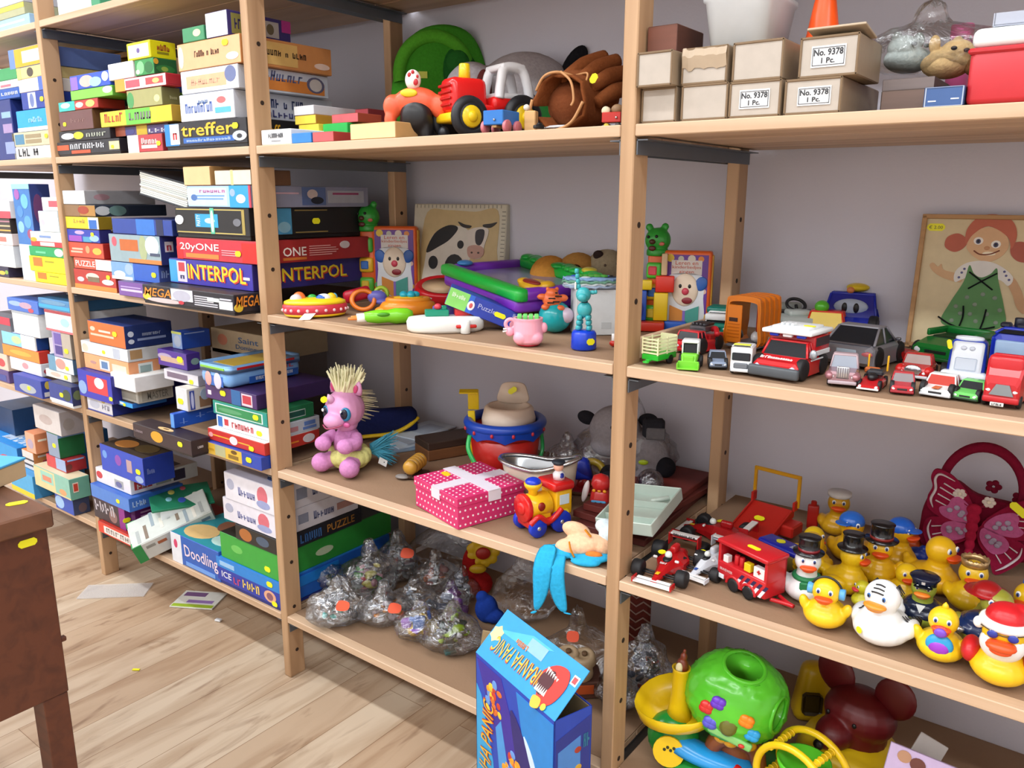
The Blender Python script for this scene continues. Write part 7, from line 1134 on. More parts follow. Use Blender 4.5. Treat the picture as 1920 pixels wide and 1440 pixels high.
b.prism(rd, [(-58, 6), (-52, 12), (54, 50), (60, 46), (60, 36), (-58, 2)], -40, 40, rz_(90)); [b.box(rd, (s*40, 4, 30), (3, 118, 6), 1, T=rx_(20)) for s in (-1, 1)]; b.build('ramp_deck', R)
b = MB(u); b.box(rd, (-34, 46, 20), (8, 14, 40), 2); b.build('support', R); b = MB(u); b.box(rd, (34, 46, 20), (8, 14, 40), 2); b.box(rd, (48, 30, 24), (30, 44, 22), 3); b.build('support', R); b = MB(u); [b.box(rd, (s*42, 58, 58), (5, 18, 20), 2) for s in (-1, 1)]; b.build('post', R)
b = MB(u); yw = P('d9a018', .35); [b.box(yw, (s*44, 64, 84), (6, 6, 62), 1.2) for s in (-1, 1)]; b.box(yw, (0, 64, 113), (94, 6, 7), 1.2); b.build('handle_frame', R); sticker(R, (-2*u, 6*u, 37*u), 20*u, 12*u, rx_(-70))
R, u = toy('toy_part', 'small red toy piece standing behind the ramp', 'toy', 1520, 1010, Z2, 0, CAR2, back=50); b = MB(u); b.box(rd, (0, 0, 24), (20, 14, 46), 3, seg=2); b.build('body', R); MB(u).box(rd, (0, 0, 50), (10, 10, 10), 2).build('peg', R)
R, u = toy('toy_trailer', 'red toy fire trailer with open side, two wheels and white stripes', 'toy trailer', 1404, 1126, Z2, -38, CAR2, back=36)
R.rotation_euler[2] = math.radians(math.degrees(R.rotation_euler[2])-2)
tr_m = P('c01f28', .25); b = MB(u); b.box(tr_m, (0, 0, 32), (116, 56, 34), 3, seg=2); b.box(tr_m, (0, 24, 66), (116, 6, 40), 1); [b.box(tr_m, (s*55, 0, 64), (6, 54, 40), 1) for s in (-1, 1)]; b.build('body', R); b = MB(u); b.box(tr_m, (0, 0, 88), (120, 60, 9), 3, seg=2); b.build('roof', R)
b = MB(u); b.box('2a1416', (0, 20, 66), (104, 2, 34)); b.build('inner_wall', R)
for x, w, c, nm in ((-42, 12, 'e4e4e2', 'white_case'), (10, 15, 'e8c81c', 'yellow_case'), (38, 26, 'e8e6e6', 'first_aid_case')): b = MB(u); b.box(c, (x, -18, 58 if w > 12 else 54), (w, 12, 16 if w < 20 else 20), 1); b.build(nm, R)
b = MB(u); [b.cyl('c8202a', (x, -14, 48), (x, -14, 68), 5) for x in (-22, -10)]; b.build('extinguisher', R); b = MB(u); b.box('c02028', (38, -24.6, 60), (8, 1, 2.6)); b.box('c02028', (38, -24.6, 60), (2.6, 1, 8)); b.build('cross', R)
b = MB(u)
for k in range(5): b.prism('e8e4ea', [(-14+k*14, 16), (-7+k*14, 16), (3+k*14, 32), (-4+k*14, 32)], -28.9, -28.2); b.prism('2a2450', [(-4+k*14, 32), (3+k*14, 32), (10+k*14, 42), (3+k*14, 42)], -28.9, -28.2)
b.build('stripe', R); text('BRANDWEER', R, 'e8dada', (-34*u, -28.8*u, 36*u), 30*u, 5*u); b = MB(u); b.box('dfe4ea', (-46, -28.4, 20), (13, 1, 9), .4); b.build('number_plate', R)
for x in (-16, 20):
    for s in (-1, 1): wheel(R, u, 0, 0, 13, 10, 'd4d8de').matrix_local = tr_(x*u, s*25*u, 0) @ rz_(90 if s > 0 else -90)
b = MB(u); b.tube(tr_m, [(56, -10, 12), (80, 0, 12), (96, 4, 12)], 4); b.tube(tr_m, [(56, 14, 12), (80, 6, 12), (96, 4, 12)], 4); b.build('drawbar', R); sticker(R, (8*u, -6*u, 92.6*u), 28*u, 11*u, rx_(-90)); b = MB(u); [b.torus(tr_m, (x, -28, 13), 16, 3, rx_(90), a0=0, a1=180) for x in (-16, 20)]; b.build('mudguard', R)
R, u = toy('toy_bus', 'blue roofed toy bus with gold picture side behind the red trailer', 'toy bus', 1470, 1085, Z2, 52, CAR2, back=36)
b = MB(u); b.box(P('7a6a34', .3), (0, 0, 24), (38, 104, 34), 3, seg=2); [b.box(K(c), (19.3, y, 24), (.8, 14, 12)) for y, c in ((-40, '3a4a5a'), (-22, 'b8a050'), (-4, '5a4030'), (14, 'c8b880'), (34, '40503a'))]; b.build('body', R); b = MB(u); b.box(P('1f28a8', .25), (0, 0, 46), (40, 106, 12), 5, seg=2); b.build('roof', R); [wheel(R, u, s*16, y, 9, 7) for s in (-1, 1) for y in (-32, 32)]; sticker(R, (0, 14*u, 52.6*u), 16*u, 18*u, rx_(-90)); text('BUS', R, 'c8ccd8', (0, -16*u, 52.6*u), 16*u, 9*u, rx_(-90))
# ======== rubber ducks
YD, OR = 'f0c41c', 'e8521c'
def duck(label, px, py, w, turn=0, col=YD, bill=OR, hd=.30, hz=.86, tall=1., eye='2c50a0', back=None, ex=None, arms=False, hx=0, bw=1., lens=1.0):
    """rubber duck: one smooth body with head, wings and tail; bill, eyes and clothes are parts. w is the body width in drawing units"""
    R, u = toy('rubber_duck', label, 'rubber duck', px, py, Z2, turn, DUCKS, back=w*.42 if back is None else back); u *= w/100.; c = P(col, .3)
    b = MB(u); b.ell(c, (0, 0, 30), (47, 52*lens, 30)); b.ell(c, (0, -8, 44), (34, 34, 26)); b.ell(c, (hx, -12, hz*100*tall), (hd*100, hd*98, hd*100)); b.cyl(c, (hx*.5, -8, 40), (hx, -12, hz*90*tall), 24, 20)
    b.ell(c, (0, 48*lens, 44), (17, 16, 12)); b.ell(c, (0, 58*lens, 54), (9, 8, 9))
    for s in (-1, 1):
        if arms: b.ell(c, (s*44, -10, 48), (11, 11, 18), ry_(s*18))
        else: b.ell(c, (s*42, 8, 36), (12, 28, 16))
    b.build('body', R, fuse=2.6, it=5)
    H = hz*100*tall; q = hd*100; o = P(bill, .35)
    b = MB(u); b.ell(o, (hx, -12-q*1.02, H-q*.22), (q*.66, q*.44, q*.2)); b.ell(o, (hx, -12-q*.98, H-q*.42), (q*.48, q*.36, q*.16)); b.build('bill', R, fuse=1.5, it=3)
    for s in (-1, 1):
        b = MB(u); b.ell('f6f6f0', (hx+s*q*.42, -12-q*.86, H+q*.3), (q*.17, q*.1, q*.22)); b.ell(eye, (hx+s*q*.42, -12-q*.95, H+q*.28), (q*.1, q*.06, q*.15)); b.ell('141418', (hx+s*q*.42, -12-q*.99, H+q*.28), (q*.05, q*.05, q*.09)); b.build('eye', R)
    if ex: ex(R, u, H, q, hx)
    return R, u
def tophat(c='17171b', band=None, k=1.):
    def f(R, u, H, q, hx):
        b = MB(u); z = H+q*.62; b.lathe(P(c, .2), [(q*1.15*k, z), (q*1.2*k, z+3), (q*.78*k, z+5), (q*.8*k, z+q*1.2*k), (q*.86*k, z+q*1.3*k), (1e-5, z+q*1.32*k)], (hx, -10, 0)); h = b.build('top_hat', R)
        if band: b = MB(u); b.lathe(P(band, .3), [(q*.82*k, z+5), (q*.82*k, z+12)], (hx, -10, 0)); b.build('hat_band', h)
    return f
def cap(c, turn=0):
    def f(R, u, H, q, hx):
        b = MB(u, tr_(hx, -10, H+q*.3) @ rz_(turn)); b.ell(P(c, .3), (0, 0, 0), (q*1.03, q*1.03, q*.86)); b.ell(P(c, .3), (0, -q*1.1, 2), (q*.7, q*.6, q*.12)); b.build('cap', R, fuse=2)
    return f
def both(*fs): return lambda *a: [f(*a) for f in fs]
def phones(R, u, H, q, hx):
    b = MB(u); b.torus('20242c', (hx, -10, H), q*1.08, 2.4, rx_(90), a0=0, a1=180); b.build('headband', R)
    for s in (-1, 1): b = MB(u); b.cyl(P('5aa6e4', .3), (s*q*.9, -12, H), (s*q*1.3, -12, H), q*.42); b.build('ear_cup', R)
def scarf(R, u, H, q, hx): b = MB(u); b.torus(P('1c7a48', .6), (0, -10, 60), 25, 6); b.box(P('1c7a48', .6), (-6, -42, 42), (18, 8, 32), 3, ry_(0)); b.build('scarf', R)
def stripes(R, u, H, q, hx):
    b = MB(u); random.seed(6)
    for k in range(7): a = -20+k*7; b.tube('1e1a1c', [(30+k*2, 0+k*6, 58-k*1.5), (44+k*.5, 2+k*6, 44), (47, 6+k*5, 28)], [.6, 2.4, .6], 6)
    for k in range(5): b.tube('1e1a1c', [(-30, -10+k*8, 56), (-42, -6+k*8, 44)], [.6, 1.8], 6)
    for k in range(3): z = H+q*(.5+.17*k); w = q*(.34-.04*k); b.tube('1e1a1c', [(-w, -12-q*(.82-.17*k), z), (0, -12-q*(.9-.2*k), z+2), (w, -12-q*(.82-.17*k), z)], 1.3, 6)
    for s in (-1, 1):
        for k in range(3): b.tube('1e1a1c', [(s*q*.6, -8+k*6, H+q*.74), (s*q*.95, -6+k*6, H+q*.3)], [2, .8], 6)
    b.build('stripes', R); MB(u).disc('f0e01c', (-18, -50, 32), 6, rz_(-20)).build('price_dot', R)
def bib(R, u, H, q, hx):
    b = MB(u); b.ell(P('2aa0d8', .3), (0, -37, 46), (26, 12, 24)); b.build('bib_border', R); MB(u).ell(P('9a3ac4', .3), (0, -41, 42), (20, 11, 18)).build('bib', R); b = MB(u); b.ell(P('c83a30', .3), (0, -q-16, H-q*.35), (q*.52, 6, q*.44)); b.build('mouth', R); MB(u).ell(P('7a4ac8', .3), (0, -q-23, H-q*.35), (q*.4, 6, q*.34)).build('dummy', R); b = MB(u); b.lathe(P(YD, .3), [(8, 0), (5, 8), (1e-5, 14)], (0, -10, H+q*.9)); b.build('tuft', R)
def santa(R, u, H, q, hx):
    b = MB(u); b.ell(P('f0eeec', .5), (0, -20, H-q*.55), (q*1.02, q*.8, q*.9)); b.build('beard', R); b = MB(u); b.ell(P('c81c24', .35), (0, -8, H+q*.75), (q*.95, q*.95, q*.75)); b.ell(P('c81c24', .35), (q*.5, 0, H+q*1.1), (q*.5, q*.5, q*.4)); b.build('hat', R, fuse=2); b = MB(u); b.torus(P('f4f2f0', .6), (0, -10, H+q*.52), q*.95, q*.24); b.ell(P('f4f2f0', .6), (-q*1.12, -20, H+q*.3), (q*.26, q*.26, q*.3)); b.build('hat_trim', R)
    [MB(u).ell(P('c81c24', .35), (s*46, 4, 44), (16, 30, 22)).build('sleeve', R) for s in (-1, 1)]; b = MB(u); [b.ell(P('2c3c9a', .2), (s*q*.44, -14-q*.95, H+q*.2), (q*.24, 3, q*.2)) for s in (-1, 1)]; b.tube('4a3c20', [(-q, -14-q*.5, H+q*.34), (0, -14-q*1.02, H+q*.26), (q, -14-q*.5, H+q*.34)], 1); b.build('glasses', R); b = MB(u); b.ell(P(OR, .35), (0, -14-q*1.2, H-q*.22), (q*.68, q*.44, q*.26)); b.ell(P(OR, .35), (0, -14-q*1.1, H-q*.5), (q*.5, q*.36, q*.2)); b.build('big_bill', R)
def police(R, u, H, q, hx):
    b = MB(u); b.lathe(P('16203c', .15), [(q*.95, H+q*.3), (q*.98, H+q*.66), (q*1.2, H+q*1.0), (q*1.0, H+q*1.16), (1e-5, H+q*1.2)], (0, -10, 0)); b.ell(P('10141c', .15), (0, -12-q*.9, H+q*.42), (q*.75, q*.4, q*.08)); b.build('police_cap', R); b = MB(u); b.box(P('d4d8e0', .2, .6), (0, -12-q*1.02, H+q*.82), (8, 2, 9), 1); b.build('badge', R); jacket('18243f')(R, u, H, q, hx)
def jacket(c):
    def f(R, u, H, q, hx): b = MB(u); b.ell(P(c, .2), (0, 2, 36), (52, 53, 24)); b.ell(P(c, .2), (0, -6, 54), (36, 36, 16)); b.build('jacket', R, fuse=2.4); b = MB(u); b.prism('e8ecee', [(-9, 58), (9, 58), (0, 40)], -52, -46, rx_(-8)); b.build('collar', R)
    return f
def fireman(R, u, H, q, hx): b = MB(u); b.ell(P('b01c20', .3), (0, -6, H+q*.6), (q*.9, q*.9, q*.7)); b.lathe(P('b01c20', .3), [(q*1.45, H+q*.46), (q*.8, H+q*.6), (1e-5, H+q*.62)], (0, 2, 0)); b.build('helmet', R, fuse=2); jacket('172a58')(R, u, H, q, hx); b = MB(u); b.ell(P('c8ccd4', .2, .8), (-44, -34, 38), (12, 8, 7)); b.build('hose_nozzle', R)
def crown(R, u, H, q, hx):
    b = MB(u); n = 16; vs = []
    for i in range(n*2): a = PI*i/n; z = H+q*(1.12 if i % 2 else 1.24); vs += [(hx+q*.86*math.cos(a), -10+q*.86*math.sin(a), H+q*.6), (hx+q*.95*math.cos(a), -10+q*.95*math.sin(a), z)]
    b.add(vs, [(2*i, 2*((i+1) % (2*n)), 2*((i+1) % (2*n))+1, 2*i+1) for i in range(2*n)], P('c8a878', .25, .6), True); o = b.build('crown', R); md = o.modifiers.new('Thick', 'SOLIDIFY'); md.thickness = 3*u
def bluehair(R, u, H, q, hx): b = MB(u); [b.ell(P('1c68c8', .3), (-10+k*6, -8, H+q*(.9+.1*(k % 2))), (9, 10, 16)) for k in range(4)]; b.build('hair', R, fuse=2)
duck('yellow duck wearing pale blue headphones at the shelf edge', 1543, 1188, 84, -8, arms=True, ex=phones)
duck('white duck with black tiger stripes and yellow price dot', 1648, 1224, 110, -20, 'eceff2', 'e0902c', hd=.29, ex=stripes, eye='2a6ab4')
duck('yellow baby duck with dummy and purple bib at the shelf edge', 1758, 1251, 90, -4, 'ecc81e', arms=True, hd=.29, ex=bib, hz=.9)
duck('large duck with white beard and red winter hat at the shelf edge', 1866, 1298, 108, -2, hd=.34, hz=.98, ex=santa)
duck('duck in dark blue police uniform and cap', 1722, 1187, 84, -4, '9aa83c', 'e07a26', hd=.26, hz=.94, ex=police)
duck('duck with red fireman helmet and dark blue jacket', 1834, 1224, 92, 6, 'a8a83e', 'e07a26', hd=.3, hz=1.0, ex=fireman, hx=18)
duck('yellow duck wearing a golden crown', 1812, 1158, 86, 6, hd=.29, hz=.9, ex=crown)
duck('large plain yellow duck in profile looking toward the butterfly bag', 1742, 1122, 88, 58, 'ebb81a', hd=.3, hz=.96, lens=1.1)
duck('white snowman duck with black hat and green scarf', 1506, 1139, 84, 4, 'e8ecee', hd=.28, hz=.98, ex=both(tophat('17171b', '7a1c24'), scarf))
duck('yellow duck in black top hat turned sideways behind the snowman duck', 1580, 1124, 80, 70, hd=.28, hz=.94, ex=tophat())
duck('yellow duck in tall black top hat with red band', 1642, 1104, 78, 2, 'ecba1a', hd=.29, hz=.92, ex=tophat('17171b', '8a2a24', 1.1), arms=True)
duck('yellow duck with blue cap facing the aisle, behind the black hats', 1588, 1062, 74, 4, 'e8b41c', hd=.3, hz=.98, ex=cap('2868c8', -40))
duck('yellow duck with white sailor cap, farthest back by the wall', 1566, 1012, 66, 0, 'd8a41c', hd=.3, hz=.98, ex=lambda R, u, H, q, hx: MB(u).lathe(P('d8d6d4', .5), [(q*.9, H+q*.6), (q*1.05, H+q*.7), (q*1.05, H+q*1.05), (1e-5, H+q*1.1)], (0, -10, 0)).build('sailor_cap', R))
duck('yellow duck with blue cap turned away beside the tall top hat', 1672, 1076, 76, 60, 'e8b41c', hd=.3, hz=.98, ex=cap('1f5fc4', 0))
duck('small yellow green duck with red lips looking along the shelf', 1618, 1147, 46, -60, 'd4cc2c', 'd83a4a', hd=.3)
duck('small yellow duck with violet eyes beside the police duck', 1692, 1134, 62, 14, hd=.33, eye='4a3aa0')
duck('yellow duck bending its orange bill down, left end of the flock', 1518, 1058, 56, 30, 'ecc61e', 'e0401c', hd=.34)
R, u = duck('wide yellow duck with yellow price sticker behind the snowman duck', 1512, 1092, 84, 160, 'e6b616', hd=.26, hz=.7); sticker(R, (-10*u, 56*u, 50*u), 26*u, 14*u, rz_(180) @ ry_(80))
duck('yellow duck with blue hair at the right border', 1922, 1212, 92, -20, hd=.3, hz=.92, ex=bluehair)
for k, (px, py, c, s, lab) in enumerate(((1668, 1030, '3a8a2c', 22, 'small green toy at the wall behind the ducks'), (1704, 1040, 'c8501c', 20, 'small orange toy at the wall behind the ducks'), (1716, 1062, '1c3a9a', 20, 'small dark blue ball between ducks and butterfly bag'))):
    R, u = toy('small_toy', lab, 'toy', px, py, Z2, 0, None, back=14); b = MB(u); b.ell(P(c, .35), (0, 0, s*.8), (s, s*.8, s*.8)); b.ell(P(c, .35), (s*.5, 0, s*1.5), (s*.4, s*.4, s*.4)); b.build('body', R, fuse=1.5)
# butterfly bag
R, u = toy('felt_bag', 'dark red felt bag with a butterfly front and big round handle', 'bag', 1815, 1085, Z2, 4, None, y=.36)
mr, pk_ = Fb('7c1230'), Fb('b85a8a'); T0 = Matrix.Diagonal((1, 1, .93, 1)) @ tr_(0, 0, 4) @ rx_(-6)
b = MB(u, T0); b.prism(mr, smooth_poly([(-70, 2), (-90, 60), (-76, 120), (-40, 150), (0, 128), (60, 120), (104, 110), (110, 60), (90, 10)]), 4, 34, bev=.04, sm=True); b.build('bag_body', R)
b = MB(u, T0); b.torus(mr, (4, 18, 138), 66, 8, rx_(90), a0=-18, a1=195, sy=1.32); b.build('handle', R)
def wing(s):
    up = [(4, 62), (30, 110), (64, 140), (94, 146), (100, 128), (92, 108), (94, 84), (84, 62), (40, 48)]; lo = [(4, 60), (50, 56), (80, 46), (84, 20), (68, -10), (50, -26), (34, 0), (8, 28)]
    Ts = T0 @ tr_(-6, -6, 14) @ ry_(10); mx = lambda pts: [(s*x, z) for x, z in pts][::s]
    b = MB(u, Ts); b.prism(Fb('8a1638'), smooth_poly(mx(up)), -4, 4); b.prism(Fb('8a1638'), smooth_poly(mx(lo)), -3.5, 3.5); w = b.build('wing', R)
    b = MB(u, Ts); wm = Fb('dcd2d8')
    b.tube(wm, [(s*x, -5, z) for x, z in ((60, 132), (86, 138), (92, 126), (86, 106), (88, 84), (80, 68))], [1.5, 5.5, 6, 6, 6, 1.5], 8, flat=.4); b.tube(wm, [(s*x, -4.5, z) for x, z in ((76, 42), (76, 22), (62, -4), (50, -18))], [1.5, 5, 5, 1.5], 8, flat=.4)
    for p_ in (((40, 110), (76, 122)), ((38, 98), (80, 112)), ((44, 88), (80, 98)), ((54, 78), (80, 84)), ((50, 40), (72, 30)), ((46, 28), (66, 14)), ((38, 18), (54, 0))): b.tube(wm, [(s*p_[0][0], -4.6, p_[0][1]), (s*p_[1][0], -4.6, p_[1][1])], [.8, 1.6], 6, smooth=False)
    b.build('wing_trim', w); b = MB(u, Ts); b.prism(pk_, smooth_poly(mx([(8, 62), (20, 88), (44, 104), (56, 96), (58, 82), (70, 72), (60, 58), (30, 54)])), -6, -3); b.prism(pk_, smooth_poly(mx([(8, 58), (40, 54), (56, 40), (52, 22), (34, 14), (10, 34)])), -6, -3); b.build('inner_wing', w)
    b = MB(u, Ts); random.seed(4); [b.ell(Fb('a89ab0'), (s*x+random.uniform(-3, 3), -7, z+random.uniform(-3, 3)), (5, 2, 5)) for x, z in ((30, 78), (42, 84), (50, 74), (36, 68), (24, 68), (30, 42), (42, 40), (40, 30), (26, 34), (18, 46))]; b.build('sequins', w)
wing(-1); wing(1)
b = MB(u, T0 @ tr_(-6, -12, 14)); b.ell(Fb('a51c3c'), (0, 0, 90), (13, 8, 12)); [b.ell(Fb('a51c3c'), (0, 0, 72-k*18), (12-k, 8, 12)) for k in range(5)]; b.build('butterfly_body', R, fuse=2)
for x, z in ((-26, 130), (22, 122)):
    b = MB(u, T0 @ tr_(-6+x, -10, z)); [b.ell(Fb('d8ccc4'), (7*math.cos(k*PI/3), 0, 7*math.sin(k*PI/3)), (4.5, 2, 4.5)) for k in range(6)]; b.ell(Fb('e8dcc8'), (0, -1, 0), (3.5, 2, 3.5)); b.build('flower', R); b = MB(u, T0); b.tube(mr, [(-6, -8, 104), (-6+x*.6, -10, 112), (-6+x, -6, z-4)], 2.4); b.build('antenna', R)
b = MB(u, T0); [b.ell(Fb('6a1028'), (x+8*math.cos(k*1.25), 20, z+8*math.sin(k*1.25)), (6, 3, 6)) for x, z in ((22, 148), (66, 132)) for k in range(5)]; b.build('felt_flower', R); sticker(R, (62*u, -16*u, 118*u), 36*u, 14*u, ry_(38))
# ---------------------------------------------------------------- bottom shelves, floor and desk
def pieces(R, u, cols, n, rx, ry, z0, z1, s, seed, shiny=False, name='toy_pieces'):
    """the uncountable small pieces inside a bag"""
    random.seed(seed); b = MB(u)
    for k in range(n):
        a = random.uniform(0, 2*PI); q = math.sqrt(random.random()); z = random.uniform(z0, z1); sh = 1-.55*(z-z0)/max(z1-z0, 1); c = random.choice(cols); m_ = P(c, .18, .85) if shiny and c in ('c9ced6', 'aab0ba', 'e2e6ea') else P(c, .35); w = s*random.uniform(.6, 1.3)
        T = rz_(random.uniform(0, 180)) @ rx_(random.uniform(0, 180))
        if random.random() < .5: b.ell(m_, (rx*q*sh*math.cos(a), ry*q*sh*math.sin(a), z), (w, w*.6, w*.45), T, 8, 6)
        else: b.box(m_, (0, 0, 0), (w*1.6, w*.9, w*.5), w*.1, tr_(rx*q*sh*math.cos(a), ry*q*sh*math.sin(a), z) @ T)
    return b.build(name, R, kind='stuff')
SV = ('c9ced6', 'aab0ba', 'e2e6ea', '6a7078')
def tbag(label, px, py, w, h, d, seed, cols, n=26, s=8, orange=None, shiny=False, y=None, back=None, turn=0, neck=.35):
    w, h, d, s = w*1.2, h*1.2, d*1.05, s*1.2
    R, u = bag('toy_bag', label, px, py, Z1, w, h, d, seed, y=y, back=d*.45 if back is None else back, neck=neck, turn=turn)
    pieces(R, u, cols, n, w*.34, d*.32, s*.9, h*.62, s, seed, shiny)
    if orange: x, z = orange; b = MB(u, tr_(x, -d*.46, z) @ rx_(-30)); b.prism(P('f4562a', .5), smooth_poly([(-11, -7), (9, -9), (12, 4), (-6, 9)], 3), -.8, 0); b.build('orange_sticker', R)
    return R, u
tbag('shiny silver and teal bag of small toys with an orange sticker, nearest the upright', 640, 1186, 108, 78, 86, 31, SV+('38b8b0', 'c9ced6', 'e2e6ea'), 44, 10, (4, 54), True)
tbag('shiny silver bag of small toys with an orange sticker, second from the upright', 722, 1184, 84, 68, 74, 32, SV+('b0a8b4', 'e2e6ea', 'd8862c'), 36, 9, (18, 46), True)
tbag('clear bag holding a yellow and blue elephant toy with purple flap', 790, 1212, 88, 66, 60, 33, ('c8a824', 'd8b42c', '2c66c0', '8a4ac0'), 5, 8)
R = [o for o in bpy.data.objects if o.get('label', '').startswith('clear bag holding a yellow')][0]; u = .00093
R2, u = toy('toy_elephant', 'yellow and blue toy elephant with purple flap inside a clear bag', 'toy', 792, 1210, Z1, -10, None, back=28, dz=.002)
b = MB(u); yl = P('c9a41e', .35); b.ell(yl, (14, 0, 18), (22, 16, 16)); b.ell(yl, (-14, -2, 14), (14, 13, 12)); b.ell(yl, (30, -8, 24), (11, 10, 12)); b.build('body', R2, fuse=1.5); b = MB(u); b.box(P('2a66b8', .4), (-4, -4, 30), (22, 20, 22), 3, seg=2); b.build('blue_cloth', R2); MB(u).box(P('8a48b4', .4), (-22, -4, 34), (18, 14, 18), 4, T=ry_(-12), seg=2).build('purple_flap', R2)
tbag('clear bag of dark green pieces with lime tabs beside the tall blue box', 850, 1240, 96, 84, 84, 34, ('2c4a48', '3a5a58', 'a0c82c', 'c9ced6', 'aab0ba', '20343a'), 40, 10, None, True)
tbag('large clear bag of pink green and red pieces behind the silver bags', 696, 1128, 92, 92, 66, 35, ('b8404e', '4a9a5a', 'd0c870', 'c48a9a', '8a949c', 'b0b8bc'), 34, 9)
tbag('small clear bag of dark green glassy pieces beside the blue game box', 612, 1112, 68, 54, 56, 36, ('1c3c3c', '2a5a54', '38706a', 'a0b0b0'), 30, 8, None, True)
tbag('cloudy bag with orange sticker by the rear upright', 748, 1100, 74, 84, 60, 37, ('6a4a54', '8a8f98', '3a4850', 'a0a8ae'), 24, 9, (16, 66))
tbag('clear bag of orange and white pieces at the back', 818, 1118, 74, 66, 60, 38, ('b8602c', 'c8ccd0', '7a6a60', '9098a0', 'a06a6a'), 24, 8)
tbag('clear bag with a purple ball toy, in the middle of the bags', 846, 1168, 62, 60, 60, 39, ('6a2c8a', '7a389a', '8a98b0', '5a6480'), 18, 10)
tbag('clear bag of black pieces behind the purple one', 868, 1136, 60, 56, 60, 40, ('1c1e26', '2c3040', '565c6c', '8a90a0'), 26, 8)
tbag('clear bag of grey blue pieces between silver and purple bags', 780, 1158, 84, 56, 56, 46, SV+('4a5a6c', '8a9ab0'), 30, 8, None, True)
R, u = toy('cloth_toy', 'dark blue cloth toy at the back of the bagged toys', 'cloth toy', 912, 1112, Z1, 0, None, y=.24)
b = MB(u); f = Fb('1f3f9c'); b.ell(f, (0, 0, 26), (22, 16, 28)); b.ell(f, (14, -6, 14), (20, 14, 14)); b.ell(f, (-8, 0, 50), (12, 10, 12)); b.build('body', R, fuse=2)
R, u = toy('sun_toy', 'yellow sun shaped toy with red centre beside a red cloth, at the back', 'toy', 906, 1092, Z1, 0, None, y=.32)
b = MB(u, tr_(0, 0, 92) @ rx_(0)); [b.ell(P('d8b01e', .4), (22*math.cos(k*PI/4.5), 0, 22*math.sin(k*PI/4.5)), (10, 5, 10)) for k in range(9)]; b.ell(P('d8b01e', .4), (0, 0, 0), (20, 6, 20)); b.build('sun_rays', R, fuse=1.6); MB(u).ell(P('a82018', .4), (0, -7, 92), (14, 5, 12)).build('red_centre', R); b = MB(u); b.ell(Fb('a01c1c'), (-22, 4, 60), (18, 10, 40)); b.ell(Fb('a01c1c'), (-8, 6, 26), (26, 12, 26)); b.build('red_cloth', R, fuse=2); MB(u).ell(P('d8b01e', .4), (-10, -8, 62), (16, 6, 9)).build('yellow_knot', R); MB(u).ell(P('4a7a80', .4), (10, 4, 122), (14, 8, 8)).build('grey_cap', R)
bag('plastic_bag', 'large empty clear bag standing at the wall behind the small bags', 846, 1090, Z1, 150, 130, 50, 41, y=.38, group=None, mat=film('thin_film', 'ffffff', .05, .5, 22))
bag('plastic_bag', 'tall clear bag behind the blue cloth toy', 985, 1130, Z1, 130, 150, 60, 42, y=.3, group=None, mat=film('thin_film', 'ffffff', .05, .5, 22))
R, u = bag('plastic_bag', 'clear bag of wooden rollers with an orange sticker behind the tall blue box', 1080, 1290, Z1, 120, 140, 90, 43, y=.19, group=None, mat=film('thin_film', 'ffffff', .05, .5, 22))
b = MB(u, tr_(-8, -40, 104) @ rx_(-30)); b.prism(P('f4562a', .5), smooth_poly([(-9, -8), (9, -8), (9, 8), (-9, 8)], 3), -.8, 0); b.build('orange_sticker', R)
for k, (x, y, z) in enumerate(((1056, .14, 0), (1066, .14, 1), (1092, .15, 0), (1096, .15, 1))):
    p = aty(x, 1250, y); Q = empty('wooden_roller', ['pale wooden roller lying low at left in the clear bag', 'pale wooden roller stacked at left in the clear bag', 'pale wooden roller lying low at right in the clear bag', 'pale wooden roller stacked at right in the clear bag'][k], 'wooden roller', (p.x, y, Z1+.002+.026*z+.034), 0, 'wooden rollers in the clear bag'); b = MB(); b.lathe(Wd('bfa583'), [(.018, 0), (.021, .004), (.021, .018), (.018, .022), (.012, .022), (.01, .018), (1e-5, .018)], T=rx_(14)); b.build('wheel_disc', Q); MB().cyl(Wd('6a5038'), (0, 0, .016), (0, -.002, .0235), .005).build('hub_peg', Q)
R, u = toy('wooden_block', 'dark board lying under the wooden rollers in the clear bag', 'board', 1078, 1290, Z1, 10, None, y=.15); b = MB(u); b.box(Wd('6a4438'), (0, 0, 17), (96, 60, 34), 2); b.build('board', R); MB(u).box('d8602c', (10, -31, 20), (40, 2, 18), .5).build('orange_label', R)
R, u = toy('blister_card', 'grey clear topped packet standing behind the flap of the blue box', 'packet', 1000, 1250, Z1, 10, None, y=.09); b = MB(u); b.box(K('8f989c'), (0, 0, 50), (56, 10, 100), 1); b.build('card', R); b = MB(u); b.prism(K('c2cace'), [(-4, 52), (26, 96), (26, 52)], -6, -5.2); b.build('corner_print', R)
R, u = toy('cardboard_piece', 'plain tan card standing among the bags behind the blue box', 'card', 914, 1240, Z1, -8, None, y=.07); b = MB(u, ry_(8)); b.box(K('a8926a'), (0, 0, 52), (46, 3, 104), .5); b.build('card', R)
R, u = toy('toy_sack', 'red and white zigzag patterned sack in the dark behind the upright', 'sack', 1188, 1250, Z1, 0, None, y=.36)
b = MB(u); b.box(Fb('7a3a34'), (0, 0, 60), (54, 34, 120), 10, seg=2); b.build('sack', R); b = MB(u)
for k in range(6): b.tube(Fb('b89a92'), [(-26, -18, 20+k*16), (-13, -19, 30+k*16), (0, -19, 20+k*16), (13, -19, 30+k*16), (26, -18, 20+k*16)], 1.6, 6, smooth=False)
b.build('zigzag_print', R)
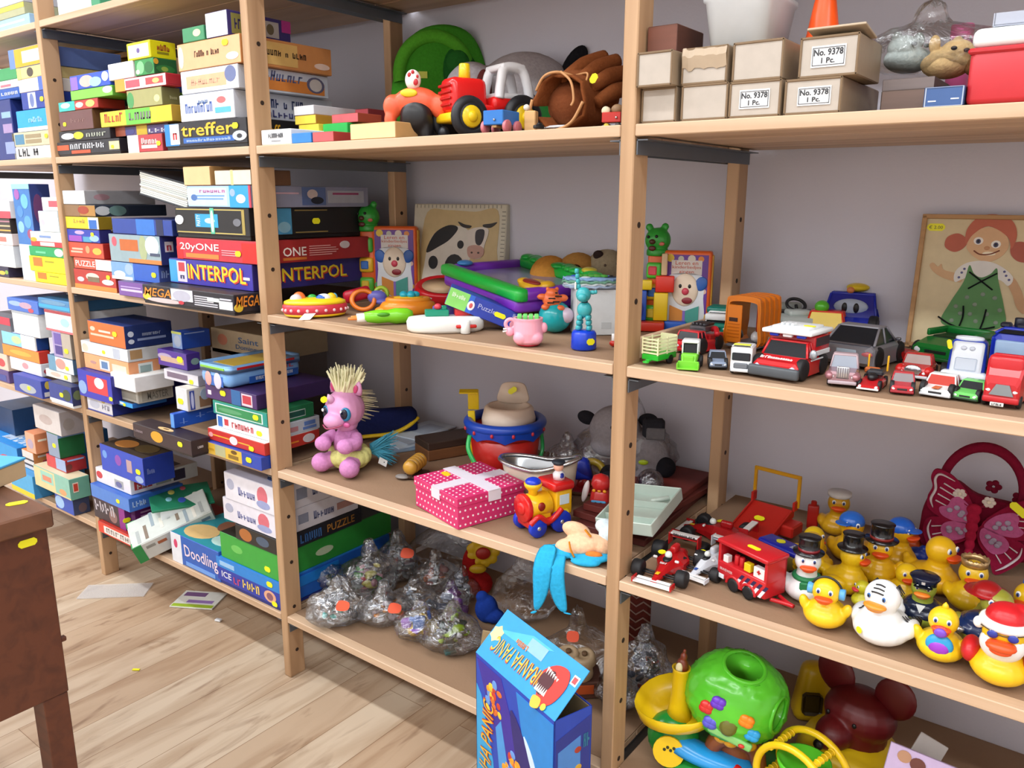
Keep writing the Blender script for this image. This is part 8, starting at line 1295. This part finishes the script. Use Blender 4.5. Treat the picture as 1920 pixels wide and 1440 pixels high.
tbag('clear bag of dark blue and black pieces right behind the upright', 1205, 1330, 84, 110, 80, 44, ('1c2030', '3a4458', '5a6070', '8a2c30', 'c9ced6'), 40, 10, None, True, y=.2)
tbag('clear bag of dark pieces in the shade low behind the upright', 1155, 1350, 70, 70, 70, 45, ('20222c', '3c4050', '8a8f98'), 24, 9, y=.13)
# tall blue game box on the floor with its top flap up
a_, b2, c2 = Vector((.6214, -.0891, .33)), Vector((.8164, -.1569, .33)), Vector((.834, -.092, .33)); ang = math.degrees(math.atan2(b2.y-a_.y, b2.x-a_.x)); w, d, h = (b2-a_).length, .066, .328
R = empty('game_box', 'tall blue fish game box with its top flap up, standing on the floor', 'game box', (0, 0, .001), ang); ex, ey = Vector((math.cos(math.radians(ang)), math.sin(math.radians(ang)), 0)), Vector((-math.sin(math.radians(ang)), math.cos(math.radians(ang)), 0))
R.location = b2-ex*w/2+ey*d/2; R.location.z = .001
b = MB(); bl = K('2747b4'); t = .0016
b.box(bl, (0, -d/2+t/2, h/2), (w, t, h)); b.box(bl, (0, d/2-t/2, h/2), (w, t, h)); b.box(bl, (w/2-t/2, 0, h/2), (t, d, h)); b.box(bl, (-w/2+t/2, 0, h/2), (t, d, h)); b.box(K('a08868'), (0, 0, .1), (w-.004, d-.004, .19)); b.box(K('8a7458'), (0, 0, h*.8), (w-.006, d-.006, .002)); b.build('carton', R); b = MB(); [b.box(K('8f7a5c'), (sx*(w/2-.0026), 0, h*.9), (.0016, d-.004, h*.19)) for sx in (-1, 1)]; [b.box(K('8f7a5c'), (0, sy*(d/2-.0026), h*.9), (w-.004, .0016, h*.19)) for sy in (-1, 1)]; b.build('inner_lining', R)
def pan(name, c, pts, y0=.0004, M=None, sm=0, mat=None): b = MB(); b.prism(mat or K(c), smooth_poly(pts, sm) if sm else pts, -y0, 0, M if M is not None else tr_(0, -d/2, 0)); return b.build(name, R)
hw = w/2
pan('sky_print', '3aa4dc', [(-hw+.002, 0), (-hw+.002, h*.84), (-hw+.016, h*.8), (-hw+.05, h*.5), (-hw+.075, 0)]); pan('ray_print', '3c2c9a', [(-hw+.004, h*.98), (-.03, h*.98), (.03, h*.62), (.07, 0), (.02, 0), (-.02, h*.5), (-.07, h*.8)], .0006); pan('ray_print', '4a96dc', [(-.045, h*.7), (-.03, h*.76), (.03, h*.1), (.02, 0), (-.01, 0)], .0009); pan('ray_print', '2a86d4', [(.01, h*.98), (hw-.002, h*.98), (hw-.002, 0), (.085, 0), (.05, h*.5)], .0006)
pan('fin_print', '2c2470', [(-.005, h*.86), (.03, h*.78), (.055, h*.6), (.062, h*.46), (.045, h*.5), (.02, h*.56)], .0012, sm=4); pan('fin_edge_print', 'cfe4f4', [(.03, h*.79), (.058, h*.6), (.068, h*.44), (.074, h*.5), (.066, h*.64), (.05, h*.74)], .001, sm=4)
random.seed(12)
for nm, cx, cz, n_, sp in (('piranha_print', -.05, h*.84, 18, .018), ('piranha_print', .0, h*.56, 18, .02), ('piranha_print', .004, h*.34, 14, .022), ('piranha_print', -.02, h*.14, 10, .02)):
    b = MB()
    for k in range(n_): b.ell(K(random.choice(['d8702a', 'e8a02c', 'c8402a', 'e8c83a', '6a9ae0'])), (cx+random.uniform(-sp, sp), -d/2-.0008, cz+random.uniform(-sp*1.4, sp*1.4)), (random.uniform(.004, .009), .0008, random.uniform(.004, .009)), ry_(random.uniform(0, 180)))
    b.build(nm, R)
text('PIRANHA PANIC', R, 'c8481e', (-hw+.03, -d/2-.0012, h*.5), .2, .034, ry_(-84)); text('PIRANHA PANIC', R, 'edb42a', (-hw+.0295, -d/2-.0018, h*.5), .196, .03, ry_(-84))
M = tr_(hw, 0, 0) @ rz_(90)
pan('side_print', '27348c', [(-d*.46, .004), (d*.46, .004), (d*.46, h*.96), (-d*.46, h*.9)], .0004, M); pan('side_window_print', '4a86d0', [(-d*.4, h*.5), (d*.2, h*.5), (d*.2, h*.88), (-d*.4, h*.84)], .0007, M)
b = MB(1.0, M)
for k in range(16): b.ell(K(random.choice(['d0702c', 'c8a03a', 'a83a2c', '3a62b8'])), (random.uniform(-.026, .012), -.0009, h*random.uniform(.54, .84)), (.006, .0006, .005))
b.build('side_fish_print', R); text('4+', R, '2a7a9a', (hw+.0008, d*.36, h*.86), .012, .03, rz_(90))
F = tr_(0, -d/2, h) @ rx_(-47); L = .082   # the flap
b = MB(1.0, F); b.box(K('2596d8'), (0, 0, L/2), (w, .0015, L), .0003); b.build('flap', R)
for nm, c, pts, q in (('flap_print', '4ab4e6', [(-hw*.9, L*.6), (-hw*.2, L*.9), (hw*.3, L*.9), (-hw*.3, L*.62)], .0005), ('flap_panel_print', '8ab8dc', [(-hw*.2, L*.62), (hw*.2, L*.62), (hw*.2, L*.86), (-hw*.2, L*.86)], .0007), ('flower_print', 'ece49a', [(-hw*.86+.011*math.cos(k*PI/6)*(1+.3*(k % 2)), L*.52+.011*math.sin(k*PI/6)*(1+.3*(k % 2))) for k in range(12)], .0008)): b = MB(1.0, F @ tr_(0, -.0008, 0)); b.prism(K(c), pts, -q, 0); b.build(nm, R)
text('PIRANHA PANIC', R, 'c8481e', (0, 0, 0), .128, .026, F @ tr_(-.018, -.0016, L*.36) @ ry_(180)); text('PIRANHA PANIC', R, 'f0b82a', (0, 0, 0), .126, .023, F @ tr_(-.018, -.0022, L*.37) @ ry_(180)); text('SLAM!', R, 'e07a2a', (0, 0, 0), .03, .008, F @ tr_(-.03, -.0018, L*.64) @ ry_(180))
b = MB(1.0, F @ tr_(hw*.6, -.0016, L*.42)); b.prism(K('cc3026'), smooth_poly([(-.028, .004), (-.012, .026), (.014, .03), (.026, .01), (.02, -.02), (.0, -.034), (-.012, -.024)], 4), -.0006, 0); b.prism(K('4a1420'), smooth_poly([(-.024, .006), (-.006, .018), (.002, .0), (-.006, -.02), (-.02, -.016)], 4), -.0012, 0)
for k in range(6): b.prism(K('f2f0ea'), [(-.022+k*.005, .018-k*.0012), (-.018+k*.005, .018-k*.001), (-.019+k*.005, .008)], -.0016, 0); b.prism(K('f2f0ea'), [(-.022+k*.004, -.018), (-.018+k*.004, -.019), (-.02+k*.004, -.008)], -.0016, 0)
b.prism(K('e8b83a'), smooth_poly([(-.016, -.026), (.0, -.024), (.004, -.036), (-.01, -.04)], 4), -.0012, 0); b.ell(K('d8d23a'), (.012, -.0014, -.03), (.005, .0006, .005)); b.build('fish_print', R); b = MB(1.0, F @ tr_(hw*.9, -.001, L*.72)); b.box(K('f0e8e8'), (0, 0, 0), (.012, .0006, .014)); b.box(K('d04a50'), (0, -.0004, 0), (.008, .0006, .009)); b.build('maker_badge', R)
# ======== bottom shelf, right bay: play tree
P0 = aty(1368, 1440, .12); R = empty('ball_tower', 'baby ball tower with green dome tree top, yellow funnel and blue slide', 'baby toy', (P0.x+.004, .125, Z1+.001), math.degrees(math.atan2(CP.x-P0.x, .125-CP.y))); u = .0008
gl, yl, bl, gd, br = P('5cc832', .22), P('ecc41a', .22), P('2492d8', .22), P('1f8a36', .25), P('8a4a26', .35)
b = MB(u); b.lathe(gd, [(120, 0), (124, 6), (112, 26), (60, 40), (1e-5, 42)], (-20, 10, 0)); b.build('base', R)
b = MB(u); b.ell(gd, (-118, -6, 50), (52, 44, 52)); b.build('side_hill', R); b = MB(u, tr_(-122, -52, 48) @ rx_(-12)); b.disc(yl, (0, 0, 0), 30, t=5); [b.disc('2a3014', (-8+6*k, -5, 4+5*(k % 2)), 3, t=1) for k in range(4)]; b.build('yellow_lid', R)
b = MB(u); D = tr_(-4, 0, 160) @ ry_(8) @ rx_(-4); vs = []
b.ell(gl, (0, 0, 0), (100, 84, 84), None); b.T = D; b = MB(u, D); n, m_ = 72, 44; vs = []; fs = []
h1, h2 = Vector((.0, -.32, .95)).normalized(), Vector((.9, -.42, .05)).normalized()
for j in range(m_+1):
    th = PI*j/m_
    for i in range(n):
        ph = 2*PI*i/n; v = Vector((math.sin(th)*math.cos(ph), math.sin(th)*math.sin(ph), -math.cos(th))); k = 1+.035*noise.noise(v*8)+.03*noise.noise(v*15)
        for hh in (h1, h2):
            if v.dot(hh) > .88: k = min(k, .89/ max(v.dot(hh), .89)*1.0)
        vs.append((v.x*98*k, v.y*82*k, max(v.z*88*k, -74)))
dr = []
for j in range(m_+1):
    th = PI*j/m_
    for i in range(n): v = Vector((math.sin(th)*math.cos(2*PI*i/n), math.sin(th)*math.sin(2*PI*i/n), -math.cos(th))); dr.append(max(v.dot(h1), v.dot(h2)-.005) > .905)
fs = [q for q in [(j*n+i, j*n+(i+1) % n, (j+1)*n+(i+1) % n, (j+1)*n+i) for j in range(m_) for i in range(n)] if not all(dr[k] for k in q)]
b.add(vs, fs, gl, True); dm = b.build('dome', R)
for hh, r in ((h1, 38), (h2, 34)):
    q = hh.to_track_quat('Z', 'Y').to_matrix().to_4x4(); b = MB(u, D @ tr_(hh.x*83, hh.y*70, hh.z*76) @ q); b.torus(gl, (0, 0, 2), r, 4, n=32); b.lathe(gl, [(r+6, -2), (r, 1), (r-1, -4), (r-4, -44), (1e-5, -50)], n=32); b.build('ball_hole', R)
for x, z, c, nm in ((-34, -6, '6a3ac4', 'purple_button'), (-52, -24, 'd0302c', 'red_button'), (20, -22, 'f0861e', 'orange_button'), (36, -50, '2aa0e0', 'blue_button'), (-40, -52, '5a5ac8', 'small_button')):
    z += 22; b = MB(u, D @ tr_(x, -82*math.sqrt(max(.05, 1-(x/98)**2-(z/88)**2)), z)); [b.ell(P(c, .25), (5*math.cos(k*PI/2+.6), 0, 5*math.sin(k*PI/2+.6)), (10.5, 7, 9)) for k in range(4)]; b.build(nm, R)
b = MB(u, D @ tr_(-8, -74, -24)); b.ell(P('6a6a2c', .1), (0, 0, 0), (17, 10, 20)); b.build('window', R); b = MB(u, D @ tr_(0, -66, -50)); b.box(P('8ad07a', .3), (0, 0, 0), (84, 10, 16), 4, T=ry_(12), seg=2); b.ell('d03a2c', (22, -6, -6), (6, 4, 4)); b.build('sticker_strip', R)
b = MB(u); vs = []; nn = 22
for i in range(nn):
    a = math.radians(60+330*i/(nn-1))
    for r, z in ((2, 92), (44, 84), (70, 96), (80, 122)): vs.append((-116+r*math.cos(a)*1.0, -2+r*math.sin(a)*.86, z+(24 if r > 20 else 10)*max(0, math.sin(a))+8*math.cos(a)))
b.add(vs, [(i*4+k, i*4+k+1, i*4+k+5, i*4+k+4) for i in range(nn-1) for k in range(3)], yl, True); f = b.build('funnel', R); md = f.modifiers.new('Thick', 'SOLIDIFY'); md.thickness = 3*u
b = MB(u); b.lathe(yl, [(26, 88), (20, 120), (17, 150), (17, 196), (19, 200), (15, 200), (15, 186), (1e-5, 184)], (-110, 0, 0)); b.build('funnel_post', R)
b = MB(u); b.ell(P('7a3420', .3), (-109, 0, 204), (12, 11, 18)); b.ell(P('7a3420', .3), (-107, 0, 224), (7, 7, 9)); b.ell(P('7a3420', .3), (-106, 0, 236), (3.5, 3.5, 5)); b.build('squirrel', R, fuse=1.2); b = MB(u); b.ell(P('e6dcb4', .4), (-114, -9, 204), (7, 4, 11)); b.build('squirrel_belly', R)
b = MB(u); vs = []; nn = 20
for i in range(nn):
    t = i/(nn-1); a = math.radians(200+120*t); cx, cy, cz = -48+110*math.cos(a)*(.86), 26+66*math.sin(a), 64-46*t
    for k in range(9): q = PI*k/8; vs.append((cx+28*math.cos(q)*math.cos(a), cy+28*math.cos(q)*math.sin(a), cz+22*math.sin(q)))
b.add(vs, [(i*9+k, i*9+k+1, i*9+k+10, i*9+k+9) for i in range(nn-1) for k in range(8)], bl, True); f = b.build('slide', R); md = f.modifiers.new('Thick', 'SOLIDIFY'); md.thickness = 2.5*u
b = MB(u); [b.tube(br, [(s*52, -28, 0), (s*46, -28, 40), (s*34, -26, 74), (0, -28, 92)], [14, 15, 17, 17], 10) for s in (-1, 1)]; b.cyl(br, (0, 10, 0), (0, 10, 110), 46, 40); b.build('trunk', R, fuse=3); b = MB(u); [b.ell(P('e2a01e', .3), (-26+k*17, -46, 96-6*(k % 2)), (14, 8, 12)) for k in range(4)]; b.build('leaf_trim', R); MB(u).ell(P('c81e1e', .2), (2, -46, 24), (22, 20, 22)).build('red_ball', R)
# yellow wheel toy
P0 = aty(1480, 1440, .1); R = empty('ferris_toy', 'yellow baby wheel toy with green seat and red roller beside the green dome', 'baby toy', (P0.x+.022, .09, Z1+.001), math.degrees(math.atan2(CP.x-P0.x, .1-CP.y))-30); u = .0009
for s in (-1, 1): b = MB(u); b.torus(yl, (0, s*32, 64), 64, 6, rx_(90), n=36); b.build('wheel_ring', R)
for k, a in enumerate((60, 130, 200, 330)):
    b = MB(u); x, z = 62*math.cos(math.radians(a)), 64+62*math.sin(math.radians(a)); b.cyl(yl, (x, -36, z), (x, 36, z), 5); [b.torus(yl, (x, -26+j*10, z), 5, 1.4, rx_(90), n=12, m=6) for j in range(6)]; b.build('crossbar', R)
b = MB(u); b.lathe(P('58c22e', .25), [(1e-5, 0), (24, 5), (40, 24), (42, 34), (39, 34), (24, 12), (1e-5, 8)], (0, 0, 62)); b.build('seat_bowl', R); b = MB(u); b.cyl(P('c8222a', .22), (42, -58, 40), (42, -34, 40), 22); b.ell(P('c8222a', .22), (42, -58, 40), (22, 10, 22)); b.build('red_roller', R); b = MB(u); b.lathe(yl, [(30, 0), (34, 8), (30, 16)], (42, -34, 40), rx_(90)); b.build('roller_collar', R); b = MB(u); b.box(yl, (0, 0, 4), (120, 80, 8), 3); b.build('base', R)
# red mouse
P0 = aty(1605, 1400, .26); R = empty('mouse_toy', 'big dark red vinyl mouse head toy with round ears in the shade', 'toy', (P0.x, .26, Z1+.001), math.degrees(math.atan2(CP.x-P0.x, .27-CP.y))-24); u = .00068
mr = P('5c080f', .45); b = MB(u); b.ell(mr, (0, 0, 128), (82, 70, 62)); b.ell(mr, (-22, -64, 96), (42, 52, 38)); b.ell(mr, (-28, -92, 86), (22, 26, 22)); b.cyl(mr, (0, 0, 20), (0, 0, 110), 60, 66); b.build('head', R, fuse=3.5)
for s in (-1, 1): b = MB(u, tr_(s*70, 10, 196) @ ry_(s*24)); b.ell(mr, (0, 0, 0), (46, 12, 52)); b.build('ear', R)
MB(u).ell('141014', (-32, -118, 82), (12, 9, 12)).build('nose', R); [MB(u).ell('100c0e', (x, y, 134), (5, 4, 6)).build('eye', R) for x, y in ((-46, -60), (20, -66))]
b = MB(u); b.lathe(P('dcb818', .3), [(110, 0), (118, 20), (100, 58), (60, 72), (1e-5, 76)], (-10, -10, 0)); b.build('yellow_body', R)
R = empty('hopper_toy', 'yellow hollow plastic toy between the green dome and the red mouse', 'toy', (aty(1490, 1400, .24).x-.004, .335, Z1+.001), 30); u = .00066; b = MB(u); b.box(P('d2ac16', .3), (0, 0, 78), (104, 80, 156), 22, seg=3, taper=(.6, .7)); b.build('shell', R); b = MB(u); b.box('3a2c10', (-10, -40, 60), (50, 4, 60), 8); b.build('opening', R)
# print cards at the right front
for k, (px, y, lab, c, ww, hh_, tl) in enumerate(((1716, .1, 'pastel picture book with bear faces leaning at the front right', 'c9b4dc', .1, .13, -24), (1712, .16, 'plain grey card sticking up behind the pastel picture book', 'a8a09c', .04, .128, -18), (1840, .12, 'mottled green and blue cloth packet at the lower right corner', '7a8a5a', .09, .075, -20))):
    p = aty(px, 1440, y); R = empty(['picture_book', 'card_sheet', 'cloth_packet'][k], lab, ['picture book', 'card', 'packet'][k], (p.x+[0, -.022, 0][k], y, Z1+.001), 10+k*4); b = MB(1.0, ry_([9, 24, 4][k]) @ rx_(tl)); b.box(K(c), (0, 0, hh_/2), (ww, .004 if k else .008, hh_), .0008); b.build(['cover', 'sheet', 'packet'][k], R)
    if k == 0:
        T = ry_(9) @ rx_(tl); b = MB(1.0, T)
        for x, z, r, c2 in ((-.03, .118, .009, 'b88a6a'), (-.012, .114, .01, '6a3428'), (.03, .1, .016, 'd8d0ea'), (-.03, .084, .009, 'b88a6a'), (-.012, .08, .01, '6a3428'), (.004, .05, .02, 'e8e4ec'), (.03, .06, .024, 'e8783a'), (.03, .052, .016, 'f0e4d8'), (-.03, .05, .022, '8aa0d8'), (-.02, .03, .014, '9ad08a'), (.014, .09, .008, 'd8d0e8'), (.012, .03, .016, 'e8904a')): b.prism(K(c2), [(x+r*math.cos(q*PI/8), z+r*.9*math.sin(q*PI/8)) for q in range(16)], -.0052-.0002*len(b.v)/40, -.003)
        b.ell('1c1a20', (.03, -.006, .05), (.004, .0012, .004)); b.build('bear_print', R)
p = aty(1890, 1440, .2); R = empty('toy_ring', 'orange red ring toy at the lower right corner behind the packet', 'toy', (p.x, .22, Z1+.001)); b = MB(1.0, rx_(-12)); b.torus(P('c8401e', .35), (0, 0, .03), .05, .011, rx_(40)); b.build('ring', R)
# ======== desk at the left border
R = empty('desk', 'brown wooden desk whose corner juts in at the lower left', 'desk', (.42-.45, -.585-.35, 0)); dm_ = pine('desk_veneer', (.6, 6, 6), '5c2f1a', '4a2413', False); dt = pine('desk_top_veneer', (.5, 5, 6), '6a432c', '5a3824', False)
x1, y1, zt = .417, -.592, .68; ox, oy = R.location.x, R.location.y
def lb(b, mat, xa, xb, ya, yb, za, zb, bev=.001): return b.box(mat, ((xa+xb)/2-ox, (ya+yb)/2-oy, (za+zb)/2), (xb-xa, yb-ya, zb-za), bev)
b = MB(); lb(b, dt, x1-1.0, x1, y1-.66, y1, zt-.022, zt, .002); b.build('desk_top', R)
b = MB(); lb(b, dm_, x1-.96, x1-.012, y1-.63, y1-.004, zt-.236, zt-.0225); b.build('drawer_case', R)
for xx in (x1-.013-.032, x1-.96):
    for yy in (y1-.033, y1-.62): b = MB(); lb(b, dm_, xx, xx+.032, yy, yy+.028, .001, zt-.2365); b.build('leg', R)
b = MB(); lb(b, dm_, x1-.02, x1-.0135, y1-.006, y1+.002, zt-.172, zt-.166); b.build('latch', R)
sticker(R, (x1-.0117-ox, y1-.026-oy, zt-.036), .02, .009, rz_(90)); sticker(R, (x1-.048-ox, y1-.018-oy, zt+.0002), .022, .011, rx_(-90) @ ry_(-70))
R = empty('picture_book', 'blue picture board book lying on the brown desk', 'picture book', (.259, -.667, zt+.001), -65); b = MB(); b.box(K('c9b08a'), (0, 0, .011), (.17, .13, .022), .001); b.build('pages', R); b = MB(); b.box(K('4aa6e0'), (0, 0, .0235), (.172, .132, .003), .0006); [b.ell(K(c), (x, y, .0252), (r, r*.8, .0008)) for x, y, r, c in ((.02, .02, .03, 'd89ab0'), (.02, .02, .018, 'e8d8c8'), (-.04, -.02, .02, '2a86c8'), (.05, -.04, .016, 'e0e8b0'))]; b.build('cover', R)
R = empty('glass_jar', 'red filled glass jar at the left border of the desk', 'jar', (x1-.088, y1-.062, zt+.001)); b = MB(); b.lathe(P('b8302c', .3), [(.016, .002), (.017, .04), (1e-5, .042)]); b.build('contents', R); b = MB(); b.lathe(film('clear_film'), [(.019, 0), (.02, .05), (.018, .058)]); b.build('glass', R)
# ======== litter on the floor
R = empty('leaflet', 'folded white leaflet with green and purple print on the floor', 'leaflet', (-.45, .075, .001), 30); b = MB(); b.box(K('e9ece6'), (0, 0, .002), (.115, .085, .003)); b.build('sheet', R); b = MB(); b.box(K('a8c83a'), (-.0, -.034, .0037), (.11, .014, .0006)); b.box(K('9a7ac0'), (.01, -.012, .0037), (.07, .014, .0006)); b.box(K('7a5a8a'), (-.02, .024, .0037), (.06, .02, .0006)); b.build('leaflet_print', R)
R = empty('plastic_sleeve', 'clear plastic sleeve lying flat on the floor by the desk', 'plastic sleeve', (-.672, -.03, .0012), 42); b = MB(); b.box(white_film(), (0, 0, .0012), (.17, .075, .0022)); b.build('sleeve', R)
R = empty('paper_scrap', 'tiny white paper scrap on the floor near the leaflet', 'paper scrap', (-.318, .045, .001), 20); b = MB(); b.box(K('dfe2e6'), (0, 0, .003), (.016, .01, .005), .001); b.build('scrap', R)
R = empty('paper_scrap', 'tiny yellow sticker scrap on the open floor', 'paper scrap', (-.276, -.189, .001), 35); b = MB(); b.box(YEL, (0, 0, .001), (.016, .006, .0016)); b.build('scrap', R)
# ---------------------------------------------------------------- settle: nothing dips into the board it stands on
bpy.context.view_layer.update()
for o in list(COL.objects):
    if o.type != 'EMPTY' or o.parent or o == rack or o.name.startswith(('board_game', 'cloth_doll', 'photo_album', 'comic_box', 'shelving')): continue
    zs = [(c.matrix_world @ v.co).z for c in o.children_recursive if c.type == 'MESH' for v in c.data.vertices]
    if not zs: continue
    lo = min(zs); sup = max([z for z in (0,)+ZS if z < o.location.z+.012])
    if lo < sup+.0006: o.location.z += sup+.0008-lo
